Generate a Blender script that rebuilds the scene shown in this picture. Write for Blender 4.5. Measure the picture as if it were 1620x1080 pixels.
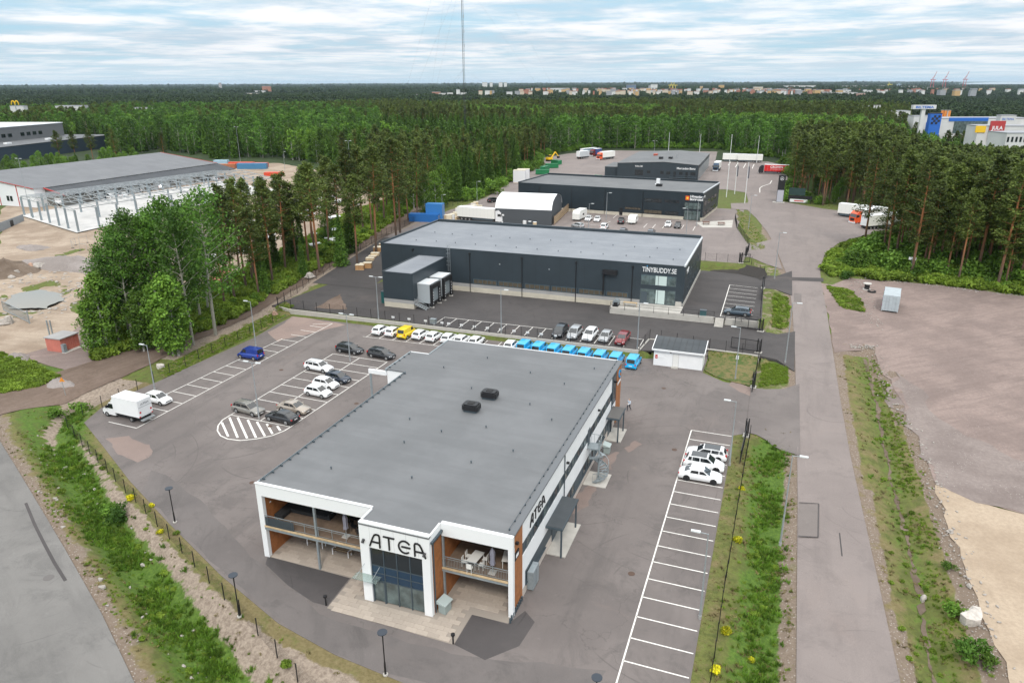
import bpy, math, random
import numpy as np
from mathutils import Vector, Matrix
from mathutils.geometry import delaunay_2d_cdt
random.seed(7); RS = np.random.RandomState(7)
SC = bpy.context.scene
COL = SC.collection
for o in list(bpy.data.objects): bpy.data.objects.remove(o)

# ---------------------------------------------------------------- camera
CAM_H = 42.0; FPX = 1150.0; HOR = 131.0; ROLL = math.radians(-0.23); YAW = math.radians(20.2)
_p = math.atan((540 - HOR) / FPX)
def _rot(v):
    c, s = math.cos(YAW), math.sin(YAW)
    return Vector((v[0]*c - v[1]*s, v[0]*s + v[1]*c, v[2]))
FW = _rot((0, math.cos(_p), -math.sin(_p)))
_rt = _rot((1, 0, 0)); _up = _rot((0, math.sin(_p), math.cos(_p)))
RT = _rt*math.cos(ROLL) + _up*math.sin(ROLL)
UP = -_rt*math.sin(ROLL) + _up*math.cos(ROLL)
cd = bpy.data.cameras.new('camera'); cam = bpy.data.objects.new('camera', cd); COL.objects.link(cam)
cd.sensor_width = 36; cd.lens = 36*FPX/1620; cd.clip_start = 0.5; cd.clip_end = 200000
cam.matrix_world = Matrix(((RT.x, UP.x, -FW.x, 0), (RT.y, UP.y, -FW.y, 0), (RT.z, UP.z, -FW.z, CAM_H), (0, 0, 0, 1)))
SC.camera = cam

# ---------------------------------------------------------------- light
SUN_EL = math.radians(48); SUN_AZ = math.radians(158)      # azimuth clockwise from +Y
W = bpy.data.worlds.new('World'); SC.world = W; W.use_nodes = True
nt = W.node_tree; nt.nodes.clear(); N = nt.nodes.new; L = nt.links.new
out = N('ShaderNodeOutputWorld'); bg = N('ShaderNodeBackground'); bg.inputs['Strength'].default_value = 0.1
sky = N('ShaderNodeTexSky'); sky.sky_type = 'NISHITA'; sky.sun_disc = False
sky.sun_elevation = SUN_EL; sky.sun_rotation = SUN_AZ; sky.air_density = 1.0; sky.dust_density = 0.6; sky.ozone_density = 1.5
tc = N('ShaderNodeTexCoord'); sep = N('ShaderNodeSeparateXYZ'); L(tc.outputs['Generated'], sep.inputs[0])
def wm(op, a, b=None, c=None):
    n = N('ShaderNodeMath'); n.operation = op
    for i, v in enumerate((a, b, c)):
        if v is None: continue
        if isinstance(v, (int, float)): n.inputs[i].default_value = v
        else: L(v, n.inputs[i])
    return n.outputs[0]
zz = wm('MAXIMUM', wm('ADD', sep.outputs['Z'], 0.035), 0.03)
cx = wm('DIVIDE', sep.outputs['X'], zz); cy = wm('DIVIDE', sep.outputs['Y'], zz)
cmb = N('ShaderNodeCombineXYZ'); L(cx, cmb.inputs[0]); L(cy, cmb.inputs[1])
def wn(vec, scale, detail, rough, off=(0, 0, 0), sc=(1, 1, 1), rot=0.0, dist=0.0):
    m = N('ShaderNodeMapping'); m.inputs['Location'].default_value = off; m.inputs['Scale'].default_value = sc
    m.inputs['Rotation'].default_value = (0, 0, rot); L(vec, m.inputs[0])
    t = N('ShaderNodeTexNoise'); t.inputs['Scale'].default_value = scale; t.inputs['Detail'].default_value = detail
    t.inputs['Roughness'].default_value = rough; t.inputs['Distortion'].default_value = dist; L(m.outputs[0], t.inputs['Vector'])
    return t.outputs['Fac']
def wr(v, a, b, lo=0.0, hi=1.0):
    n = N('ShaderNodeMapRange'); n.interpolation_type = 'SMOOTHSTEP'; L(v, n.inputs[0])
    n.inputs[1].default_value = a; n.inputs[2].default_value = b; n.inputs[3].default_value = lo; n.inputs[4].default_value = hi
    return n.outputs[0]
def wmix(f, a, b):
    n = N('ShaderNodeMix'); n.data_type = 'RGBA'
    if isinstance(f, (int, float)): n.inputs[0].default_value = f
    else: L(f, n.inputs[0])
    for i, v in ((6, a), (7, b)):
        if isinstance(v, tuple): n.inputs[i].default_value = (*v, 1)
        else: L(v, n.inputs[i])
    return n.outputs[2]
big = wn(cmb.outputs[0], 0.22, 7, 0.58, (3.1, 1.7, 0), dist=0.3)
fine = wn(cmb.outputs[0], 0.75, 9, 0.62, (7.3, 2.2, 4), dist=0.2)
shade = wn(cmb.outputs[0], 0.33, 6, 0.55, (1.3, 9.2, 8))
cov = wr(wm('ADD', wm('MULTIPLY', big, 0.5), wm('MULTIPLY', fine, 0.5)), 0.36, 0.56)
lit = wr(wm('ADD', wm('MULTIPLY', fine, 0.55), wm('MULTIPLY', shade, 0.45)), 0.40, 0.61)
clear = wmix(0.8, sky.outputs[0], (4.3, 7.0, 8.8))
cloud = wmix(lit, (5.7, 6.8, 7.8), (9.8, 9.9, 10.1))
cov = wm('MINIMUM', wm('ADD', cov, wr(sep.outputs['Z'], 0.15, 0.6, 0.0, 0.5)), 1.0)      # the cover closes overhead, as its light on the land shows
skyc = wmix(cov, clear, cloud)
skyc = wmix(wr(sep.outputs['Z'], 0.2, 0.7, 0.0, 0.6), skyc, (9.6, 9.3, 8.9))
hz = wr(sep.outputs['Z'], 0.0, 0.045, 1.0, 0.0)
skyc = wmix(wm('MULTIPLY', hz, 0.6), skyc, (7.6, 8.9, 9.7))
vmul = N('ShaderNodeVectorMath'); vmul.operation = 'SCALE'; L(skyc, vmul.inputs[0])
L(wm('ADD', 1.0, wm('MULTIPLY', wm('MAXIMUM', sep.outputs['Z'], 0.0), 1.5)), vmul.inputs['Scale'])   # overcast sky: brighter towards the zenith
L(vmul.outputs[0], bg.inputs['Color']); L(bg.outputs[0], out.inputs['Surface'])
sd = bpy.data.lights.new('sun', 'SUN'); sd.energy = 1.9; sd.angle = math.radians(12); sd.color = (1.0, 0.945, 0.87)
sun = bpy.data.objects.new('sun', sd); COL.objects.link(sun)
_d = Vector((math.sin(SUN_AZ)*math.cos(SUN_EL), math.cos(SUN_AZ)*math.cos(SUN_EL), math.sin(SUN_EL)))
sun.rotation_euler = _d.to_track_quat('Z', 'Y').to_euler(); sun.location = (0, 0, 120)
SC.view_settings.view_transform = 'Standard'; SC.view_settings.look = 'None'
SC.view_settings.exposure = -0.05; SC.view_settings.gamma = 1.0; SC.view_settings.use_curve_mapping = False
SC.cycles.max_bounces = 6; SC.cycles.diffuse_bounces = 3; SC.cycles.glossy_bounces = 3; SC.cycles.transmission_bounces = 4
SC.cycles.volume_bounces = 0; SC.cycles.transparent_max_bounces = 8

# ---------------------------------------------------------------- survey: photo pixel (1620x1080) -> place on the land
CAMP = Vector((0, 0, CAM_H))
def ray(px, py):
    return FW + RT*((px-810)/FPX) + UP*((540-py)/FPX)
def G(px, py, z=0.0):
    d = ray(px, py); t = (z - CAM_H)/d.z
    return Vector((d.x*t, d.y*t, z))
def far(px, py, D):
    d = ray(px, py); t = D/math.hypot(d.x, d.y)
    return CAMP + d*t
def poly(pts, z=0.0):
    r = []
    for p in pts:
        q = G(p[0], p[1], p[2] if len(p) > 2 else z); r.append((q.x, q.y))
    return r

# ---------------------------------------------------------------- materials
MATS = {}
def mat(name, col, rough=0.7, metal=0.0, var=0.0, scale=1.0, bump=0.0, bscale=20.0, spec=0.5, col2=None, geo=False, alpha=None, coat=0.0, rnd=0.0, trans=0.0, streak=0.0):
    if name in MATS: return MATS[name]
    m = bpy.data.materials.new(name); m.use_nodes = True; t = m.node_tree; t.nodes.clear(); N = t.nodes.new; L = t.links.new
    o = N('ShaderNodeOutputMaterial'); b = N('ShaderNodeBsdfPrincipled'); L(b.outputs[0], o.inputs[0])
    b.inputs['Roughness'].default_value = rough; b.inputs['Metallic'].default_value = metal
    b.inputs['Specular IOR Level'].default_value = spec; b.inputs['Base Color'].default_value = (*col, 1)
    if coat: b.inputs['Coat Weight'].default_value = coat; b.inputs['Coat Roughness'].default_value = 0.06
    if trans: b.inputs['Transmission Weight'].default_value = trans
    vec = None
    if var or bump or col2:
        if geo: g = N('ShaderNodeNewGeometry'); vec = g.outputs['Position']
        else: g = N('ShaderNodeTexCoord'); vec = g.outputs['Object']
    cur = None
    if var or col2:
        n1 = N('ShaderNodeTexNoise'); n1.inputs['Scale'].default_value = scale; n1.inputs['Detail'].default_value = 6; n1.inputs['Roughness'].default_value = 0.62; L(vec, n1.inputs[0])
        r = N('ShaderNodeMapRange'); L(n1.outputs[0], r.inputs[0]); r.inputs[1].default_value = 0.33; r.inputs[2].default_value = 0.67
        mx = N('ShaderNodeMix'); mx.data_type = 'RGBA'; L(r.outputs[0], mx.inputs[0])
        c2 = col2 or tuple(min(1, c*(1+var)) for c in col); c1 = col if col2 else tuple(c*(1-var) for c in col)
        mx.inputs[6].default_value = (*c1, 1); mx.inputs[7].default_value = (*c2, 1); cur = mx.outputs[2]
    if rnd:
        oi = N('ShaderNodeObjectInfo'); r = N('ShaderNodeMapRange'); L(oi.outputs['Random'], r.inputs[0]); r.inputs[3].default_value = 1-rnd; r.inputs[4].default_value = 1+rnd
        vm = N('ShaderNodeVectorMath'); vm.operation = 'SCALE'; L(r.outputs[0], vm.inputs['Scale'])
        if cur: L(cur, vm.inputs[0])
        else: vm.inputs[0].default_value = col
        cur = vm.outputs[0]
    if cur: L(cur, b.inputs['Base Color'])
    if bump:
        n2 = N('ShaderNodeTexNoise'); n2.inputs['Scale'].default_value = bscale; n2.inputs['Detail'].default_value = 4; L(vec, n2.inputs[0])
        bp = N('ShaderNodeBump'); bp.inputs['Strength'].default_value = bump; bp.inputs['Distance'].default_value = 0.05; L(n2.outputs[0], bp.inputs['Height']); L(bp.outputs[0], b.inputs['Normal'])
    MATS[name] = m; return m

class NB:
    """small node helper for the ground materials (world position based)"""
    def __init__(s, name, rough=0.9):
        s.m = bpy.data.materials.new(name); s.m.use_nodes = True; s.t = s.m.node_tree; s.t.nodes.clear()
        s.o = s.N('ShaderNodeOutputMaterial'); s.b = s.N('ShaderNodeBsdfPrincipled'); s.l(s.b.outputs[0], s.o.inputs[0])
        s.b.inputs['Roughness'].default_value = rough; s.b.inputs['Specular IOR Level'].default_value = 0.3
        s.pos = s.N('ShaderNodeNewGeometry').outputs['Position']; MATS[name] = s.m
    def N(s, k): return s.t.nodes.new(k)
    def l(s, a, b): s.t.links.new(a, b)
    def noise(s, scale, detail=5, rough=0.6, sc=(1, 1, 1), off=(0, 0, 0), rot=0.0, dist=0.0):
        m = s.N('ShaderNodeMapping'); m.inputs['Scale'].default_value = sc; m.inputs['Location'].default_value = off; r0 = s.N('ShaderNodeMapping'); r0.inputs['Rotation'].default_value = (0, 0, rot); s.l(s.pos, r0.inputs[0]); s.l(r0.outputs[0], m.inputs[0])
        n = s.N('ShaderNodeTexNoise'); n.inputs['Scale'].default_value = scale; n.inputs['Detail'].default_value = detail; n.inputs['Roughness'].default_value = rough; n.inputs['Distortion'].default_value = dist
        s.l(m.outputs[0], n.inputs[0]); return n.outputs[0]
    def vor(s, scale, feat='F1'):
        n = s.N('ShaderNodeTexVoronoi'); n.inputs['Scale'].default_value = scale; n.feature = feat; s.l(s.pos, n.inputs[0]); return n
    def rng(s, v, a, b, lo=0.0, hi=1.0):
        n = s.N('ShaderNodeMapRange'); n.interpolation_type = 'SMOOTHSTEP'; s.l(v, n.inputs[0])
        for i, x in enumerate((a, b, lo, hi)): n.inputs[i+1].default_value = x
        return n.outputs[0]
    def mix(s, f, a, b, mode='MIX'):
        n = s.N('ShaderNodeMix'); n.data_type = 'RGBA'; n.blend_type = mode
        if isinstance(f, (int, float)): n.inputs[0].default_value = f
        else: s.l(f, n.inputs[0])
        for i, v in ((6, a), (7, b)):
            if isinstance(v, tuple): n.inputs[i].default_value = (*v, 1)
            else: s.l(v, n.inputs[i])
        return n.outputs[2]
    def math(s, op, a, b=None):
        n = s.N('ShaderNodeMath'); n.operation = op
        for i, v in enumerate((a, b)):
            if v is None: continue
            if isinstance(v, (int, float)): n.inputs[i].default_value = v
            else: s.l(v, n.inputs[i])
        return n.outputs[0]
    def fin(s, col, bump=None, strength=0.3, dist=0.05):
        if isinstance(col, tuple): s.b.inputs['Base Color'].default_value = (*col, 1)
        else: s.l(col, s.b.inputs['Base Color'])
        if bump is not None:
            bp = s.N('ShaderNodeBump'); bp.inputs['Strength'].default_value = strength; bp.inputs['Distance'].default_value = dist; s.l(bump, bp.inputs['Height']); s.l(bp.outputs[0], s.b.inputs['Normal'])
        return s.m

def asphalt(name, base, light, dark, dust=0.5, rot=0.0, off=0.0, cracks=0.0, dustcol=(0.34, 0.25, 0.21)):
    k = NB(name, 0.88)
    n1 = k.noise(0.09, 5, 0.6, off=(off, off, 0)); n2 = k.noise(0.35, 6, 0.65, sc=(1, 0.12, 1), rot=rot, off=(off, 3, 0)); n3 = k.noise(30, 2, 0.5); n4 = k.noise(0.05, 7, 0.7, off=(off+9, 2, 0), dist=0.8)
    c = k.mix(k.rng(n1, 0.35, 0.65), base, light)
    c = k.mix(k.math('MULTIPLY', k.rng(n2, 0.5, 0.72), 0.55), c, dark)
    c = k.mix(k.math('MULTIPLY', k.rng(n4, 0.56, 0.72), dust), c, dustcol)
    for i_, (cs, rad, st_) in enumerate(((0.031, 3.1, 0.30), (0.043, 1.7, 0.26))):     # curved tyre tracks
        vv = k.N('ShaderNodeTexVoronoi'); vv.inputs['Scale'].default_value = cs; vv.inputs['Randomness'].default_value = 1.0; k.l(k.pos, vv.inputs['Vector'])
        md_ = k.math('MULTIPLY', vv.outputs['Distance'], rad*6.0); fr_ = k.math('FRACT', md_); ab = k.math('ABSOLUTE', k.math('SUBTRACT', fr_, 0.5))
        tk = k.math('MULTIPLY', k.rng(ab, 0.0, 0.035, 1.0, 0.0), k.rng(k.noise(0.11, 3, 0.5, off=(off+i_*7, 1, 2)), 0.55, 0.66)); c = k.mix(k.math('MULTIPLY', tk, st_+.2), c, tuple(x*0.55 for x in dark))
    n6 = k.noise(0.22, 9, 0.78, off=(off+14, 3, 0), dist=0.6); c = k.mix(k.math('MULTIPLY', k.rng(n6, 0.36, 0.5, 1.0, 0.0), 0.5), c, dark)
    n5 = k.noise(0.8, 8, 0.7, off=(off+4, 7, 0), dist=1.2)
    c = k.mix(k.math('MULTIPLY', k.rng(n5, 0.60, 0.74), 0.35), c, tuple(min(1, x*1.5) for x in light))
    if cracks:
        v = k.N('ShaderNodeTexVoronoi'); v.feature = 'DISTANCE_TO_EDGE'; v.inputs['Scale'].default_value = 0.07
        w = k.N('ShaderNodeVectorMath'); w.operation = 'ADD'; nn = k.N('ShaderNodeTexNoise'); nn.inputs['Scale'].default_value = 0.3; nn.inputs['Detail'].default_value = 5; k.l(k.pos, nn.inputs[0])
        sc = k.N('ShaderNodeVectorMath'); sc.operation = 'SCALE'; sc.inputs['Scale'].default_value = 9.0; k.l(nn.outputs['Color'], sc.inputs[0]); k.l(k.pos, w.inputs[0]); k.l(sc.outputs[0], w.inputs[1]); k.l(w.outputs[0], v.inputs['Vector'])
        c = k.mix(k.rng(v.outputs['Distance'], 0.0, 0.006, cracks, 0.0), c, tuple(x*0.45 for x in dark))
    c = k.mix(0.22, c, k.mix(k.rng(n3, 0.35, 0.65), tuple(x*0.6 for x in base), tuple(x*1.5 for x in light)))
    return k.fin(c, n3, 0.12, 0.02)

A_LOT = asphalt('asphalt_lot', (0.130, 0.114, 0.109), (0.176, 0.154, 0.146), (0.080, 0.073, 0.071), 0.30, 0.0, 0, 0.35)
A_ROAD = asphalt('asphalt_road', (0.192, 0.164, 0.155), (0.230, 0.197, 0.185), (0.142, 0.123, 0.117), 0.18, 0.0, 20, 0.0)
A_HWY = asphalt('asphalt_highway', (0.148, 0.142, 0.136), (0.195, 0.187, 0.178), (0.095, 0.092, 0.089), 0.05, -1.09, 31, 0.0)
A_DARK = asphalt('asphalt_fresh', (0.058, 0.054, 0.054), (0.08, 0.073, 0.072), (0.042, 0.04, 0.041), 0.16, 1.5, 47, 0.0)
A_NEW = asphalt('asphalt_new_patch', (0.068, 0.062, 0.062), (0.09, 0.081, 0.08), (0.052, 0.048, 0.048), 0.10, 1.5, 57, 0.0)
def earth(name, a, b, stones=0.0, tracks=None, grass=0.0, stonecol=(0.42, 0.37, 0.35)):
    k = NB(name, 0.95)
    n1 = k.noise(0.12, 6, 0.65); n2 = k.noise(2.5, 6, 0.75); n3 = k.noise(0.5, 7, 0.7, off=(5, 5, 5))
    c = k.mix(k.rng(n1, 0.38, 0.62), a, b)
    c = k.mix(k.math('MULTIPLY', k.rng(n2, 0.3, 0.7), 0.4), c, tuple(x*0.6 for x in a))
    if tracks is not None:
        t = k.noise(0.9, 4, 0.5, sc=(1, 0.12, 1), rot=tracks, dist=1.5); c = k.mix(k.math('MULTIPLY', k.rng(t, 0.45, 0.65), 0.3), c, tuple(x*0.65 for x in a))
    if stones:
        v = k.vor(3.5); c = k.mix(k.math('MULTIPLY', k.rng(k.noise(0.3, 5, 0.7, off=(8, 1, 0)), 0.45, 0.6), k.rng(v.outputs['Distance'], 0.12, 0.2, stones, 0.0)), c, stonecol)
    if grass: c = k.mix(k.math('MULTIPLY', k.rng(n3, 0.52, 0.62), grass), c, (0.06, 0.085, 0.025))
    return k.fin(c, n2, 0.5, 0.08)
M_GRAVEL = earth('gravel_pink', (0.215, 0.166, 0.150), (0.29, 0.224, 0.20), 0.7, 0.9)
M_SAND = earth('sand_pale', (0.36, 0.28, 0.205), (0.45, 0.36, 0.27), 0.2)
M_SITE = earth('site_earth', (0.29, 0.222, 0.165), (0.42, 0.34, 0.265), 0.5, 1.4)
M_TRACK = earth('track_earth', (0.135, 0.096, 0.073), (0.19, 0.14, 0.112), 0.3, 0.12)
M_SHOULDER = earth('shoulder_gravel', (0.25, 0.19, 0.16), (0.33, 0.25, 0.21), 0.8, None, 0.5)
M_EMBANK = earth('dark_bank_earth', (0.04, 0.036, 0.033), (0.052, 0.046, 0.042), 0.2)
M_PILE = earth('heap_gravel', (0.24, 0.21, 0.195), (0.30, 0.265, 0.25), 0.6)
M_COARSE = earth('coarse_gravel', (0.20, 0.163, 0.150), (0.27, 0.226, 0.208), 0.85, None, 0.0, (0.44, 0.40, 0.375))
M_SOIL = earth('heap_soil', (0.12, 0.088, 0.065), (0.2, 0.155, 0.12), 0.5)
C_WHITE = mat('white_panel', (0.80, 0.81, 0.82), 0.5, var=0.03, scale=0.7)
C_WHITEB = mat('white_metal', (0.78, 0.79, 0.80), 0.45)
C_OR = mat('orange_wood_cladding', (0.33, 0.125, 0.042), 0.6, var=0.22, scale=2.2)
C_DARK = mat('anthracite_panel', (0.030, 0.042, 0.052), 0.45, var=0.08, scale=0.4)
C_DARK3 = mat('blueblack_panel', (0.017, 0.027, 0.035), 0.4, var=0.1, scale=0.4)
C_TRIM = mat('slate_trim', (0.055, 0.075, 0.09), 0.5)
C_SPAN = mat('blue_spandrel', (0.02, 0.045, 0.08), 0.25)
C_GREY = mat('galvanised_grey', (0.30, 0.34, 0.36), 0.45, 0.35, var=0.1, scale=3)
C_STEEL = mat('galvanised_steel', (0.42, 0.45, 0.47), 0.4, 0.5)
C_CONC = mat('concrete', (0.44, 0.42, 0.385), 0.85, var=0.12, scale=0.5, bump=0.2)
C_CONC2 = mat('concrete_grey', (0.33, 0.325, 0.32), 0.85, var=0.08, scale=0.5)
C_CREAM = mat('concrete_cream', (0.50, 0.46, 0.38), 0.85, var=0.1, scale=0.6)
C_PINK = mat('plinth_pinkish', (0.50, 0.44, 0.39), 0.85, var=0.06, scale=1)
C_BLACK = mat('black_metal', (0.012, 0.012, 0.014), 0.5)
C_RUB = mat('black_rubber', (0.02, 0.02, 0.021), 0.85)
C_LINE = mat('road_paint_white', (0.72, 0.70, 0.66), 0.7, var=0.18, scale=3.0)
C_GLASS = mat('dark_window_glass', (0.018, 0.024, 0.028), 0.06, spec=0.8)
C_GLASSL = mat('pale_window_glass', (0.09, 0.12, 0.12), 0.08, var=0.5, scale=0.8, spec=0.8)
C_GLASSB = mat('brown_window_film', (0.095, 0.08, 0.06), 0.2, var=0.2, scale=2)
C_CARG = mat('car_glass', (0.014, 0.018, 0.02), 0.05, spec=0.9, coat=0.5)
C_DECK = mat('wood_deck', (0.17, 0.12, 0.085), 0.75, var=0.18, scale=2)
C_WOOD = mat('pale_timber', (0.50, 0.37, 0.22), 0.8, var=0.2, scale=2)
C_RED = mat('red_paint', (0.55, 0.03, 0.025), 0.4)
C_RIM = mat('wheel_rim_metal', (0.45, 0.46, 0.47), 0.3, 0.7)
C_TAIL = mat('tail_light_red', (0.45, 0.01, 0.012), 0.2)
C_HEAD = mat('headlight_clear', (0.6, 0.62, 0.65), 0.1, 0.3)
C_PLATE = mat('number_plate_white', (0.7, 0.7, 0.7), 0.5)

def roofmat(name, a, b, rib=None, patch=0.0):
    k = NB(name, 0.7)
    c = k.mix(k.rng(k.noise(0.15, 6, 0.65), 0.35, 0.65), a, b)
    n = k.noise(0.6, 6, 0.65, sc=(0.10, 1, 1), rot=0.05); c = k.mix(k.math('MULTIPLY', k.rng(n, 0.42, 0.62), 0.3), c, tuple(x*0.82 for x in a))
    n = k.noise(1.1, 6, 0.7, off=(3, 4, 5)); c = k.mix(k.math('MULTIPLY', k.rng(n, 0.6, 0.75), 0.3), c, tuple(x*1.3 for x in b))
    bmp = k.noise(25, 2)
    if rib:
        w = k.N('ShaderNodeTexWave'); w.inputs['Scale'].default_value = rib[0]; w.bands_direction = rib[1]; k.l(k.pos, w.inputs[0])
        c = k.mix(k.rng(w.outputs['Fac'], 0.0, 0.12, 0.35, 0.0), c, tuple(x*0.5 for x in a))
    return k.fin(c, bmp, 0.08, 0.02)
R_ATEA = roofmat('roof_felt_grey', (0.142, 0.147, 0.153), (0.168, 0.173, 0.18), patch=0)
R_B2 = roofmat('roof_membrane_blue', (0.20, 0.216, 0.24), (0.24, 0.256, 0.28), patch=0)
R_B3 = roofmat('roof_membrane_grey', (0.13, 0.135, 0.14), (0.16, 0.164, 0.168))
R_SHED = roofmat('roof_felt_dark', (0.055, 0.063, 0.07), (0.075, 0.083, 0.09))

# ---------------------------------------------------------------- mesh builder
def tag(o, label=None, cat=None, group=None, kind=None):
    if label: o['label'] = label
    if cat: o['category'] = cat
    if group: o['group'] = group
    if kind: o['kind'] = kind
    return o
def obj(name, me, parent=None, m=None):
    o = bpy.data.objects.new(name, me); COL.objects.link(o)
    if parent: o.parent = parent
    if m and me is not None and not me.materials: me.materials.append(m)
    return o
def empty(name, loc=(0, 0, 0), rz=0.0, label=None, cat=None, group=None, parent=None):
    o = bpy.data.objects.new(name, None); COL.objects.link(o); o.location = loc; o.rotation_euler = (0, 0, rz); o.empty_display_size = 0.3
    if parent: o.parent = parent
    return tag(o, label, cat, group)
class MB:
    def __init__(s): s.v = []; s.f = []
    def add(s, vs, fs):
        b = len(s.v); s.v += [tuple(v) for v in vs]; s.f += [tuple(i+b for i in f) for f in fs]; return s
    def box(s, x0, y0, z0, x1, y1, z1):
        x0, x1 = min(x0, x1), max(x0, x1); y0, y1 = min(y0, y1), max(y0, y1); z0, z1 = min(z0, z1), max(z0, z1)
        return s.add([(x0, y0, z0), (x1, y0, z0), (x1, y1, z0), (x0, y1, z0), (x0, y0, z1), (x1, y0, z1), (x1, y1, z1), (x0, y1, z1)],
                     [(0, 3, 2, 1), (4, 5, 6, 7), (0, 1, 5, 4), (1, 2, 6, 5), (2, 3, 7, 6), (3, 0, 4, 7)])
    def quad(s, a, b, c, d): return s.add([a, b, c, d], [(0, 1, 2, 3)])
    def prism(s, pts, z0, z1):
        n = len(pts)
        ar = sum(pts[i][0]*pts[(i+1) % n][1]-pts[(i+1) % n][0]*pts[i][1] for i in range(n))
        if ar < 0: pts = pts[::-1]
        zz0 = z0 if isinstance(z0, (list, tuple)) else [z0]*n; zz1 = z1 if isinstance(z1, (list, tuple)) else [z1]*n
        vs = [(p[0], p[1], z) for p, z in zip(pts, zz0)]+[(p[0], p[1], z) for p, z in zip(pts, zz1)]
        return s.add(vs, [tuple(range(n))[::-1], tuple(range(n, 2*n))]+[(i, (i+1) % n, n+(i+1) % n, n+i) for i in range(n)])
    def tube(s, a, b, r, r2=None, n=8, cap=True):
        a = Vector(a); b = Vector(b); r2 = r if r2 is None else r2; d = (b-a)
        if d.length < 1e-6: return s
        d.normalize(); u = d.orthogonal().normalized(); w = d.cross(u)
        vs = []
        for p, rr in ((a, r), (b, r2)):
            for i in range(n):
                t = 2*math.pi*i/n; vs.append(p+u*math.cos(t)*rr+w*math.sin(t)*rr)
        fs = [(i, (i+1) % n, n+(i+1) % n, n+i) for i in range(n)]
        if cap: fs += [tuple(range(n))[::-1], tuple(range(n, 2*n))]
        return s.add(vs, fs)
    def bar(s, a, b, w, h=None):
        h = h or w; a = Vector(a); b = Vector(b); d = (b-a).normalized(); up = Vector((0, 0, 1)) if abs(d.z) < 0.95 else Vector((0, 1, 0))
        u = d.cross(up).normalized()*w/2; v = u.cross(d).normalized()*h/2
        vs = [a-u-v, a+u-v, a+u+v, a-u+v, b-u-v, b+u-v, b+u+v, b-u+v]
        return s.add(vs, [(0, 1, 2, 3), (7, 6, 5, 4), (0, 4, 5, 1), (1, 5, 6, 2), (2, 6, 7, 3), (3, 7, 4, 0)])
    def mesh(s, name, m=None, smooth=False):
        me = bpy.data.meshes.new(name); me.from_pydata([tuple(v) for v in s.v], [], s.f); me.validate(); me.update()
        if m: me.materials.append(m)
        if smooth: me.polygons.foreach_set('use_smooth', [True]*len(me.polygons))
        return me
    def build(s, name, m, parent=None, smooth=False): return obj(name, s.mesh(name, m, smooth), parent)
def box(name, m, parent, *a): return MB().box(*a).build(name, m, parent)
SH = {}
def shared(key, fn):
    if key not in SH: SH[key] = fn()
    return SH[key]
def place(name, me, parent, loc, rz=0.0, scale=None):
    o = obj(name, me, parent); o.location = loc; o.rotation_euler = (0, 0, rz)
    if scale: o.scale = scale
    return o
def text_mesh(txt, size, depth, m, bold=0.0):
    cu = bpy.data.curves.new('lettering', 'FONT'); cu.body = txt; cu.size = size; cu.extrude = depth; cu.offset = bold; cu.align_x = 'CENTER'
    o = bpy.data.objects.new('lettering', cu); COL.objects.link(o); dg = bpy.context.evaluated_depsgraph_get()
    me = bpy.data.meshes.new_from_object(o.evaluated_get(dg)); bpy.data.objects.remove(o); me.materials.clear(); me.materials.append(m); return me
def wall_text(txt, size, m, parent, loc, rz=0.0, width=None, bold=0.0, name='sign_lettering', depth=0.04):
    me = text_mesh(txt, size, depth, m, bold); o = obj(name, me, parent); o.location = loc; o.rotation_euler = (math.pi/2, 0, rz)
    if width: xs = [v.co.x for v in me.vertices]; w = max(xs)-min(xs); o.scale = (width/w, 1, 1)
    return o
# ---------------------------------------------------------------- land form
def T(Y): return np.clip((np.asarray(Y, float)-103)*0.036, 0, 3.4)
def sdf(poly_, X, Y):
    """signed distance to a polygon (negative inside)"""
    P = np.array(poly_, float); Q = np.roll(P, -1, 0); d = np.full(X.shape, 1e18); ins = np.zeros(X.shape, bool)
    for (ax, ay), (bx, by) in zip(P, Q):
        ex, ey = bx-ax, by-ay; wx, wy = X-ax, Y-ay; t = np.clip((wx*ex+wy*ey)/(ex*ex+ey*ey+1e-12), 0, 1)
        d = np.minimum(d, (wx-ex*t)**2+(wy-ey*t)**2)
        c = ((ay <= Y) & (by > Y)) | ((by <= Y) & (ay > Y))
        with np.errstate(divide='ignore', invalid='ignore'): xi = ax+(Y-ay)/(by-ay+1e-30)*(bx-ax)
        ins ^= c & (X < xi)
    d = np.sqrt(d); return np.where(ins, -d, d)
def pdist(line, X, Y):
    P = np.array(line, float); d = np.full(X.shape, 1e18)
    for (ax, ay), (bx, by) in zip(P[:-1], P[1:]):
        ex, ey = bx-ax, by-ay; wx, wy = X-ax, Y-ay; t = np.clip((wx*ex+wy*ey)/(ex*ex+ey*ey+1e-12), 0, 1)
        d = np.minimum(d, (wx-ex*t)**2+(wy-ey*t)**2)
    return np.sqrt(d)
def sstep(d, a, b):
    t = np.clip((d-a)/(b-a), 0, 1); return t*t*(3-2*t)
LOT1 = poly([(133, 668), (160, 645), (205, 622), (257, 600), (295, 582), (400, 535), (440, 512), (468, 498)]) + [(-88.0, 111.2), (-50, 110.9), (-19.0, 110.8), (-18.4, 117), (-16.2, 115.7), (-8.2, 115.3), (-8.3, 107.2), (-5.0, 104.6), (-0.9, 103.6), (-0.6, 88.2), (-2.3, 87.0), (-2.3, 30), (-2.3, 14), (-16, 22), (-24, 29)] + poly([(780, 1120), (640, 1080), (530, 1035), (440, 985), (350, 910), (268, 828), (205, 760), (165, 708)])
LOT2 = [(-90, 111.0), (-19.0, 111.0), (-8.4, 114.9), (-0.3, 114.9), (-0.3, 129.4), (-27.0, 129.4), (-27.0, 134.6), (-79.0, 134.6), (-79.0, 129.4), (-90, 129.4)]
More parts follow.
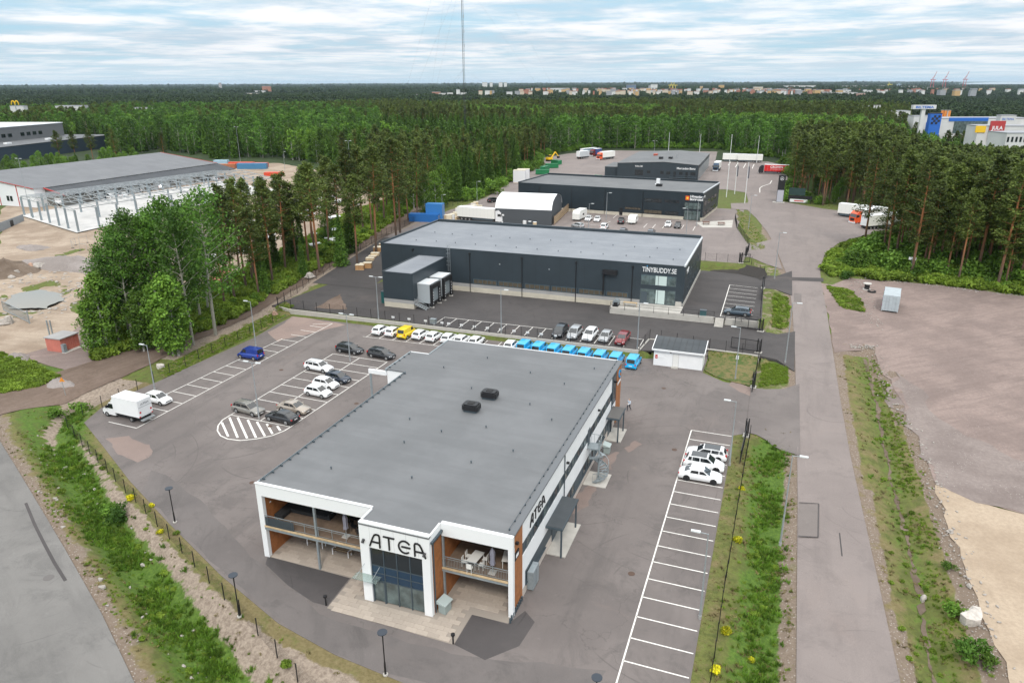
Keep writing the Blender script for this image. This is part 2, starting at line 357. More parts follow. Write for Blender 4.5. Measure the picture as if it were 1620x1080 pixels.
LOT2[0] = (-91.5, 112.2)
LOT2L = [(-94, 129.4), (-79, 129.4), (-79, 168), (-98, 168)]
PLAT = [(-27.8, 129.5), (-2.3, 129.5), (-0.8, 132), (-1.6, 164.5), (-79, 166), (-79, 134.3), (-27.8, 134.3)]
LOT3 = [(-98, 168.5), (-6.5, 168.5), (-6.0, 188), (-10.6, 212), (-10.6, 238), (-10.6, 245), (-92, 248), (-100, 215)]
DITCH_L = poly([(150, 655), (180, 700), (245, 785), (300, 850), (345, 915), (420, 990), (520, 1060), (640, 1120), (760, 1180)])
DITCH_L = poly([(120, 640), (100, 705), (147, 787), (187, 849), (222, 884), (275, 951), (320, 1013), (370, 1075), (430, 1140)])
DITCH_R1 = poly([(1222, 705), (1218, 760), (1215, 850), (1205, 980), (1198, 1080), (1190, 1200)])
DITCH_R2 = poly([(1366, 565), (1392, 650), (1425, 800), (1460, 950), (1487, 1080), (1510, 1200)])
HWY = poly([(0, 698), (20, 730), (49, 778), (102, 867), (160, 969), (213, 1080), (250, 1170)]) + [(-55, 5), (-150, 50), (-132, 82)]
POND = poly([(5, 478), (30, 462), (70, 456), (98, 468), (94, 478), (60, 488), (30, 490), (8, 488)], 0.0)
def height(X, Y):
    X = np.asarray(X, float); Y = np.asarray(Y, float); h = T(Y)
    h = h + 0.25*np.sin(X*0.11+1)*np.sin(Y*0.13) * np.clip((np.abs(X+50)-80)/60, 0, 1) * (X > -170)
    d = pdist(DITCH_L, X, Y); h = h-1.9*np.exp(-(d/3.4)**2)
    d = pdist(DITCH_R1, X, Y); h = h-0.9*np.exp(-(d/2.0)**2)
    d = pdist(DITCH_R2, X, Y); h = h-0.8*np.exp(-(d/1.8)**2)
    d = sdf(HWY, X, Y); h = h*(sstep(d, 0.5, 4)) + (-0.0)*(1-sstep(d, 0.5, 4))
    for P, z in ((LOT1, 0.0), (PLAT, 2.1), (LOT3, 3.4)):
        d = sdf(P, X, Y); w = 1-sstep(d, 0.9, 4.5); h = h*(1-w)+z*w
    d = sdf(LOT2L, X, Y); w = 1-sstep(d, 0.9, 4.5); h = h*(1-w)+np.clip(1+(Y-129.4)*0.0622, 1, 3.4)*w
    d = sdf(LOT2, X, Y); w = 1-sstep(d, 0.3, 1.5); h = h*(1-w)+1.0*w
    h = np.where(Y < 110.75, np.where(sdf(LOT1, X, Y) < 0.5, 0.0, h), h)
    d = sdf(POND, X, Y); h = h-0.9*(1-sstep(d, -1.5, 3))
    az = np.degrees(np.arctan2(X, np.maximum(Y, 1)))+20.2; D = np.hypot(X, Y)
    return h-np.clip((D-205)/260, 0, 1)*13*sstep(az, 25, 31)          # land falls away under the right-hand forest
def H1(x, y): return float(height(np.array([x]), np.array([y]))[0])
def ground_pt(px, py, it=4):
    z = 0.0
    for _ in range(it+4):
        p = G(px, py, z); z = H1(p.x, p.y)
    return Vector((p.x, p.y, z))
# flat slabs of asphalt
def slab(name, pts, z, m, kind='structure', th=0.25, jitter=0.0):
    o = MB().prism(pts, z-th, z).build(name, m); tag(o, kind=kind); return o
def drape(name, pts, m, off=0.05, step=2.0, rough=0.0, fn=None, kind='structure', parent=None):
    fn = fn or height
    bnd = []
    n = len(pts)
    for i in range(n):
        a = Vector(pts[i]); b = Vector(pts[(i+1) % n]); k = max(1, int((b-a).length/(step*0.8)))
        for j in range(k):
            q = a.lerp(b, j/k)
            if rough:
                u = (i*7.3+q.x*0.35, q.y*0.35); q = q+Vector((math.sin(u[0]*1.3)+math.sin(u[1]*2.1+u[0])*.7, math.cos(u[1]*1.7)+math.sin(u[0]*2.6+1)*.7))*rough*.8+Vector((random.uniform(-1, 1), random.uniform(-1, 1)))*min(rough, .18)
            bnd.append(q)
    xs = [p.x for p in bnd]; ys = [p.y for p in bnd]
    gx, gy = np.meshgrid(np.arange(min(xs)+step/2, max(xs), step), np.arange(min(ys)+step/2, max(ys), step))
    P = np.array([(p.x, p.y) for p in bnd]); d = sdf(P, gx.ravel(), gy.ravel()); ok = d < -step*0.4
    inner = [Vector((x, y)) for x, y in zip(gx.ravel()[ok], gy.ravel()[ok])]
    vs, _, fs, *_r = delaunay_2d_cdt(bnd+inner, [], [list(range(len(bnd)))], 1, 1e-4)
    X = np.array([v.x for v in vs]); Y = np.array([v.y for v in vs]); Z = fn(X, Y)+off
    me = bpy.data.meshes.new(name); me.from_pydata(list(zip(X.tolist(), Y.tolist(), Z.tolist())), [], fs); me.update()
    # normals up
    if len(me.polygons) and sum(p.normal.z*p.area for p in me.polygons) < 0: me.flip_normals()
    me.polygons.foreach_set('use_smooth', [True]*len(me.polygons))
    o = obj(name, me, parent, m)
    if not parent: tag(o, kind=kind)
    return o
ROAD = poly([(1255, 1170), (1260, 1080), (1262, 800), (1261, 690)]) + poly([(1258, 565, 0.6), (1254, 490, 1.6), (1247, 440, 2.2), (1232, 405, 2.75), (1214, 368, 3.3), (1196, 345, 3.4), (1180, 330, 3.4), (1184, 318, 3.4), (1180, 305, 3.4), (1150, 300, 3.4), (1120, 300, 3.4), (1110, 285, 3.4), (1128, 255, 3.4), (1215, 256, 3.4), (1243, 262, 3.4), (1247, 290, 3.4), (1232, 318, 3.4), (1300, 330, 3.4), (1340, 335, 3.4), (1400, 345, 3.4), (1425, 360, 3.2), (1372, 372, 3.2), (1325, 388, 2.95), (1304, 405, 2.75), (1297, 425, 2.4), (1299, 447, 2.1), (1308, 490, 1.6), (1318, 560, 0.6), (1345, 720), (1385, 900), (1425, 1080), (1450, 1180)])
YARD = poly([(1299, 447, 2.1), (1315, 450, 2.1), (1345, 440, 2.3), (1400, 445, 2.2), (1480, 452, 2.1), (1560, 462, 2.0), (1660, 475, 1.9), (1800, 520, 1.2), (1900, 800, 0), (1620, 812, 0), (1482, 770, 0), (1465, 715, 0), (1430, 640, 0.2), (1400, 590, 0.5), (1382, 550, 0.7), (1318, 556, 0.7), (1308, 490, 1.5)])
SANDR = poly([(1480, 768), (1620, 812), (1900, 860), (1900, 1300), (1640, 1200), (1600, 1080), (1548, 950), (1508, 850)])
SITE = poly([(-150, 420, 0), (0, 400, 1), (0, 335, 2), (60, 300, 3), (200, 262, 3.4), (340, 262, 3.4), (440, 258, 3.4), (560, 280, 3.4), (625, 330, 3.2), (640, 350, 2.9), (600, 372, 2.6), (520, 395, 2.0), (420, 420, 1.3), (360, 440, 1.0), (250, 450, 0.8), (155, 462, 0.5), (110, 480, 0), (150, 540, 0), (60, 562, 0), (0, 575, 0), (-150, 600, 0)])
TRACK = poly([(-60, 700), (0, 625), (60, 612), (130, 590), (200, 565), (300, 520), (400, 475, 0.6), (470, 440, 1.2), (540, 405, 1.9), (600, 375, 2.5), (650, 350, 3.0), (672, 335, 3.2), (700, 318, 3.4), (690, 312, 3.4), (655, 328, 3.2), (610, 355, 2.9), (560, 380, 2.4), (505, 402, 1.8), (440, 428, 1.3), (370, 462, 0.6), (290, 500, 0.2), (205, 528), (170, 523), (148, 522), (118, 528), (60, 540), (20, 548), (10, 575), (-60, 600)])
TRACK = poly([(-80, 690), (-20, 665), (30, 648), (75, 640), (140, 618), (205, 592), (240, 575), (300, 545), (352, 520), (410, 493, 0.3), (470, 455, 1.0), (540, 413, 1.8), (600, 385, 2.4), (640, 362, 2.9), (680, 335, 3.3), (672, 328, 3.3), (620, 352, 2.9), (560, 383, 2.3), (480, 415, 1.6), (400, 452, 0.9), (330, 487, 0.3), (270, 512), (215, 540), (185, 556), (120, 580), (60, 600), (0, 622), (-80, 650)])
EDGE = poly([(1238, 300), (1256, 320), (1300, 327), (1345, 331), (1420, 334), (1462, 352), (1425, 378), (1384, 394), (1390, 408), (1418, 416), (1441, 438), (1500, 441), (1544, 447), (1577, 456), (1620, 460)], 3.2) + [(150, 125), (260, -60), (-400, -60), (-420, 60)] + poly([(-120, 300), (0, 268), (140, 250), (262, 238), (345, 252), (440, 250), (520, 262), (600, 300), (640, 322), (690, 322), (735, 318), (775, 302), (812, 284), (846, 262), (852, 249), (895, 240), (960, 235), (1135, 236), (1190, 246), (1248, 252)], 3.4)
HARD = poly([(77, 550), (40, 560), (60, 575), (110, 588), (140, 590), (205, 560), (200, 548), (165, 530), (140, 520), (128, 515)])
def build_ground():
    def axis(a, b, st, lim0, lim1):
        c = list(np.arange(a, b, st)); s = st; x = a
        lo = []
        while x > lim0: s *= 1.35; x -= s; lo.append(x)
        hi = []; s = st; x = c[-1]
        while x < lim1: s *= 1.35; x += s; hi.append(x)
        return np.array(lo[::-1]+c+hi)
    xs = axis(-240, 70, .72, -70000, 70000); ys = axis(-10, 300, .72, -20000, 90000)
    X, Y = np.meshgrid(xs, ys); Z = height(X, Y)
    hole = np.full(X.shape, 1e9)
    for P in (LOT1, LOT2, LOT2L, PLAT, LOT3, HWY, ROAD): hole = np.minimum(hole, sdf(P, X, Y))
    Z = Z-0.03-0.35*(1-sstep(hole, -2.6, -1.3))
    Z = np.where(sdf(LOT2, X, Y) < 0, -0.25, Z); Z = np.where((sdf([(-16.5, 107), (-8, 107), (0, 103), (0, 116), (-8.2, 116.4), (-16.5, 117)], X, Y) < 0), -0.06, Z)
    rg = RS.rand(*X.shape); Z += (rg-0.5)*0.10*np.clip(hole/2, 0, 1)*(np.abs(X) < 300)
    # land falls gently towards the town and the sea
    D = np.hypot(X, Y); Z -= np.clip((D-500)/2500, 0, 1)*8
    ny, nx = X.shape; V = np.stack([X, Y, Z], -1).reshape(-1, 3)
    i = np.arange(nx*(ny-1)).reshape(ny-1, nx)[:, :-1]; F = np.stack([i, i+1, i+1+nx, i+nx], -1).reshape(-1, 4)
    me = bpy.data.meshes.new('ground'); me.vertices.add(len(V)); me.vertices.foreach_set('co', V.ravel())
    me.loops.add(F.size); me.loops.foreach_set('vertex_index', F.ravel()); me.polygons.add(len(F))
    me.polygons.foreach_set('loop_start', np.arange(0, F.size, 4)); me.polygons.foreach_set('loop_total', np.full(len(F), 4)); me.update(); me.validate()
    me.polygons.foreach_set('use_smooth', [True]*len(me.polygons))
    # zones: r = lushness of grass, g = bare earth, b = stones
    r = np.full(X.shape, 0.62); g = np.zeros(X.shape); b = np.zeros(X.shape)
    dl = pdist(DITCH_L, X, Y); fl = sdf(LOT1, X, Y); hw = sdf(HWY, X, Y)
    left = (X < -20) & (Y < 75) & (dl < 30)
    r = np.where(left, 0.22+0.78*np.exp(-(dl/2.9)**2), r)
    r = np.where(left & (hw < fl), np.maximum(r, .42+.38*np.clip((hw-1.3)/1.8, 0, 1)), r)
    bank = left & (fl < hw)
    g = np.where(bank, np.clip((dl-1.0)/1.0, 0, 1)*np.clip((fl-.9)/.8, 0, 1)*0.8, g)
    b = np.where(left & (hw < 3.5), 1-hw/3.5, b); g = np.where(left & (hw < 4.0), 0.72-hw*.24, g)
    for DL, w, lo_, am in ((DITCH_R1, 3.4, .50, 1.0), (DITCH_R2, 2.8, .44, .66)):
        dd = pdist(DL, X, Y); nr = dd < 9; rd = sdf(ROAD, X, Y)
        r = np.where(nr, np.maximum(lo_, am*np.exp(-(dd/w)**2)), r)
        g = np.where(nr & (rd < 1.3), 0.6, g); b = np.where(nr & (rd < 2.4), 0.8, b)
    dd = pdist(DITCH_R2, X, Y); yd = np.minimum(sdf(YARD, X, Y), sdf(SANDR, X, Y)); g = np.where((dd < 9) & (yd < 1.6), 0.9, g); b = np.where((dd < 9) & (yd < 2), 1.0, b)
    tr = sdf(TRACK, X, Y); g = np.where((tr < 5) & (Y > 84) & (X < -70) & (X > -125), np.maximum(g, 0.75*np.clip(1-(tr-1)/4, 0, 1)), g)
    rr = sdf(ROAD, X, Y); m2 = (X < 6) & (X > -4) & (Y > 103) & (Y < 240); g = np.where(m2, 0.35+0.5*np.clip(1-rr/1.6, 0, 1), g); b = np.where(m2, np.clip(1.3-rr/2, 0, 1), b)
    for a0, a1 in (((-93, 166), (-8, 168.5)),): pass
    fr = ((Y > 300) | (X < -250) | (X > 60)).astype(float)
    r = np.where(fr > 0, 0.8, r)
    ca = me.color_attributes.new('zone', 'FLOAT_COLOR', 'POINT'); arr = np.ones((V.shape[0], 4)); arr[:, 0] = r.ravel(); arr[:, 1] = g.ravel(); arr[:, 2] = b.ravel(); ca.data.foreach_set('color', arr.ravel())
    k = NB('ground_cover', 0.95)
    at = k.N('ShaderNodeAttribute'); at.attribute_name = 'zone'; sp = k.N('ShaderNodeSeparateColor'); k.l(at.outputs['Color'], sp.inputs[0])
    n1 = k.noise(0.45, 8, 0.72); n2 = k.noise(3.0, 6, 0.75); n3 = k.noise(0.12, 6, 0.65, off=(4, 4, 0)); n4 = k.noise(0.9, 8, 0.75, off=(9, 3, 0))
    lush = k.mix(k.rng(n2, 0.3, 0.7), (0.045, 0.092, 0.012), (0.105, 0.175, 0.026)); dry = k.mix(k.rng(n2, 0.3, 0.7), (0.13, 0.105, 0.045), (0.21, 0.17, 0.085))
    mid = k.mix(k.rng(n4, 0.4, 0.6), (0.085, 0.10, 0.026), (0.14, 0.15, 0.042))
    f1 = k.rng(k.math('ADD', sp.outputs[0], k.math('MULTIPLY', k.math('SUBTRACT', n1, 0.5), 1.6)), 0.25, 0.6); f2 = k.rng(k.math('ADD', sp.outputs[0], k.math('MULTIPLY', k.math('SUBTRACT', n4, 0.5), 1.4)), 0.55, 0.85)
    c = k.mix(f1, dry, mid); c = k.mix(f2, c, lush)
    earthc = k.mix(k.rng(n2, 0.3, 0.7), (0.175, 0.135, 0.105), (0.34, 0.28, 0.225))
    v = k.vor(4.0); st = k.mix(k.rng(v.outputs['Distance'], 0.1, 0.3), (0.42, 0.39, 0.37), (0.16, 0.12, 0.09))
    earthc = k.mix(k.math('MULTIPLY', sp.outputs[2], 0.8), earthc, st)
    ge = k.rng(k.math('ADD', sp.outputs[1], k.math('MULTIPLY', k.math('SUBTRACT', n1, 0.5), 1.5)), 0.35, 0.55)
    c = k.mix(ge, c, earthc)
    # open land far away: woods and fields too far to tell a tree
    ln = k.N('ShaderNodeVectorMath'); ln.operation = 'LENGTH'; k.l(k.pos, ln.inputs[0]); fd = k.rng(ln.outputs['Value'], 240, 420)
    w1 = k.noise(0.02, 8, 0.7); fl_ = k.mix(k.rng(w1, 0.35, 0.65), (0.018, 0.032, 0.012), (0.035, 0.055, 0.018))
    c = k.mix(fd, c, fl_)
    me.materials.append(k.fin(c, n2, 0.8, 0.12))
    return tag(obj('ground', me), kind='structure')
build_ground()
slab('car_park', LOT1, 0.0, A_LOT)
slab('loading_yard', LOT2, 1.0, A_DARK)
drape('loading_yard_ramp', LOT2L, A_DARK, 0.03, 3)
slab('upper_car_park', [(-15, 129.5)]+PLAT[1:4]+[(-15, 165)], 2.1, A_DARK)
slab('terrace', [(-27.8, 129.5), (-15, 129.5), (-15, 134.3), (-27.8, 134.3)], 2.12, C_CONC)
slab('rear_car_park', LOT3, 3.4, A_ROAD)
drape('main_road', ROAD, A_ROAD, 0.05, 2.5)
drape('highway', HWY, A_HWY, 0.06, 3)
drape('gravel_yard', YARD, M_GRAVEL, 0.03, 2.5, 0.35)
drape('sand_ground', SANDR, M_SAND, 0.035, 2.0, 0.35)
drape('construction_ground', SITE, M_SITE, 0.04, 4, 0.5)
drape('dirt_track', TRACK, M_TRACK, 0.06, 2, 0.25)
drape('gravel_hardstanding', HARD, M_GRAVEL, 0.045, 2, 0.3)
def driveway(pts, m=A_ROAD, off=0.07, name='driveway'):
    return drape(name, pts, m, off, 1.5, fn=lambda X, Y: height(X, Y))
driveway([(-1.0, 103.5), (-0.9, 88.4), (0.5, 88.0), (3.6, 86.0), (5.6, 84.0), (5.6, 107.0), (3.5, 104.5), (1, 103.6)], A_LOT)
def ramp(name, pts, zs, m):   # pts quads from lot edge (z) to the road
    mb = MB(); mb.prism(pts, [z-0.4 for z in zs], zs); return tag(mb.build(name, m), kind='structure')
ramp('driveway', [(-0.3, 114.9), (2.2, 114.6), (4.9, 111.5), (4.9, 129.5), (2.0, 127.0), (-0.3, 127.8)], [1.02, 0.85, 0.39, 1.03, 1.0, 1.02], A_DARK)
ramp('driveway', [(-1.4, 153.0), (1.0, 153.4), (4.3, 150.5), (4.1, 169), (1.0, 164.2), (-1.6, 164.2)], [2.12, 2.05, 1.8, 2.45, 2.2, 2.12], A_DARK)
driveway(poly([(1174, 388, 3.4), (1178, 407, 3.3), (1205, 412, 3.1), (1238, 426, 2.5), (1222, 380, 3.2), (1198, 384, 3.4)]))
driveway(poly([(1156, 322, 3.4), (1157, 331, 3.4), (1192, 333, 3.4), (1190, 321, 3.4)]), off=0.09)
REAR = poly([(956, 292), (880, 290), (800, 300), (786, 290), (842, 268), (858, 252), (900, 243), (960, 238), (1130, 240), (1128, 262), (1110, 300), (1150, 300), (1140, 318), (1157, 325), (900, 300)], 3.4)
REAR = poly([(1150, 300), (955, 300), (760, 345), (690, 352), (722, 330), (770, 312), (805, 290), (850, 262), (858, 250), (900, 243), (960, 238), (1135, 240), (1130, 262)], 3.4)
drape('rear_yard', REAR, A_ROAD, 0.035, 4)
# new asphalt patches, one sheet above the lot
def patch(name, pts, z, m, parent=None):
    n = len(pts); me = bpy.data.meshes.new(name); ar = sum(pts[i][0]*pts[(i+1) % n][1]-pts[(i+1) % n][0]*pts[i][1] for i in range(n))
    if ar < 0: pts = pts[::-1]
    me.from_pydata([(p[0], p[1], z) for p in pts], [], [tuple(range(n))]); o = obj(name, me, parent, m)
    if not parent: tag(o, kind='structure')
    return o
patch('asphalt_patch', poly([(424, 878), (553, 914), (518, 958), (495, 952), (455, 925), (420, 892)]), 0.006, A_NEW)
patch('asphalt_patch', [(-20.4, 45.6), (-17.2, 45.5), (-16.4, 47.5), (-15.2, 46.5), (-15.5, 43.5), (-17.5, 41.2), (-20.4, 41.9)], 0.006, A_NEW)
drape('asphalt_patch', poly([(1264, 795), (1295, 797), (1294, 850), (1263, 848)]), asphalt('asphalt_old_patch', (0.16, 0.14, 0.13), (0.19, 0.165, 0.155), (0.12, 0.105, 0.1), 0.1), 0.06, 2)
drape('asphalt_patch', poly([(1240, 438, 2.25), (1302, 440, 2.25), (1303, 446, 2.15), (1242, 443, 2.2)]), A_DARK, 0.062, 2)
drape('asphalt_patch', poly([(1256, 463, 1.9), (1268, 464, 1.9), (1268, 477, 1.8), (1256, 476, 1.8)]), A_LOT, 0.062, 2)
A_DRIVE = asphalt('asphalt_drive', (0.112, 0.100, 0.097), (0.15, 0.134, 0.129), (0.076, 0.070, 0.068), 0.12, -0.6, 77, 0.0)
drape('asphalt_drive_strip', poly([(240, 742), (262, 752), (300, 781), (345, 822), (400, 880), (455, 930), (510, 972), (600, 1004), (715, 1036), (860, 1052), (955, 1062), (935, 1100), (800, 1110), (700, 1086), (600, 1058), (535, 1034), (445, 986), (355, 912), (272, 828), (225, 776)]), A_DRIVE, 0.0035, 2, .2, fn=lambda X, Y: X*0)
A_SP = asphalt('asphalt_pink_dust', (0.19, 0.145, 0.128), (0.235, 0.18, 0.16), (0.13, 0.11, 0.10), 0.2, 0, 91)
for q in ([(168, 694), (200, 690), (236, 704), (240, 722), (215, 730), (190, 716)], [(905, 800), (935, 762), (948, 768), (925, 800), (900, 818)], [(955, 728), (972, 712), (982, 716), (962, 742), (948, 744)], [(1160, 580+20), (1195, 618), (1192, 628), (1150, 608)], [(990, 708), (1008, 697), (1012, 702), (996, 716)]):
    drape('gravel_spill', poly(q), A_SP, 0.0055, 1.0, .3, fn=lambda X, Y: X*0)
drape('coarse_gravel', poly([(1398, 600, .4), (1425, 592, .4), (1475, 640, .1), (1545, 700), (1640, 735), (1640, 812), (1560, 790), (1486, 768), (1455, 712), (1418, 640, .2)]), M_COARSE, 0.05, 2.0, .9)
CH = DITCH_R2[:-1]; w_ = .17; drape('ditch_channel', [(a-w_, b) for a, b in CH]+[(a+w_, b) for a, b in CH[::-1]], M_SOIL, 0.02, 1.0, .16)
# dirty pinkish spill areas of gravel on the back corner
drape('gravel_spill', poly([(466, 499), (548, 512), (520, 522), (480, 530), (440, 540), (425, 525)]), asphalt('asphalt_dusty', (0.24, 0.18, 0.16), (0.30, 0.23, 0.20), (0.17, 0.14, 0.13), 0.3), 0.006, 2, 0.5, fn=lambda X, Y: X*0)
drape('gravel_spill', poly([(540, 465, 1), (545, 490, 1), (495, 487, 1)]), M_TRACK, 0.008, 1.5, 0.4, fn=lambda X, Y: X*0+1)
# puddle
pd = NB('pond_water', 0.08); pd.b.inputs['Specular IOR Level'].default_value = 0.7; pd.fin((0.20, 0.18, 0.14))
drape('pond_water', poly([(9, 476), (18, 468), (30, 463), (50, 459), (70, 457), (86, 461), (96, 468), (92, 478), (76, 485), (60, 487), (30, 489), (10, 486)], -0.25), MATS['pond_water'], -.25, .9, .9, fn=lambda X, Y: X*0)
# ---------------------------------------------------------------- painted lines
def line(mb, a, b, w=0.12, z=0.01, fn=None):
    a = Vector((a[0], a[1])); b = Vector((b[0], b[1])); d = (b-a).normalized(); n = Vector((-d.y, d.x))*w/2
    za = z if fn is None else fn(a.x, a.y)+z; zb = z if fn is None else fn(b.x, b.y)+z
    mb.quad((*(a-n), za), (*(b-n), zb), (*(b+n), zb), (*(a+n), za))
def lerp(a, b, t): return (a[0]+(b[0]-a[0])*t, a[1]+(b[1]-a[1])*t)
def g2(px, py, z=0.0): p = G(px, py, z); return (p.x, p.y)
m = MB()
# left column of stalls
si = [216, 240, 264, 286, 307, 328, 348, 367, 387, 404, 421, 437.5, 453, 468, 482, 496, 510, 526]
A0, A1 = g2(216, 677), g2(526, 511.5); B0, B1 = g2(172, 667), g2(490, 515)
L1 = math.dist(A0, A1); L2 = math.dist(B0, B1)
ln2 = lerp(B0, B1, 1.0)
line(m, A0, A1); line(m, lerp(B0, B1, 0.06), lerp(B0, B1, 0.82))
for i in range(18):
    t = i/17; line(m, lerp(A0, A1, t), lerp(B0, B1, t*L1/L2 if t*L1/L2 <= 1.02 else 1.02))
# central double row
C0, C1 = g2(365, 656), g2(527, 559.5); D0, D1 = g2(460, 675), g2(612.5, 572.5)
line(m, C0, C1); line(m, D0, D1); line(m, lerp(C0, D0, .5), lerp(C1, D1, .5))
for i in range(10): line(m, lerp(C0, C1, i/9), lerp(D0, D1, i/9))
ov = [(365, 656), (352, 664), (345, 673), (344, 681), (349, 689), (360, 694), (380, 696.5), (405, 694), (430, 689), (450, 681), (460, 675)]
pts = [Vector(g2(*q)) for q in ov]
for a, b in zip(pts[:-1], pts[1:]): line(m, a, b, 0.16)
for q in ((351, 668, 361, 690), (363, 660, 376, 692), (376, 660, 391, 693), (392, 664, 405, 692), (406.5, 667, 419, 689.5), (422, 670, 431, 686), (438.5, 673.5, 443.5, 681)):
    line(m, g2(q[0], q[1]), g2(q[2], q[3]), 0.28)
# right column of stalls
x0 = -7.45; y0 = 86.7
line(m, (x0, y0), (x0, 18), 0.13)
for i in range(27): line(m, (x0, y0-2.62*i), (x0+5.0, y0-2.62*i-0.05))
# back row
for i in range(19):
    x = -65.8+2.6*i; line(m, (x, 104.6), (x+0.1, 109.9))
line(m, (-66.5, 104.5), (-18.2, 104.5), 0.1)
m.build('parking_lines', C_LINE, bpy.data.objects['car_park'])
m = MB()
for i in range(16):
    x = -56.2+2.47*i
    if x < -18.8: line(m, (x, 111.9), (x, 116.6), z=1.01)
line(m, (-56.2, 116.6), (-19.2, 116.6), z=1.01)
m.build('parking_lines', C_LINE, bpy.data.objects['loading_yard'])
m = MB()
line(m, (-8.0, 153.6), (-7.9, 130.6), 0.14, 2.11)
for i in range(9): line(m, (-8.0, 153.6-2.85*i), (-2.4, 153.0-2.8*i), 0.11, 2.11)
m.build('parking_lines', C_LINE, bpy.data.objects['upper_car_park'])
m = MB()
for a in ((970, 345, 976, 340), (990, 352, 998, 345), (1004, 352, 1010, 345), (1018, 360, 1024, 354), (1032, 361, 1037, 355), (1048, 361, 1052, 356), (1078, 362, 1082, 356), (1096, 365, 1100, 358)):
    line(m, g2(a[0], a[1], 3.4), g2(a[2], a[3], 3.4), 0.14, 3.41)
line(m, g2(905, 352, 3.4), g2(952, 357, 3.4), 0.12, 3.41); line(m, g2(952, 357, 3.4), g2(966, 350, 3.4), 0.12, 3.41)
m.build('parking_lines', C_LINE, bpy.data.objects['rear_car_park'])
m = MB()
for a in ((1202, 305, 1202, 298), (1202, 298, 1206, 295), (1206, 295, 1218, 291), (1218, 291, 1221, 286), (1152, 262, 1156, 256), (1163, 265, 1168, 258), (1176, 266, 1180, 259), (1190, 267, 1193, 260)):
    line(m, g2(a[0], a[1], 3.4), g2(a[2], a[3], 3.4), 0.3, 3.47)
m.build('lane_markings', C_LINE, bpy.data.objects['main_road'])
m = MB(); q = [g2(1264, 795), g2(1295, 797), g2(1294, 850), g2(1263, 848)]
for i in (0, 1, 2): line(m, q[i], q[i+1], .14, .066)
m.build('tar_seam', A_NEW, bpy.data.objects['main_road'])
# drain covers
for px, py, z in ((445, 585, 0), (564, 638, 0), (1050, 614, 0), (1067, 711, 0), (999, 907, 0), (427, 674, 0), (399, 763, 0)):
    p = G(px, py, z); o = MB().tube((0, 0, 0.004), (0, 0, 0.02), 0.32, n=16).build('drain_cover', mat('iron_cover', (0.09, 0.055, 0.04), 0.8), bpy.data.objects['car_park']); o.location = p
p = G(77, 914); o = MB().tube((0, 0, 0.06), (0, 0, 0.075), 0.45, n=20).build('manhole_cover', mat('iron_worn', (0.13, 0.12, 0.115), 0.8), bpy.data.objects['highway']); o.location = p
m = MB(); ps = [g2(*q) for q in ((41, 796), (55, 830), (70, 860), (86, 890), (104, 919))]
for a, b in zip(ps[:-1], ps[1:]): line(m, a, b, 0.28, 0.068)
m.build('tar_seam', A_NEW, bpy.data.objects['highway'])
m = MB(); line(m, g2(1328, 843), g2(1332, 880), 0.12, 0.058); m.build('tar_seam', A_DARK, bpy.data.objects['main_road'])
# ================================================================ buildings
def pane_y(parent, x0, x1, y, z0, z1, d=-1, fr=0.06, gl=None, fm=None, cols=1, name='window', proud=0.05):
    """window on a wall facing -Y (d=-1) or +Y: frame ring, panes behind it"""
    fm = fm or C_TRIM; gl = gl or C_GLASS
    mb = MB(); a, b = y, y+d*proud
    mb.box(x0, a, z0, x1, b, z0+fr); mb.box(x0, a, z1-fr, x1, b, z1)
    n = cols; w = (x1-x0)/n
    for i in range(n+1):
        xx = x0+w*i; xa = max(x0, xx-fr/2); xb = min(x1, xx+fr/2)
        if i == 0: xb = x0+fr
        if i == n: xa = x1-fr
        mb.box(xa, a, z0+fr, xb, b, z1-fr)
    o = mb.build(name, fm, parent)
    for i in range(n):
        box('pane', gl, o, x0+w*i+fr/2, y+d*0.004, z0+fr*.8, x0+w*(i+1)-fr/2, y+d*proud*0.45, z1-fr*.8)
    return o
def pane_x(parent, y0, y1, x, z0, z1, d=1, fr=0.06, gl=None, fm=None, cols=1, name='window', proud=0.05):
    fm = fm or C_TRIM; gl = gl or C_GLASS
    mb = MB(); a, b = x, x+d*proud
    mb.box(a, y0, z0, b, y1, z0+fr); mb.box(a, y0, z1-fr, b, y1, z1)
    n = cols; w = (y1-y0)/n
    for i in range(n+1):
        yy = y0+w*i; ya = max(y0, yy-fr/2); yb = min(y1, yy+fr/2)
        if i == 0: yb = y0+fr
        if i == n: ya = y1-fr
        mb.box(a, ya, z0+fr, b, yb, z1-fr)
    o = mb.build(name, fm, parent)
    for i in range(n):
        box('pane', gl, o, x+d*0.004, y0+w*i+fr/2, z0+fr*.8, x+d*proud*0.45, y0+w*(i+1)-fr/2, z1-fr*.8)
    return o
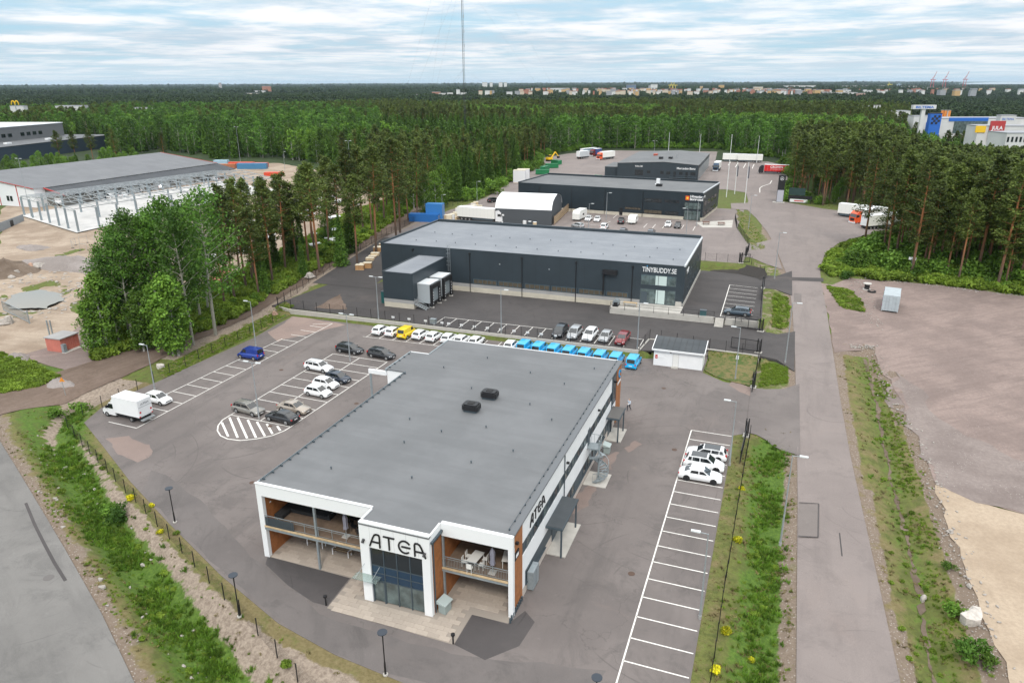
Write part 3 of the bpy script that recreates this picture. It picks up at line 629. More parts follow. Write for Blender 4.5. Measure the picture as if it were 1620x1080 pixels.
# ---------------------------------------------------------------- ATEA office
def atea_letter_strokes(ch):
    P = []
    if ch == 'A':
        pts = [(0, 0), (0.28, 0.72), (0.40, 0.93), (0.55, 1.0), (0.72, 0.98), (0.78, 0.86), (0.78, 0)]
        return [pts, [(0.16, 0.36), (0.78, 0.36)]], 0.98
    if ch == 'T': return [[(0, 0.96), (0.78, 0.96)], [(0.39, 0.96), (0.39, 0)]], 0.98
    if ch == 'E':
        pts = [(0.46+0.44*math.cos(t), 0.5+0.47*math.sin(t)) for t in [math.radians(a) for a in range(38, 323, 15)]]
        return [pts, [(0.26, 0.5), (0.86, 0.5)]], 1.08
    pts = [(0, 0), (0, 0.86), (0.06, 0.98), (0.23, 1.0), (0.38, 0.93), (0.50, 0.72), (0.78, 0)]
    return [pts, [(0, 0.36), (0.62, 0.36)]], 0.9
def atea_sign(parent, origin, u, nrm, H, name='letter'):
    """letters built as thick rounded strokes, standing proud of the wall"""
    x = 0; u = Vector(u); nrm = Vector(nrm); o0 = Vector(origin)
    for ch in ('A', 'T', 'E', 'B'):
        st, adv = atea_letter_strokes(ch); mb = MB(); w = 0.115*H
        def W(p, k): return o0+u*((x+p[0])*H)+Vector((0, 0, p[1]*H))+nrm*k
        for s in st:
            for a, b in zip(s[:-1], s[1:]):
                A = W(a, 0); B = W(b, 0); d = (B-A).normalized(); sd_ = d.cross(nrm).normalized()*w/2
                k0, k1 = 0.02, 0.09; e = d*0.01
                vs = [A-sd_-e+nrm*k0, B-sd_+e+nrm*k0, B+sd_+e+nrm*k0, A+sd_-e+nrm*k0, A-sd_-e+nrm*k1, B-sd_+e+nrm*k1, B+sd_+e+nrm*k1, A+sd_-e+nrm*k1]
                mb.add(vs, [(0, 3, 2, 1), (4, 5, 6, 7), (0, 1, 5, 4), (1, 2, 6, 5), (2, 3, 7, 6), (3, 0, 4, 7)])
            for p in s:
                A = W(p, 0.02); mb.tube(A, A+nrm*0.072, w/2*0.98, n=10)
        mb.build(name, C_BLACK, parent); x += adv+0.13
def ebox(mb, *a): mb.box(*a)
def rail_y(parent, x0, x1, y, z, h=1.05, name='railing', bars=True):
    mb = MB(); mb.bar((x0, y, z+h), (x1, y, z+h), 0.05); mb.bar((x0, y, z+h*0.82), (x1, y, z+h*0.82), 0.03); mb.bar((x0, y, z+0.1), (x1, y, z+0.1), 0.03)
    n = int((x1-x0)/(0.14 if bars else 1.3))
    for i in range(n+1):
        xx = x0+(x1-x0)*i/n; mb.bar((xx, y, z+0.1), (xx, y, z+h*(0.82 if bars else 1)), 0.018 if bars else 0.04)
    return mb.build(name, C_GREY, parent)
def build_atea():
    X0, X1, Y0, Y1, Z = -41.9, -17.15, 46.4, 87.9, 7.62
    R = empty('office_building', (0, 0, 0), 0, 'two-storey white and orange office building with ATEA lettering and a flat grey roof', 'office building')
    yb = 50.3                     # back wall of the open balconies
    ex0, ex1, ey = -29.9, -23.4, 44.15
    # core walls
    box('wall', C_WHITE, R, X0+0.1, yb, 0, X0+0.35, Y1, Z-0.02)
    box('wall', C_WHITE, R, X0+0.1, Y1-0.3, 0, X1-0.1, Y1, Z-0.02)
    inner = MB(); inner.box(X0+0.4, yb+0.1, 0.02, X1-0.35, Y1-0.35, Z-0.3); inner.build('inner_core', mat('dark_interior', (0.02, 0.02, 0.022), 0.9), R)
    # bay on the left side
    mb = MB(); mb.box(-44.7, 75.3, 0, X0+0.1, 81.7, Z-0.02); mb.build('stair_bay', C_WHITE, R)
    # roof
    rp = [(X0-.05, Y0-.05), (ex0, Y0-.05), (ex0, ey-.05), (ex1, ey-.05), (ex1, Y0-.05), (X1+.1, Y0-.05), (X1+.1, Y1+.05), (X0-.05, Y1+.05), (X0-.05, 81.8), (-44.75, 81.8), (-44.75, 75.2), (X0-.05, 75.2)]
    roof = MB().prism(rp, Z, Z+0.12).build('roof', R_ATEA, R)
    # raised metal edges / verge trims
    tm = MB(); e = 0.05
    tm.box(X0-.16, Y0, Z-.1, X0-.0, 75.1, Z+.20); tm.box(-44.86, 75.1, Z-.1, -44.7, 81.9, Z+.20); tm.box(X0-.16, 81.9, Z-.1, X0, Y1, Z+.20)
    tm.build('gutter', C_GREY, roof)
    tm = MB(); tm.box(X1-.42, Y0+.3, Z+.12, X1+.16, Y1, Z+.26); tm.build('verge_flashing', mat('flashing_dark', (0.12, 0.128, 0.137), 0.5), roof)
    tm = MB()
    for i in range(32): yy = Y0+0.9+i*1.3; tm.box(X1-.62, yy, Z+.12, X1-.5, yy+.12, Z+.26)
    tm.bar((X1-.56, Y0+.9, Z+.3), (X1-.56, Y1-.4, Z+.3), 0.035); tm.build('roof_safety_rail', C_TRIM, roof)
    tm = MB()
    for i in range(22): yy = Y0+0.8+i*1.3; tm.box(X0+.05, yy, Z+.12, X0+.3, yy+.08, Z+.3)
    for i in range(5): yy = 75.7+i*1.3; tm.box(-44.65, yy, Z+.12, -44.4, yy+.08, Z+.3)
    tm.bar((X0+.02, Y0+.5, Z+.28), (X0+.02, 75, Z+.28), 0.05); tm.build('snow_guard', C_TRIM, roof)
    tm = MB(); tm.box(X0-.1, Y1+.02, Z-.25, X1+.1, Y1+.14, Z+.2); tm.box(-44.8, 81.82, Z-.25, X0-.1, 81.94, Z+.2); tm.build('rear_fascia', C_WHITEB, roof)
    for i, (a, b) in enumerate(((-37, 51), (-33, 58), (-29, 52), (-25, 56.5), (-22, 60), (-30.5, 61.5), (-35, 63), (-26.5, 64), (-24, 71), (-32, 73), (-38, 78), (-27, 80), (-22, 78), (-34, 83), (-20.5, 68), (-19.8, 84))):
        mb = MB(); mb.tube((0, 0, 0), (0, 0, 0.22), 0.05, n=6); mb.tube((0, 0, 0.2), (0, 0, 0.25), 0.1, n=6); o = mb.build('roof_vent_pipe', C_TRIM, roof); o.location = (a, b, Z+.12)
    for px, py in ((746, 651), (775, 631)):
        p = G(px, py, Z); mb = MB(); mb.box(-.75, -.55, 0, .75, .55, .3); o = mb.build('roof_ventilator', C_TRIM, roof); o.location = (p.x, p.y, Z+.12)
        mb = MB(); mb.prism([(-.95, -.5), (-.75, -.72), (.75, -.72), (.95, -.5), (.95, .5), (.75, .72), (-.75, .72), (-.95, .5)], .3, .82); mb.prism([(-.8, -.4), (-.65, -.6), (.65, -.6), (.8, -.4), (.8, .4), (.65, .6), (-.65, .6), (-.8, .4)], .82, .95)
        mb.build('cowl', C_BLACK, o); box('cap', C_RUB, o, -.35, -.3, .95, .35, .3, 1.0)
    # front white frame: posts and beams
    def frame(x0, x1, yy, left, right, parent=R):
        box('frame_beam', C_WHITEB, parent, x0, yy, Z-1.0, x1, yy+.35, Z+.22)
    frame(X0-.1, ex0-.02, Y0-.1, 1, 0); frame(ex1+.02, X1+.12, Y0-.1, 0, 1)
    box('frame_post', C_WHITEB, R, X0-.1, Y0-.1, 0, X0+.45, Y0+.3, Z-1.0)
    box('frame_post', C_WHITEB, R, X1-.3, Y0-.1, 0, X1+.12, Y0+.3, Z-1.0)
    # fascia on the steps in plan
    box('frame_beam', C_WHITEB, R, ex0-.02, ey+.3, Z-1.0, ex0+.12, Y0-.12, Z+.22); box('frame_beam', C_WHITEB, R, ex1-.12, ey+.3, Z-.6, ex1+.02, Y0-.12, Z+.22)
    box('front_capping', mat('capping_pale', (0.6, 0.61, 0.62), 0.5), R, X0-.16, Y0-.16, Z+.22, ex0-.05, Y0+.05, Z+.27)
    # entrance tower: white frame with glazing
    gx0, gx1 = ex0+.85, ex1-.72
    box('entrance_post', C_WHITEB, R, ex0, ey, 0, gx0, ey+.4, 5.55); box('entrance_post', C_WHITEB, R, gx1, ey, 0, ex1, ey+.4, 5.55)
    fas = box('entrance_fascia', C_WHITEB, R, ex0, ey, 5.55, ex1, ey+.4, Z+.24)
    seam = MB()
    for xx in (ex0+1.0, ex0+2.1, ex0+3.25, ex0+4.4, ex0+5.5): seam.box(xx-.01, ey-.004, 5.6, xx+.01, ey, Z+.2)
    tag(seam.build('panel_joints', mat('joint_grey', (0.45, 0.46, 0.47), 0.6), fas), kind='stuff')
    atea_sign(R, (ex0+1.0, ey, 5.78), (1, 0, 0), (0, -1, 0), 1.22)
    for xx in (ex0+.42, ex1-.42): o = MB().tube((xx, ey-.28, 6.05), (xx, ey-.02, 6.25), 0.12, n=8).build('wall_lamp', C_BLACK, R)
    cw = (gx1-gx0)/4; rows = [(0.08, 2.25, 'g'), (2.25, 2.98, 's'), (2.98, 3.72, 's'), (3.72, 5.5, 'g')]
    fr = MB()
    for i in range(5): xx = gx0+cw*i; fr.box(max(gx0, xx-.04), ey+.14, 0, min(gx1, xx+.04), ey+.26, 5.55)
    fr.build('glazing_frame', C_TRIM, R)
    for c in range(4):
        for z0, z1, k in rows:
            a0, a1 = gx0+cw*c+.045, gx0+cw*(c+1)-.045
            box('pane' if k == 'g' else 'spandrel_panel', C_GLASSL if (k == 'g' and z0 < 1) else (C_GLASS if k == 'g' else C_SPAN), R, a0, ey+.2, z0+.04, a1, ey+.24, z1-.04)  # lowest panes get a paler glass colour, painted in for the paving's reflection
            box('transom', C_TRIM, R, a0, ey+.15, z1-.035, a1, ey+.25, z1+.035)
    dr = MB(); dr.box(gx0+cw*.05, ey+.1, 0.02, gx0+cw*.12, ey+.16, 2.2); dr.box(gx0+cw*.9, ey+.1, .02, gx0+cw*.98, ey+.16, 2.2); dr.box(gx0+cw*.12, ey+.1, 2.12, gx0+cw*.9, ey+.16, 2.2); dr.build('entrance_door', C_TRIM, R)
    cg = mat('canopy_glass', (0.75, 0.88, 0.85), 0.05, trans=0.9); o = box('entrance_canopy', cg, R, ex0-.5, ey-.95, 2.75, gx0+cw*.8, ey, 2.775)
    [MB().bar((a_, ey-.9, 2.78), (b_, ey-.02, 3.8), .03).build('canopy_rod', C_STEEL, o) for a_, b_ in ((gx0+.5, gx0+.9), (ex0-.2, ex0+.3))]
    # entrance block side walls (orange)
    box('orange_wall', C_OR, R, ex0+.01, ey+.4, 0, ex0+.3, yb, Z-1.0); box('orange_wall', C_OR, R, ex1-.3, ey+.4, 0, ex1-.01, yb, Z-1.0)
    mb = MB(); mb.tube((ex1+.06, ey+.55, .1), (ex1+.06, ey+.55, Z-.6), .06); mb.box(ex1-.02, ey+.2, Z-.6, ex1+.2, Y0-.1, Z-.4); mb.build('downpipe', C_TRIM, R)
    # left balcony bay
    box('orange_wall', C_OR, R, X0+.12, Y0+.3, 0, X0+.4, yb, Z-1.0)
    box('orange_wall', C_OR, R, X1-.33, Y0+.3, 0, X1-.02, 49.0, Z-.02)
    for bi, (a, b) in enumerate(((X0+.4, ex0), (ex1, X1-.33))):
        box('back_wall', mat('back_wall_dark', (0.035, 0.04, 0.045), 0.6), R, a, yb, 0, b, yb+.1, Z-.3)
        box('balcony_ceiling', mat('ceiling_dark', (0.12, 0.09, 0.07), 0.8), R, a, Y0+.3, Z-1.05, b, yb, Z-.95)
        dk = box('balcony_deck', C_DECK, R, a, Y0-.05, 3.32, b, yb-.01, 3.5)
        box('deck_edge', C_WOOD, dk, a, Y0-.16, 3.36, b, Y0-.06, 3.52); box('edge_beam', C_GREY, dk, a, Y0-.14, 3.1, b, Y0-.02, 3.31)
        rail_y(R, a, b, Y0-.02, 3.5, bars=(bi == 1))
        w = b-a
        for k, z in ((0, 0.05), (1, 3.55)):
            if bi == 0:
                segs = [(a+.9, a+4.2, 4), (a+4.5, a+7.3, 3), (a+8.6, b-.3, 3)]; pan = [(a+.05, a+.75), (a+7.4, a+8.5)]
            else: segs = [(a+1.0, a+2.4, 1), (a+2.5, b-.1, 3)]; pan = [(a+.05, a+.85)]
            for s in segs: pane_y(R, s[0], s[1], yb, z, z+2.35, -1, .07, C_GLASS, C_TRIM, s[2])
            for s in pan: box('orange_panel', C_OR, R, s[0], yb-.06, z, s[1], yb, z+2.6)
    box('steel_column', C_GREY, R, -36.0, Y0-.1, 0, -35.82, Y0+.1, Z-1.0); box('steel_column', C_GREY, R, ex1+.05, Y0-.1, 0, ex1+.2, Y0+.1, Z-1.0)
    scr = MB()
    for i in range(26): xx = X0+.55+i*.12; scr.box(xx, Y0-.12, 3.55, xx+.07, Y0-.08, 4.45)
    scr.build('balcony_screen', C_TRIM, R)
    for dx, dy in ((0, 0), (.35, .25), (.7, .1), (1.1, .3), (.2, .5), (.9, .55)):
        o = MB().box(X0+.4, 47.3+dx, 5.3+dy, X0+.43, 47.5+dx, 5.42+dy).build('wall_emblem', C_WHITEB, R)
    # right long facade
    fx = X1
    box('plinth', C_PINK, R, fx-.3, 49.0, 0, fx+.0, 85.2, .9)
    box('facade_panel', C_WHITE, R, fx-.3, 49.02, 2.35, fx+.02, 82.6, 4.35); box('facade_panel', C_WHITE, R, fx-.3, 49.02, 5.55, fx+.02, 82.6, Z-.02)
    lo = box('window_band', C_TRIM, R, fx-.3, 49.02, .9, fx-.02, 85.2, 2.35); box('window_band', C_TRIM, R, fx-.3, 49.02, 4.35, fx-.02, 82.6, 5.55)
    box('facade_panel', C_WHITE, R, fx-.3, 49.0, .9, fx+.02, 49.6, 2.35)
    y = 49.9; i = 0
    while y < 82:
        w = 1.15
        pane_x(R, y, y+w, fx-.02, 4.45, 5.5, 1, .06, C_GLASS if i % 3 else C_GLASSL, C_TRIM, 1)
        lowok = not (55.2 < y+w/2 < 61.4) and not (79.8 < y+w/2) and not (51 < y < 53.5) and not (65 < y < 69)
        if lowok: pane_x(R, y, y+w, fx-.02, 1.05, 2.25, 1, .06, C_GLASSL if i % 2 else C_GLASS, C_TRIM, 1)
        y += w+(.25 if i % 3 else .85); i += 1
    sill = MB(); sill.box(fx, 49.6, .88, fx+.12, 55.4, .94); sill.box(fx, 61.3, .88, fx+.12, 79.5, .94); sill.build('window_sill', C_TRIM, R)
    pane_x(R, 82.7, 85.1, fx-.02, 3.4, Z-.3, 1, .08, C_GLASS, C_TRIM, 3); box('facade_panel', C_WHITE, R, fx-.3, 82.62, 2.36, fx+.01, 85.2, 3.4); box('facade_panel', C_TRIM, R, fx-.3, 82.62, 7.3, fx-.02, 85.2, Z-.02)
    box('orange_wall', C_OR, R, fx-.3, 85.2, 0, fx+.06, Y1, Z-.02)
    for yy in (61.35, 82.6): mb = MB(); mb.tube((fx+.09, yy, .1), (fx+.09, yy, Z-.05), .055); mb.build('downpipe', C_TRIM, R)
    for yy in (49.6+12.5, 75.2, 84.2): MB().box(fx+.02, yy, 6.2, fx+.3, yy+.22, 6.4).build('wall_lamp', C_BLACK, R)
    MB().box(fx, 47.2, 6.6, fx+.25, 47.45, 6.8).build('wall_lamp', C_BLACK, R)
    o = box('sign_board', C_BLACK, R, fx, 46.9, 5.2, fx+.1, 47.9, 5.85); box('sign_mark', C_WHITEB, R, fx+.1, 47.1, 5.38, fx+.12, 47.7, 5.66)
    atea_sign(R, (fx+.02, 50.8, 6.02), (0, 1, 0), (1, 0, 0), .98)
    ed = MB()
    for i in range(9): ed.box(fx+.03, 45.6+i*.36, .05, fx+.16, 45.75+i*.36, .5)
    ed.build('bike_rack', C_TRIM, R)
    # logo on the orange end
    blue = mat('logo_blue', (0.02, 0.30, 0.62), 0.4); mb = MB()
    for a in range(0, 300, 20):
        t0, t1 = math.radians(a), math.radians(a+20); r = .5
        mb.bar((fx+.1, 86.7+r*math.cos(t0), 6.5+r*math.sin(t0)), (fx+.1, 86.7+r*math.cos(t1), 6.5+r*math.sin(t1)), .18, .1)
    mb.build('logo_ring', blue, R); box('logo_strip', C_WHITEB, R, fx+.07, 85.7, 5.25, fx+.1, 87.5, 5.55)
    # door canopies with posts and pads
    for (y0, y1) in ((55.3, 60.9), (79.9, 83.6)):
        c = MB().box(fx+.03, y0, 3.05, fx+1.7, y1, 3.25).build('door_canopy', C_TRIM, R)
        mb = MB(); mb.box(fx+.1, y0+.08, 3.25, fx+1.62, y1-.08, 3.29); mb.build('canopy_top', R_SHED if y0 < 70 else mat('canopy_top_brown', (0.11, 0.105, 0.10), .6), c)
        for yy in (y0+.15, y1-.3): box('canopy_post', C_TRIM, c, fx+1.45, yy, 0, fx+1.6, yy+.15, 3.05)
        box('door', C_TRIM, R, fx-.02, (y0+y1)/2-.6, 0.05, fx+.05, (y0+y1)/2+.6, 2.25); pane_x(R, (y0+y1)/2+.8, (y0+y1)/2+1.7, fx-.02, .1, 2.25, 1, .06, C_GLASSL, C_TRIM, 1)
        box('entrance_pad', C_CONC, R, fx+.02, y0+.3, 0, fx+1.9, y1+.4, .1)
    # spiral escape stair
    st = empty('spiral_stair', (-15.75, 70.6, 0), 0, parent=R)
    MB().tube((0, 0, 0), (0, 0, 4.9), .1).build('stair_pole', C_GREY, st); box('stair_pad', C_CONC, st, -1.35, -1.6, 0, 1.2, 1.5, .08)
    nst = 18
    def tread():
        mb = MB(); a = math.radians(26); vs = [(0.1, 0, 0), (1.15, 0, 0), (1.15*math.cos(a), 1.15*math.sin(a), 0), (.1*math.cos(a), .1*math.sin(a), 0)]
        mb.prism([(v[0], v[1]) for v in vs], 0, .04); return mb.mesh('stair_tread', C_GREY)
    hr = MB(); prev = None
    for i in range(nst):
        a = math.radians(-110+i*24); z = .2+i*.2
        place('stair_tread', shared('tread', tread), st, (0, 0, z), a)
        p = Vector((1.12*math.cos(a), 1.12*math.sin(a), z)); hr.bar(p, p+Vector((0, 0, 1)), .03)
        if prev is not None: hr.bar(prev+Vector((0, 0, 1)), p+Vector((0, 0, 1)), .045); hr.bar(prev, p, .03, .2)
        prev = p
    hr.build('stair_railing', C_GREY, st)
    mb = MB(); mb.box(-1.35, -.1, 3.75, 0, 1.4, 3.8); mb.build('stair_landing', C_GREY, st)
    mb = MB()
    for q in ((-1.3, 1.4), (-.9, 1.4), (-.5, 1.4), (-.05, 1.4), (-.02, 1.0), (-.02, .6)): mb.bar((q[0], q[1], 3.8), (q[0], q[1], 4.85), .03)
    mb.bar((-1.3, 1.4, 4.85), (0, 1.4, 4.85), .04); mb.bar((0, 1.4, 4.85), (0, .4, 4.85), .04); mb.build('landing_railing', C_GREY, st)
    box('escape_door', C_TRIM, R, fx-.01, 70.7, 3.75, fx+.05, 71.7, 5.85)
    # side beam with post near the back
    mb = MB(); mb.box(-47.3, 75.05, 6.9, -44.75, 75.35, 7.45); c = mb.build('side_beam', C_WHITEB, R); box('beam_post', C_GREY, c, -47.2, 75.1, 0, -47.0, 75.3, 6.9)
    for i in range(8): y0 = 53+i*3.0; pane_x(R, y0, y0+1.6, X0+.1, 1.0, 2.3, -1, .06); pane_x(R, y0, y0+1.6, X0+.1, 4.4, 5.6, -1, .06)
    return R
ATEA = build_atea()
# paved forecourt: every slab of its own
fc = tag(MB().prism([(-41.9, 46.35), (-32.55, 46.25), (-32.35, 42.1), (-20.45, 41.85), (-20.45, 45.55), (-17.2, 45.6), (-17.4, 50.3), (-41.6, 50.3)], -.1, .02).build('forecourt', mat('paving_bed', (0.30, 0.26, 0.222), .9)), kind='structure')
C_PAV = mat('paving_concrete', (0.40, 0.34, 0.285), 0.9, var=0.08, scale=1.5, rnd=0.09)
def build_paving():
    W_, H_ = 0.98, 0.48; me = MB().box(0, 0, 0, W_, H_, .035).mesh('paving_slab', C_PAV); n = 0; rest = MB()
    row = 0; y = 41.95
    while y < 50:
        x = -41.8+(row % 2)*.5
        while x < -17.4:
            cx_, cy_ = x+W_/2, y+H_/2
            ok = (-32.35 < x and x+W_ < -20.45 and y < 45.6) or (y > 46.3 and not (-30.0 < x+W_ and x < -23.3 and y > 44.2)) or (-32.5 < x and x+W_ < -20.4 and 45.5 < y <= 46.3)
            if ok and (-30.0 < x+W_ and x < -23.3 and y+H_ > 44.15): ok = False
            if ok and (x < -41.4 or x+W_ > -17.5): ok = False
            if ok:
                if n < 300: place('paving_slab', me, fc, (x, y, .02+random.uniform(0, .008))); n += 1
                else: rest.box(x, y, .02, x+W_, y+H_, .058)
            x += W_+.015
        y += H_+.015; row += 1
    if rest.v: tag(rest.build('paving', C_PAV, fc), kind='stuff')
build_paving()
# ---------------------------------------------------------------- dark warehouse with TINYBUDDY.SE lettering
def build_b2():
    X0, X1, Y0, Y1, ZB, ZT = -79.3, -15.1, 134.35, 162.3, 1.0, 9.75
    R = empty('warehouse', (0, 0, 0), 0, 'long anthracite warehouse with TINYBUDDY.SE lettering and pale grey-blue roof', 'warehouse')
    body = box('wall', C_DARK, R, X0, Y0, 2.75, X1, Y1, ZT)
    box('plinth', C_CREAM, R, X0+.05, Y0+.02, ZB-.4, X1-.1, Y1-.1, 2.0); box('plinth', C_CONC2, R, X0+.08, Y0+.05, 2.0, X1-.08, Y1-.08, 2.75)
    roof = box('roof', R_B2, R, X0+.45, Y0+.25, ZT-.1, X1-.35, Y1-.5, ZT+.06)
    mb = MB(); mb.box(X0-.05, Y0-.05, ZT, X0+.42, Y1+.05, ZT+.4); mb.box(X0+.42, Y1-.45, ZT, X1-.3, Y1+.05, ZT+.65); mb.box(X0+.42, Y0-.05, ZT, X1-.3, Y0+.22, ZT+.12); mb.build('parapet', C_DARK, R)
    box('verge_flashing', mat('flashing_pale', (0.5, 0.53, 0.56), .4), R, X1-.3, Y0-.05, ZT, X1+.05, Y1+.05, ZT+.32)
    sm = MB()
    for i in range(1, 13): xx = X0+i*5.0; sm.box(xx-.02, Y0-.006, 2.8, xx+.02, Y0, ZT)
    tag(sm.build('panel_joints', mat('joint_dark', (0.018, 0.026, 0.033), .6), R), kind='stuff')
    for xx in (-71.6, -58.6, -47.2, -36.0, -24.9):
        mb = MB(); mb.tube((xx, Y0-.12, 1.0 if xx > -60 else 8.5, ), (xx, Y0-.12, ZT-.7), .08); mb.box(xx-.18, Y0-.3, ZT-.85, xx+.18, Y0, ZT-.55); mb.build('downpipe', C_BLACK, R)
        groups = [(-57.9, 5), (-52.3, 5), (-46.6, 5), (-41.0, 5), (-35.4, 5), (-29.8, 4)]
    for gx, n in groups: pane_y(R, gx, gx+1.04*n, Y0, 2.82, 3.85, -1, .09, C_GLASSB, mat('frame_blue', (0.06, 0.10, 0.125), .5), n)
    # big glazed corner
    pane_y(R, -23.3, -16.6, Y0, 5.75, 7.75, -1, .08, C_GLASSL, C_TRIM, 4); pane_y(R, -23.3, -16.6, Y0, 2.14, 5.0, -1, .08, C_GLASSL, C_TRIM, 4)
    box('door', C_TRIM, R, -23.1, Y0-.08, 2.14, -21.9, Y0-.02, 4.4)
    box('curtain', mat('curtain_pale', (0.5, 0.6, 0.58), .7), R, -20.3, Y0-.03, 2.2, -18.6, Y0-.022, 4.9); box('curtain', MATS['curtain_pale'], R, -20.5, Y0-.03, 5.85, -18.4, Y0-.022, 7.65)
    box('corner_pier', C_CONC, R, X1-1.4, Y0-.1, 2.1, X1-.3, Y0, 3.0)
    # right side windows
    for yy in (139, 143, 147, 151, 155): pane_x(R, yy, yy+1.5, X1, 6.2, 7.6, 1, .07, C_GLASS, C_TRIM, 2); pane_x(R, yy, yy+1.5, X1, 3.4, 4.6, 1, .07, C_GLASS, C_TRIM, 2)
    pl = box('plinth', C_CONC, R, X1-.06, Y0+.3, 2.1, X1+.12, Y1, 2.74)
    wall_text('TINYBUDDY.SE', 1.3, C_WHITEB, R, (-19.9, Y0-.02, 8.3), 0, width=6.4, bold=.012)
    o = MB().tube((-22.2, Y0-.06, 9.42), (-22.2, Y0-.1, 9.42), .12).build('letter_dot', mat('letter_blue', (0.05, 0.3, 0.6), .4), R)
    wall_text('TINY', 1.1, C_WHITEB, R, (X1+.06, Y0+3.4, 7.9), math.pi/2, width=3.2, bold=.045)
    # ladder
    def ladder(x, y, z0, z1, name='roof_ladder'):
        mb = MB(); mb.bar((x-.25, y, z0), (x-.25, y, z1+1), .05); mb.bar((x+.25, y, z0), (x+.25, y, z1+1), .05)
        z = z0
        while z < z1+.9: mb.bar((x-.25, y, z), (x+.25, y, z), .03); z += .3
        z = z0+1.5
        while z < z1+1: mb.bar((x-.25, y, z), (x-.35, y-.6, z), .03); mb.bar((x-.35, y-.6, z), (x+.35, y-.6, z), .03); mb.bar((x+.35, y-.6, z), (x+.25, y, z), .03); z += .8
        return mb.build(name, C_STEEL, R)
    ladder(-63.2, Y0-.2, 5.0, ZT)
    # kitchen flue box on a post
    mb = MB(); mb.tube((-30.4, Y0-.4, 3.2), (-30.4, Y0-.4, 7.7), .14); mb.box(-30.6, Y0-.8, 7.3, -27.8, Y0-.02, 8.1); mb.build('flue', C_BLACK, R)
    mb = MB()
    for xx, zz_ in ((-52, 7.4), (-41.5, 7.2)): mb.box(xx-.12, Y0-.14, zz_-.12, xx+.12, Y0, zz_+.12)
    mb.build('wall_lamp', C_STEEL, R)
    for i in range(26):
        a = X0+6+(i % 13)*4.6; b = Y0+5+(i//13)*9+random.uniform(-.4, .4); mb = MB(); mb.tube((0, 0, 0), (0, 0, .2), .06, n=6); mb.tube((0, 0, .2), (0, 0, .26), .12, n=6); o = mb.build('roof_vent_pipe', C_TRIM, roof); o.location = (a, b, ZT+.06)
    # dock annexe
    AX0, AX1, AY0 = -70.4, -63.9, 119.2
    box('annexe', C_DARK, R, AX0, AY0, 2.7, AX1, Y0-.02, 7.85); box('annexe_plinth', C_CREAM, R, AX0+.05, AY0+.05, ZB, AX1-.05, Y0, 2.0); box('annexe_plinth', C_CONC2, R, AX0+.03, AY0+.03, 2.0, AX1-.03, Y0, 2.7)
    box('annexe_roof', R_B2, R, AX0+.25, AY0+.25, 7.85, AX1-.2, Y0-.05, 7.93); mb = MB(); mb.box(AX0-.04, AY0-.04, 7.85, AX0+.25, Y0, 8.05); mb.box(AX0+.25, AY0-.04, 7.85, AX1-.2, AY0+.25, 8.0); mb.box(AX1-.2, AY0-.04, 7.85, AX1+.04, Y0, 8.05); mb.build('annexe_parapet', C_DARK, R)
    for dy in (121.0, 126.4):
        sh = box('dock_shelter', mat('shelter_grey', (0.34, 0.37, 0.39), .5), R, AX1, dy, 1.9, AX1+2.6, dy+4.0, 5.6); box('shelter_top', mat('shelter_top', (0.62, 0.65, 0.67), .5), sh, AX1, dy-.05, 5.6, AX1+2.7, dy+4.05, 5.75)
        c = MB(); x = AX1+2.6; c.box(x, dy, 1.3, x+.45, dy+.6, 5.55); c.box(x, dy+3.4, 1.3, x+.45, dy+4.0, 5.55); c.box(x, dy+.6, 4.7, x+.45, dy+3.4, 5.55); c.build('dock_cushion', C_BLACK, sh)
        box('dock_door', C_GREY, sh, x, dy+.6, 2.1, x+.1, dy+3.4, 4.7)
        c = MB()
        for k in range(5):
            for yy in (dy+.5, dy+3.36): c.box(x+.45, yy, 1.7+k*.55, x+.47, yy+.14, 1.95+k*.55)
        c.build('dock_markers', C_WHITEB, sh)
        for yy in (dy+.2, dy+3.5): box('dock_foot', C_CONC, sh, x-.2, yy, 1.0, x+.6, yy+.35, 1.2)
        for yy in (dy+.3, dy+3.6): box('shelter_leg', C_GREY, sh, x-.15, yy, 1.0, x, yy+.12, 1.9)
    st = MB()
    for i in range(6): st.box(AX1+.1+i*.4, 119.4, 2.0-i*.17, AX1+.5+i*.4, 120.5, 2.05-i*.17)
    for yy in (119.4, 120.5): st.bar((AX1+.1, yy, 3.1), (AX1+2.6, yy, 2.0), .05); st.bar((AX1+.1, yy, 2.0), (AX1+.1, yy, 3.1), .05); st.bar((AX1+2.6, yy, 1.0), (AX1+2.6, yy, 2.0), .05); st.bar((AX1+.1, yy, 1.95), (AX1+2.6, yy, 1.05), .05, .2)
    st.build('dock_steps', C_STEEL, R)
    return R
build_b2()
# ---------------------------------------------------------------- terrace wall with railing and stairs, retaining walls
def wallseg(name, label, pts, z0, z1, th=.25, m=None, cap=None, seg=2.5):
    R = empty(name, (pts[0][0], pts[0][1], 0), 0, label, 'wall'); ox, oy = pts[0]
    for a, b in zip(pts[:-1], pts[1:]):
        L_ = math.dist(a, b); n = max(1, int(round(L_/seg))); ang = math.atan2(b[1]-a[1], b[0]-a[0])
        for i in range(n):
            p = lerp(a, b, i/n); o = MB().box(.008, -th/2, z0, L_/n-.008, th/2, z1).build('wall_panel', m or C_CONC, R); o.location = (p[0]-ox, p[1]-oy, 0); o.rotation_euler = (0, 0, ang)
    return R
wallseg('retaining_wall', 'long low pale concrete retaining wall behind the row of white and blue cars', [(-89.8, 112.0), (-86.8, 111.05), (-50.7, 110.85), (-18.9, 110.8)], -.1, 1.12)
wallseg('retaining_wall', 'short concrete wall turning back beside the red car and white shed', [(-18.85, 110.9), (-18.3, 117.0), (-16.3, 117.2)], -.1, 1.12)
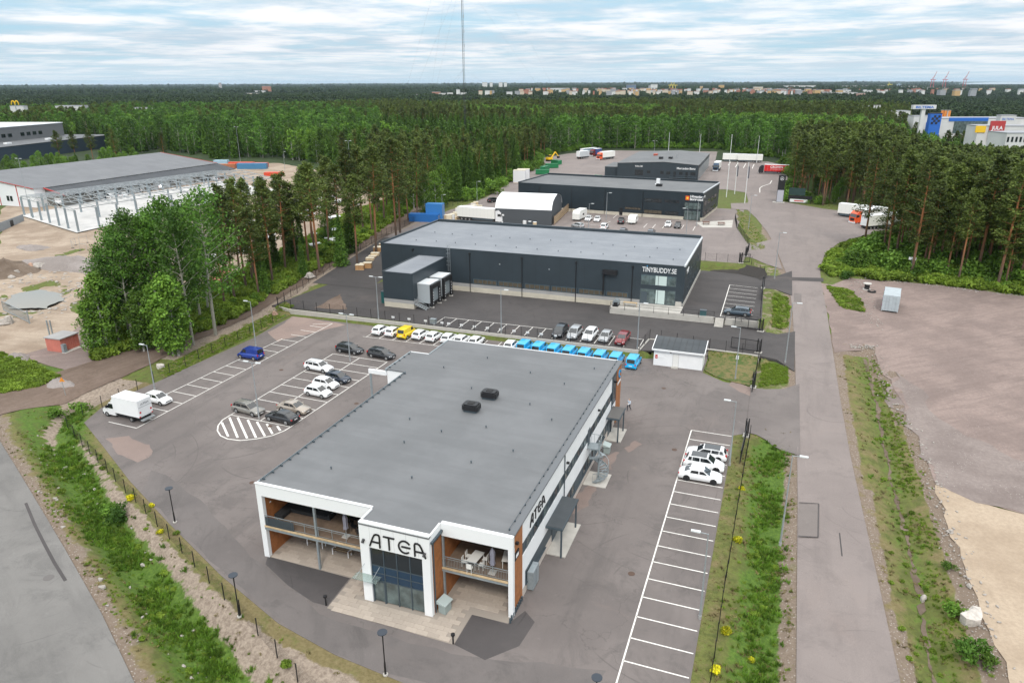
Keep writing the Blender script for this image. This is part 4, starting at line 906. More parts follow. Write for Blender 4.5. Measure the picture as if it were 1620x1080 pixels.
wallseg('retaining_wall', 'pale concrete retaining wall above the small lawn right of the white shed', [(-16.2, 115.6), (-8.2, 115.2), (-.4, 114.75)], -.3, 1.15)
TW = wallseg('terrace_wall', 'pale concrete terrace wall with black railing in front of the glazed warehouse entrance', [(-27.9, 129.4), (-8.8, 129.4)], .9, 2.22, .3)
wallseg('terrace_wall', 'low concrete wall end right of the terrace steps, below the upper car park', [(-7.0, 129.4), (-1.2, 129.4)], .9, 2.22, .3)
o = MB().box(-28.0, 129.5, .9, -27.75, 134.3, 2.2).build('wall_end', C_CONC, TW); o.location = (27.9, -129.4, 0)
mb = MB()
for i in range(8): mb.box(-8.65, 129.55-1.9+i*.25-.1, 1.0, -7.15, 129.55-1.65+i*.25-.1, 1.14+i*.14)
ts = tag(mb.build('terrace_steps', C_CONC), 'narrow concrete steps between terrace wall and upper car park', 'steps')
def railing(label, pts, z, step=2.6, h=1.05):
    R = empty('railing', (pts[0][0], pts[0][1], z), 0, label, 'railing'); ox, oy = pts[0]
    for a, b in zip(pts[:-1], pts[1:]):
        L_ = math.dist(a, b); n = max(1, int(L_/step))
        for i in range(n+1): p = lerp(a, b, i/n); o = MB().bar((0, 0, -.3), (0, 0, h), .06).build('post', C_BLACK, R); o.location = (p[0]-ox, p[1]-oy, 0)
        for hh in (h, h*.55): MB().bar((a[0]-ox, a[1]-oy, hh), (b[0]-ox, b[1]-oy, hh), .04).build('rail', C_BLACK, R)
railing('black railing along the top of the terrace wall', [(-27.8, 129.2), (-8.9, 129.2)], 2.2)
railing('short black railing above the wall right of the terrace steps', [(-6.9, 129.2), (-1.4, 129.2)], 2.2, 2.6, .9)
# embankment of dark soil behind the upper car park
def embank():
    a = [(-15, 164.6), (-7, 163.6), (-3.0, 161.2), (-2.2, 159.6)]; b = [(-15, 168.6), (-7, 168.4), (-1.8, 165.6), (-.9, 163.0)]
    mb = MB()
    for i in range(3): mb.quad((*a[i], 2.13), (*a[i+1], 2.13), (*b[i+1], 3.3 if i < 2 else 2.6), (*b[i], 3.42))
    tag(mb.build('earth_bank', M_EMBANK), kind='structure')
embank()
# ---------------------------------------------------------------- white technical shed
def build_shed():
    R = empty('technical_shed', (0, 0, 0), 0, 'small white utility shed with sloping dark roof and red sign', 'shed')
    x0, x1, y0, y1 = -16.0, -8.5, 108.0, 111.6
    mb = MB(); mb.add([(x0, y0, 0), (x1, y0, 0), (x1, y1, 0), (x0, y1, 0), (x0, y0, 2.75), (x1, y0, 2.75), (x1, y1, 3.45), (x0, y1, 3.45)], [(0, 3, 2, 1), (4, 5, 6, 7), (0, 1, 5, 4), (1, 2, 6, 5), (2, 3, 7, 6), (3, 0, 4, 7)])
    mb.build('wall', C_WHITE, R)
    s = .7/3.6
    rf = MB(); ya, yb_ = y0-.35, y1+.25; za, zb = 2.78-.35*s, 3.48+.25*s
    rf.add([(x0-.2, ya, za), (x1+.2, ya, za), (x1+.2, yb_, zb), (x0-.2, yb_, zb), (x0-.2, ya, za+.1), (x1+.2, ya, za+.1), (x1+.2, yb_, zb+.1), (x0-.2, yb_, zb+.1)], [(0, 3, 2, 1), (4, 5, 6, 7), (0, 1, 5, 4), (1, 2, 6, 5), (2, 3, 7, 6), (3, 0, 4, 7)])
    roof = rf.build('roof', R_SHED, R)
    mb = MB(); mb.box(x0-.3, ya-.1, za-.12, x1+.3, ya, za+.14); mb.bar((x0-.25, ya, za+.03), (x0-.25, yb_, zb+.03), .1, .3); mb.bar((x1+.25, ya, za+.03), (x1+.25, yb_, zb+.03), .1, .3); mb.build('fascia', C_WHITEB, roof)
    for i in range(1, 8): xx = x0+i*.94; MB().bar((xx, ya, za+.115), (xx, yb_, zb+.115), .03, .03).build('roof_seam', C_BLACK, roof)
    d = box('door', mat('door_cream', (0.74, 0.74, 0.72), .5), R, -13.0, y0-.05, .1, -12.15, y0, 2.15); MB().box(-13.06, y0-.03, .1, -13.0, y0, 2.2).box(-12.15, y0-.03, .1, -12.09, y0, 2.2).box(-13.06, y0-.03, 2.15, -12.09, y0, 2.2).build('door_frame', mat('frame_grey_light', (.5, .5, .5), .6), d)
    box('door_step', C_CONC, R, -13.15, y0-.7, 0, -12.1, y0-.05, .14)
    box('red_sign', C_RED, R, -15.75, y0-.03, 1.15, -15.4, y0, 1.75); box('white_sign', C_WHITEB, R, -15.35, y0-.03, 1.2, -14.3, y0, 1.6)
    MB().box(-15.62, y0-.036, 1.3, -15.53, y0-.03, 1.5).build('sign_mark', C_WHITEB, R)
    MB().tube((-13.4, y0-.02, 2.4), (-13.4, y0-.04, 2.4), .15, n=16).build('wall_vent', C_CONC2, R)
build_shed()
# ---------------------------------------------------------------- blue-black hall behind (Hoganas Borgestad)
def build_b3():
    p0 = G(1110, 350, 3.4); ang = math.radians(-5.3)
    R = empty('industrial_hall', (p0.x, p0.y, 3.4), ang, 'long blue-black industrial hall with orange logo behind the caravan parking', 'industrial hall')
    W_, D_, Hh = 59.5, 24.5, 8.1
    def B(n, m, *a): return box(n, m, R, *a)
    B('wall', C_DARK3, -W_, 0, 1.0, 0, D_, Hh); B('plinth', C_CREAM, -W_+.05, .04, -.3, -.1, D_-.1, 1.0)
    B('roof', R_B3, -W_+.4, .25, Hh-.05, -.3, D_-.5, Hh+.05)
    mb = MB(); mb.box(-W_-.05, -.05, Hh, -W_+.4, D_+.05, Hh+.35); mb.box(-W_+.4, D_-.5, Hh, -.3, D_+.05, Hh+.6); mb.box(-W_+.4, -.05, Hh, -.3, .25, Hh+.12); mb.build('parapet', C_DARK3, R)
    B('verge_flashing', mat('flashing_pale', (0.5, 0.53, 0.56), .4), -.3, -.05, Hh, .05, D_+.05, Hh+.3)
    for xx in (-52, -41, -30, -18): MB().tube((xx, -.1, 0), (xx, -.1, Hh-.5), .07).build('downpipe', C_BLACK, R)
    pane_y(R, -17.5, -12.2, 0, 4.6, 5.7, -1, .08, C_GLASS, C_BLACK, 4); pane_y(R, -11.4, -7, 0, 4.8, 5.6, -1, .08, C_GLASS, C_BLACK, 4); pane_y(R, -23.5, -18.5, 0, 2.0, 2.7, -1, .08, C_GLASSB, C_BLACK, 5)
    pane_y(R, -17.5, -12, 0, 1.2, 2.3, -1, .08, C_GLASSB, C_BLACK, 4); pane_y(R, -11, -7, 0, 1.2, 2.2, -1, .08, C_GLASS, C_BLACK, 4)
    pane_y(R, -5.4, -.5, 0, .1, 2.9, -1, .08, C_GLASSL, C_BLACK, 4); pane_y(R, -5.4, -.5, 0, 3.3, 5.3, -1, .08, C_GLASSL, C_BLACK, 4)
    for yy in (2, 7, 12, 17): pane_x(R, yy, yy+3.5, 0, 4.0, 5.6, 1, .08, C_GLASS, C_BLACK, 3); pane_x(R, yy, yy+3.5, 0, .9, 2.4, 1, .08, C_GLASS, C_BLACK, 3)
    wall_text('Höganäs', .95, C_WHITEB, R, (-2.2, -.02, 6.7), 0, width=3.3, bold=.03); wall_text('Borgestad', .95, C_WHITEB, R, (-2.0, -.02, 5.9), 0, width=3.8, bold=.03)
    lo = box('logo_square', mat('logo_orange', (0.75, 0.12, 0.02), .4), R, -5.2, -.1, 5.9, -4.1, 0, 7.1); MB().tube((-4.65, -.1, 6.5), (-4.65, -.14, 6.5), .33, n=12).build('logo_sun', mat('logo_yellow', (0.85, 0.55, 0.05), .4), R)
    wall_text('H', 1.0, C_WHITEB, R, (.06, 1.5, 6.6), math.pi/2, bold=.04)
    v = MB(); v.box(-17.6, 13, Hh, -16.6, 14, Hh+1.9); v.box(-17.9, 12.8, Hh+.0, -16.3, 14.2, Hh+.3); v.build('roof_chimney', C_WHITEB, R)
    v = MB(); v.prism([(-16.6, 9), (-14.9, 9), (-14.9, 10.4), (-16.6, 10.4)], Hh, Hh+.8); v.build('roof_ventilator', C_BLACK, R)
    B('side_door', C_BLACK, -25.2, -.06, .1, -24.2, 0, 2.3)
build_b3()
def build_b4():
    zb = 3.4; Hh = 6.2
    a = G(1105, 262, zb+Hh); b = G(977, 258.5, zb+Hh-.1); c = G(1127, 243, zb+Hh)
    ang = math.atan2(a.y-b.y, a.x-b.x); W_ = math.hypot(a.x-b.x, a.y-b.y); D_ = math.hypot(c.x-a.x, c.y-a.y)
    R = empty('truck_workshop', (a.x, a.y, zb), ang, 'dark grey truck workshop with Mercedes-Benz and Veho Bil lettering and low pitched roof', 'workshop')
    mb = MB(); r = 1.0; w2 = -W_*.42
    mb.add([(-W_, 0, 0), (0, 0, 0), (0, D_, 0), (-W_, D_, 0), (-W_, 0, Hh), (w2, 0, Hh+r), (0, 0, Hh), (0, D_, Hh), (w2, D_, Hh+r), (-W_, D_, Hh)], [(0, 1, 6, 5, 4), (1, 2, 7, 6), (2, 3, 9, 8, 7), (3, 0, 4, 9), (0, 3, 2, 1)]); mb.build('wall', C_DARK, R)
    mb = MB(); t = .15
    mb.add([(-W_-.2, -.2, Hh), (w2, -.2, Hh+r), (.2, -.2, Hh), (.2, D_+.2, Hh), (w2, D_+.2, Hh+r), (-W_-.2, D_+.2, Hh), (-W_-.2, -.2, Hh+t), (w2, -.2, Hh+r+t), (.2, -.2, Hh+t), (.2, D_+.2, Hh+t), (w2, D_+.2, Hh+r+t), (-W_-.2, D_+.2, Hh+t)],
           [(6, 7, 10, 11), (7, 8, 9, 10), (0, 1, 7, 6), (1, 2, 8, 7), (2, 3, 9, 8), (3, 4, 10, 9), (4, 5, 11, 10), (5, 0, 6, 11), (0, 5, 4, 1), (1, 4, 3, 2)]); mb.build('roof', R_B3, R)
    box('low_wing', C_DARK, R, -W_-6, 3, 0, -W_, 22, 4.2); box('wing_roof', R_B3, R, -W_-6.1, 2.9, 4.2, -W_, 22, 4.35)
    for x0, x1, z0, z1 in ((-26, -22.6, 1.5, 3.7), (-21, -19.5, 2.4, 3.5), (-15.3, -14, 2.3, 3.5), (-12.8, -11.3, 2.2, 3.4), (-9.9, -8.9, .2, 3.4), (-7.6, -6.2, 2.2, 3.4), (-5, -4, .2, 3.4), (-3, -.9, 1.9, 3.4)): pane_y(R, x0, x1, 0, z0, z1, -1, .08, C_GLASS, C_BLACK, 2 if x1-x0 > 1.2 else 1)
    mb = MB()
    for x in np.arange(-11.5, -.4, .5): mb.bar((x, -1.6, 1.2), (x, -1.6, 2.1), .05)
    mb.bar((-11.5, -1.6, 2.15), (-.5, -1.6, 2.15), .08); mb.box(-11.5, -1.6, 1.0, -.5, 0, 1.15); mb.build('balcony', C_TRIM, R)
    wall_text('Mercedes-Benz', 1.25, C_WHITEB, R, (-4.9, -.02, 4.4), 0, width=7.6, bold=.02); wall_text('Veho Bil', .95, C_WHITEB, R, (-24.5, -.02, 4.9), 0, width=3.2, bold=.012)
    for i in range(9): y0 = 4+i*6.0; box('overhead_door', C_STEEL, R, 0, y0, 0, .12, y0+4, 4.6)
    for x, y in ((-18, 12), (-14, 13)): MB().prism([(x, y), (x+1.6, y), (x+1.6, y+2.5), (x, y+2.5)], Hh+.8, Hh+1.9).build('roof_ventilator', C_BLACK, R)
    MB().prism([(-23, 30), (-21.3, 30), (-21.3, 33), (-23, 33)], Hh+.6, Hh+1.5).build('roof_ventilator', mat('vent_red', (.35, .07, .04), .5), R)
    MB().tube((-11.5, 22, Hh), (-11.5, 22, Hh+2.4), .15).build('flue', C_STEEL, R)
build_b4()
# ---------------------------------------------------------------- storage tent
def build_tent():
    zb = 3.4; a = G(872, 357, zb); b = G(784, 353, zb); ang = math.atan2(a.y-b.y, a.x-b.x); L_ = math.dist((a.x, a.y), (b.x, b.y))
    c = G(889, 333, zb); W_ = max(12.0, math.hypot(c.x-a.x, c.y-a.y)); W_ = min(W_, 15)
    R = empty('storage_tent', (a.x, a.y, zb), ang, 'arched storage tent with white roof and grey walls', 'storage tent')
    prof = [(0, 0), (0, 4.3), (.6, 5.6), (1.9, 6.7), (W_*.32, 7.5), (W_/2, 7.95), (W_*.68, 7.5), (W_-1.9, 6.7), (W_-.6, 5.6), (W_, 4.3), (W_, 0)]
    n = len(prof); g_ = mat('tent_grey', (0.07, 0.078, 0.087), .6); w_ = mat('tent_white', (0.82, 0.83, 0.84), .45)
    mb = MB(); mb.add([(-L_, 0, 0), (0, 0, 0), (0, 0, 4.3), (-L_, 0, 4.3)], [(0, 1, 2, 3)]); mb.add([(-L_, W_, 0), (0, W_, 0), (0, W_, 4.3), (-L_, W_, 4.3)], [(3, 2, 1, 0)])
    mb.add([(0, p[0], p[1]) for p in prof], [tuple(range(n))]); mb.add([(-L_, p[0], p[1]) for p in prof], [tuple(range(n))[::-1]]); mb.build('tent_wall', g_, R)
    mb = MB()
    for i in range(1, n-2):
        p, q = prof[i], prof[i+1]; mb.add([(-L_-.1, p[0], p[1]+.03), (.1, p[0], p[1]+.03), (.1, q[0], q[1]+.03), (-L_-.1, q[0], q[1]+.03)], [(0, 1, 2, 3)])
    mb.build('tent_roof', w_, R); box('tent_sign', C_WHITEB, R, -L_+1.5, -.04, 2.2, -L_+2.6, 0, 2.7)
    for x, y in ((-L_+18.6, -1.2), (-L_+20.8, -1.5), (-L_+23.0, -1.2)): pass
build_tent()
# timber screen between tent and hall
def boards_fence():
    a = G(877, 356, 3.4); b = G(901, 333, 3.4); L_ = math.dist((a.x, a.y), (b.x, b.y)); R = empty('board_fence', (a.x, a.y, 3.4), math.atan2(b.y-a.y, b.x-a.x), 'brown horizontal board fence beside the storage tent', 'fence')
    for i in range(9): box('board', C_WOOD if i % 2 else mat('brown_board', (.28, .2, .14), .8), R, 0, -.03, .15+i*.27, L_, .03, .38+i*.27)
    for i in range(6): box('post', MATS['brown_board'], R, L_*i/5-.06, .03, 0, L_*i/5+.06, .15, 2.6)
boards_fence()
# ---------------------------------------------------------------- long store on the left with red trims
def build_store():
    z = 2.2; zt = z+8.5
    a = G(60, 331, z); b = G(345, 283, z); ang = math.atan2(b.y-a.y, b.x-a.x); L_ = math.dist((a.x, a.y), (b.x, b.y))
    R = empty('builders_store', (a.x, a.y, z), ang, 'very long store with grey roof, white gable and red trim', 'store building')
    Wd = 62.0; He = 6.8; Hr = 10.5
    wt = mat('store_white', (.74, .75, .77), .5); gr = mat('store_greywall', (.14, .135, .125), .6); rd = mat('trim_red', (.42, .035, .03), .5); rf = roofmat('store_roof', (.15, .155, .165), (.175, .18, .19)); rf2 = roofmat('store_roof_low', (.055, .06, .068), (.07, .075, .083))
    mb = MB(); mb.add([(0, 0, 0), (L_, 0, 0), (L_, Wd, 0), (0, Wd, 0), (0, 0, He), (L_, 0, He), (L_, Wd, He), (0, Wd, He), (0, Wd/2, Hr), (L_, Wd/2, Hr)], [(0, 1, 5, 4), (1, 2, 6, 9, 5), (2, 3, 7, 6), (3, 0, 4, 8, 7)]); mb.build('wall', wt, R)
    mb = MB(); mb.add([(-.4, -.4, He+.0), (L_+.4, -.4, He), (L_+.4, Wd/2, Hr+.1), (-.4, Wd/2, Hr+.1), (L_+.4, Wd+.4, He), (-.4, Wd+.4, He)], [(0, 1, 2, 3), (3, 2, 4, 5)]); roof = mb.build('roof', rf, R)
    [MB().bar((x_, y_, He+.05), (x_, Wd/2, Hr+.1), .18, .2).build('roof_edge_trim', rd, roof) for x_, y_ in ((-.45, -.4), (-.45, Wd+.4), (L_+.45, -.4))]
    # lean-to along the near side
    d = 9.0
    mb = MB(); mb.add([(4, -d, 0), (L_-20, -d, 0), (L_-20, 0, 0), (4, 0, 0), (4, -d, 4.6), (L_-20, -d, 4.6), (L_-20, -.05, He-.4), (4, -.05, He-.4)], [(0, 1, 5, 4), (1, 2, 6, 5), (3, 0, 4, 7)]); mb.build('lean_to_wall', gr, R)
    mb = MB(); mb.add([(3.6, -d-.5, 4.6), (L_+1, -d-.5, 4.6), (L_+1, -.05, He-.2), (3.6, -.05, He-.2), (3.6, -d-.5, 4.35), (L_+1, -d-.5, 4.35)], [(0, 1, 2, 3), (4, 5, 1, 0)]); mb.build('lean_to_roof', rf2, R)
    MB().bar((3.5, -d-.5, 4.6), (3.5, -.1, He-.15), .3, .35).build('roof_edge_trim', rd, R)
    n = 12
    for i in range(n): xx = 12+(L_-36)*i/n; box('bay_door', C_STEEL if i % 3 else gr, R, xx, -d-.08, .1, xx+4.0, -d, 3.9)
    for i in range(13): xx = 9+(L_-20)*i/13; box('bay_post', C_TRIM, R, xx, -d-.3, 0, xx+.25, -d-.05, 4.5)
    for yy in (8, 17, 27, 36, 46): box('red_batten', rd, R, -.1, yy, .1, 0, yy+.3, He+.05+(min(yy, Wd-yy))*.11)
    for yy in (11, 12.6, 20.5, 23.2, 25): box('window', C_GLASS, R, -.12, yy, 2.2, 0, yy+1.1, 3.9)
    box('hoarding', C_WHITEB, R, 3.85, -d+2.3, 1.7, 3.98, -d+5.2, 3.4)
build_store()
def build_backleft():
    z = 2.0; a = G(-60, 240, z+9); b = G(176, 213, z+9)
    ang = math.atan2(b.y-a.y, b.x-a.x); L_ = math.dist((a.x, a.y), (b.x, b.y)); R = empty('factory_building', (a.x, a.y, z), ang, 'grey factory with white upper roof standing behind young trees, far left', 'factory')
    navy = mat('factory_navy', (.03, .045, .07), .5); gr = mat('factory_grey', (.14, .145, .15), .6); lr = roofmat('factory_low_roof', (.12, .125, .135), (.14, .145, .15)); wr_ = mat('factory_white_roof', (.8, .82, .84), .5)
    box('lower_wall', navy, R, 0, 0, 0, L_, 55, 8.8); box('lower_roof', lr, R, -.3, -.3, 8.8, L_+.3, 55.3, 9.05)
    box('upper_wall', gr, R, -20, 26, 9.05, L_*.93, 80, 16.8); box('upper_roof', wr_, R, -20.4, 25.7, 16.8, L_*.93+.4, 80.4, 17.2)
    for i in range(14):
        if i in (4, 9): continue
        xx = L_*.2+i*5.2; box('window', C_GLASS, R, xx, 25.9, 11.2, xx+3.2, 26, 13.2)
    for xx in (L_*.35, L_*.62): box('roof_light', C_WHITEB, R, xx, 10, 9.05, xx+4, 12, 9.9)
build_backleft()
# ================================================================ vehicles
PAINT = {'white': (0.80, 0.81, 0.82), 'black': (0.012, 0.014, 0.018), 'navy': (0.012, 0.022, 0.042), 'blue': (0.01, 0.045, 0.30), 'cyan': (0.0, 0.40, 0.78), 'silver': (0.40, 0.41, 0.42), 'greybrown': (0.23, 0.22, 0.20),
         'beige': (0.36, 0.31, 0.26), 'yellow': (0.85, 0.62, 0.01), 'red': (0.22, 0.012, 0.015), 'darkgrey': (0.045, 0.055, 0.068), 'slate': (0.05, 0.075, 0.10)}
def paint(c): return mat('car_paint_'+c, PAINT[c], 0.28, 0.0 if c in ('white', 'yellow', 'cyan') else 0.25, coat=0.8)
CARK = {  # L, W, H, belt, cowl, screen top, rear top, rear base, wheel r
    'hatch': (4.0, 1.74, 1.48, .92, .235, .43, .86, .965, .31), 'sedan': (4.75, 1.84, 1.45, .93, .27, .43, .72, .89, .33), 'estate': (4.75, 1.82, 1.50, .93, .26, .42, .90, .98, .33),
    'suv': (4.6, 1.87, 1.66, 1.03, .24, .41, .88, .97, .36), 'mpv': (4.4, 1.80, 1.68, 1.0, .18, .38, .90, .975, .32), 'van': (4.4, 1.80, 1.82, 1.05, .19, .34, .955, .99, .32)}
def car_meshes(kind):
    def make():
        L_, W_, H_, bz, a0, a1, d1, d0, wr_ = CARK[kind]; hw = W_/2; z0 = .2
        Y = lambda t: L_/2-t*L_
        st = [(0, .50, .74, .34), (.012, .62, .86, .22), (.04, .72, .93, z0), (.10, .80, .985, z0), (a0*.6, .87, 1, z0), (a0, bz, 1, z0), (.5, bz+.02, 1, z0), (d1, bz+.04, 1, z0), (d0-.015 if d0 > .93 else d0, bz+.03, .985, z0), (.975, bz+.0, .95, z0), (.993, bz-.12, .91, z0+.05), (1, .55, .84, .34)]
        mb = MB(); ring = []
        for t, zt, wf, zb in st:
            w = hw*wf; y = Y(t); zs = max(zt-.12, zb+.12)
            ring.append([(-w*.86, y, zb), (-w*.98, y, zb+.10), (-w, y, (zb+zs)/2+.05), (-w*.965, y, zs), (-w*.80, y, zt), (0, y, zt+.025), (w*.80, y, zt), (w*.965, y, zs), (w, y, (zb+zs)/2+.05), (w*.98, y, zb+.10), (w*.86, y, zb)])
        n = len(ring[0]); vs = [p for r in ring for p in r]; fs = []
        for i in range(len(ring)-1):
            for j in range(n-1): a = i*n+j; fs.append((a, a+1, a+n+1, a+n))
            fs.append((i*n+n-1, i*n, (i+1)*n, (i+1)*n+n-1))
        fs.append(tuple(range(n))[::-1]); fs.append(tuple(range((len(ring)-1)*n, len(ring)*n)))
        mb.add(vs, fs); body = mb.mesh('body', None, True)
        # cabin
        tb = .90; tt = .74 if kind != 'van' else .84
        def sec(t, z, f): return [(-hw*f, Y(t), z), (0, Y(t), z+(.02 if z > bz+.1 else 0)), (hw*f, Y(t), z)]
        roofz = H_-.03
        lo = [sec(a0, bz-.02, tb*.96), sec(d0, bz, tb*.95)]; hi = [sec(a1, roofz-.03, tt), sec((a1+d1)/2, roofz+.01, tt), sec(d1, roofz-.05 if kind != 'van' else roofz-.01, tt*.97)]
        V = lo[0]+hi[0]+hi[1]+hi[2]+lo[1]
        F = [(0, 1, 4, 3), (1, 2, 5, 4), (3, 4, 7, 6), (4, 5, 8, 7), (6, 7, 10, 9), (7, 8, 11, 10), (9, 10, 13, 12), (10, 11, 14, 13), (0, 3, 6, 9, 12), (2, 14, 11, 8, 5)]
        cab = MB().add(V, [tuple(f) for f in F]).mesh('cabin')
        def q(A, B, C, D, out, ins=(.08, .1), name='window'):
            A, B, C, D = map(Vector, (A, B, C, D)); o = Vector(out)*.014
            def P(u, v): return (A*(1-u)+B*u)*(1-v)+(D*(1-u)+C*u)*v+o
            u0, v0 = ins; p = [P(u0, v0), P(1-u0, v0), P(1-u0, 1-v0*.8), P(u0, 1-v0*.8)]
            return MB().add(p, [(0, 1, 2, 3)]).mesh(name, C_CARG)
        gl = []
        gl.append(('windscreen', q(lo[0][2], lo[0][0], hi[0][0], hi[0][2], (0, .6, .8), (.05, .06), 'windscreen')))
        gl.append(('rear_window', q(lo[1][0], lo[1][2], hi[2][2], hi[2][0], (0, -.7, .6), (.09, .14 if kind != 'van' else .1), 'rear_window')))
        npan = {'hatch': 2, 'sedan': 2, 'estate': 3, 'suv': 3, 'mpv': 3, 'van': 1}[kind]
        for s in (-1, 1):
            def S(t, top):
                # side surface point at longitudinal t
                ya = a0+(a1-a0)*.9; f = 1 if top else 0
                z = (roofz-.10) if top else bz+.07
                k = (z-bz)/(roofz-bz); return (s*hw*(tb*.955*(1-k)+tt*k)+s*.015, Y(t), z)
            te = (a0+.03, a1-.01); bs = [a0+.055, (a0+d1)/2+.03, d1-.02, d0-.035]; tp = [a1+.005, (a0+d1)/2+.035, d1-.05, d1-.015]
            if npan == 2: segs = [(bs[0], bs[1]-.012, tp[0], tp[1]-.012), (bs[1]+.012, min(bs[2]+.03, d0-.03), tp[1]+.012, tp[2]+.03)]
            elif npan == 3: m2 = (bs[1]+d1)/2+.02; segs = [(bs[0], bs[1]-.012, tp[0], tp[1]-.012), (bs[1]+.012, m2+.02, tp[1]+.012, m2+.02), (m2+.04, bs[2]+.035 if kind == 'estate' else bs[2]+.03, m2+.04, tp[2]+.03)]
            else: segs = [(a0+.05, .46, a1+.005, .46)]
            for b0, b1, t0, t1 in segs:
                p = [S(b0, 0), S(b1, 0), S(t1, 1), S(t0, 1)]
                if s > 0: p = p[::-1]
                gl.append(('side_window', MB().add(p, [(0, 1, 2, 3)]).mesh('side_window', C_CARG)))
        det = {}
        mb = MB(); mb.prism([(-.02, 0), (.02, 0), (.02, .1), (-.02, .1)], 0, .1)
        # lamps
        def lamp(front, s):
            y = Y(.018) if front else Y(.99); w = hw*.62
            mb = MB()
            if front: mb.add([(s*w*.85, y+.06, .60), (s*hw*.90, y-.17, .60), (s*hw*.90, y-.24, .74), (s*w*.85, y-.03, .745)], [(0, 1, 2, 3) if s < 0 else (3, 2, 1, 0)]); mb.add([(s*w*.85, y+.055, .60), (s*hw*.905, y-.16, .60), (s*hw*.905, y-.22, .66), (s*w*.85, y+.03, .66)], [(0, 1, 2, 3) if s < 0 else (3, 2, 1, 0)])
            else:
                z0_, z1_ = (.72, .92) if kind != 'van' and kind != 'estate' and kind != 'suv' and kind != 'mpv' else (.75, 1.12)
                mb.box(s*hw*.70, y-.035, z0_, s*hw*.90, y+.16, z1_-.06)
            return mb.mesh('headlight' if front else 'tail_light', C_HEAD if front else C_TAIL)
        lamps = [(('headlight' if f else 'tail_light'), lamp(f, s)) for f in (1, 0) for s in (-1, 1)]
        gr = MB().box(-hw*.5, Y(0)-.03, .46, hw*.5, Y(0)+.012, .58).mesh('grille', C_BLACK)
        pl = [MB().box(-.26, Y(0), .36, .26, Y(0)+.03, .46).mesh('number_plate', C_PLATE), MB().box(-.26, Y(1)-.025, .66, .26, Y(1)+.01, .77).mesh('number_plate', C_PLATE)]
        bm = MB().box(-hw*.84, Y(1)-.03, .30, hw*.84, Y(1)+.1, .44).mesh('bumper', C_RUB)
        mir = []
        for s in (-1, 1): mir.append(MB().box(s*hw*.93, Y(a0+.085), bz+.03, s*(hw+.14), Y(a0+.06), bz+.16).mesh('mirror'))
        def wheel():
            t = MB().tube((-.11, 0, 0), (.11, 0, 0), wr_, n=16).mesh('wheel', C_RUB); r = MB().tube((-.117, 0, 0), (.117, 0, 0), wr_*.66, n=12).mesh('rim', C_RIM); rd = MB().tube((-.119, 0, 0), (.119, 0, 0), wr_*.66, n=12).mesh('rim', C_BLACK); return t, r, rd
        arch = []
        for s in (-1, 1):
            for t in (.185, .80): arch.append(((s*(hw-.10), Y(t), wr_), MB().tube((s*(hw-.16), Y(t), wr_+.03), (s*(hw+.004), Y(t), wr_+.03), wr_*1.16, n=14).mesh('wheel_arch', C_RUB)))
        return dict(body=body, cab=cab, gl=gl, lamps=lamps, gr=gr, pl=pl, bm=bm, mir=mir, wh=wheel(), arch=arch, dim=CARK[kind])
    return shared(('car', kind), make)
PM = {}
def painted(me, col):
    k = (me.name, col)
    if k not in PM: c = me.copy(); c.materials.clear(); c.materials.append(paint(col)); PM[k] = c
    return PM[k]
def car(kind, col, p, deg, label, group=None, name='parked_car', cat='car', extra=None, rims=0):
    M = car_meshes(kind)
    R = empty(name, (p[0], p[1], p[2]), math.radians(deg-90), label, cat, group)
    obj('body', painted(M['body'], col), R); obj('cabin', painted(M['cab'], col), R)
    for n, me in M['gl']: obj(n, me, R)
    for n, me in M['lamps']: obj(n, me, R)
    obj('grille', M['gr'], R); obj('bumper', M['bm'], R)
    for me in M['pl']: obj('number_plate', me, R)
    for me in M['mir']: obj('mirror', painted(me, col), R)
    for pos, am in M['arch']:
        obj('wheel_arch', am, R); w = obj('wheel', M['wh'][0], R); w.location = pos; obj('rim', M['wh'][2 if rims else 1], w)
    L_, W_, H_ = M['dim'][:3]
    if extra == 'glassroof': o = MB().box(-W_*.33, -L_*.32, H_-.02, W_*.33, L_*.06, H_+.012).build('glass_roof', C_CARG, R)
    if extra == 'rails':
        for s in (-1, 1): MB().bar((s*W_*.34, L_*.02, H_+.03), (s*W_*.33, -L_*.36, H_), .05).build('roof_rail', C_TRIM, R)
    if extra == 'solid': pass
    return R
def cg(px, py, z=0.0): return G(px, py, z)
def at_car(kind, col, px, py, z, deg, label, **k): p = cg(px, py, z+.0); return car(kind, col, (p.x, p.y, z+.012), deg, label, **k)
# main car park, left side (py given at the middle of the car's footprint)
at_car('hatch', 'white', 251, 636, 0, -3, 'small white hatchback parked beside the white box truck')
at_car('van', 'blue', 397, 566, 0, 177, 'bright blue small van alone in the left row of stalls', name='parked_van', cat='van')
at_car('estate', 'black', 554, 557, 0, -4, 'black estate car at the top end of the middle stalls, left of the pair', group='pair of black estate cars', extra='rails')
at_car('estate', 'black', 604, 565, 0, -6, 'black estate car nearest the office roof, right of the pair', group='pair of black estate cars', extra='rails')
at_car('estate', 'white', 505, 585, 0, -6, 'white estate car in the middle stalls beside the dark hatchback', extra='rails')
at_car('hatch', 'navy', 535, 603, 0, -5, 'dark blue hatchback between white cars in the middle stalls')
at_car('hatch', 'white', 516, 612, 0, -5, 'white hatchback with pale blue side marking in the middle stalls')
at_car('hatch', 'white', 504, 625, 0, -5, 'white hatchback lowest of the white cars in the middle stalls')
at_car('estate', 'greybrown', 394, 652, 0, -6, 'grey brown estate car beside the white striped oval', extra='rails')
at_car('sedan', 'beige', 466, 650, 0, -5, 'beige sedan beside the black sedan near the striped oval')
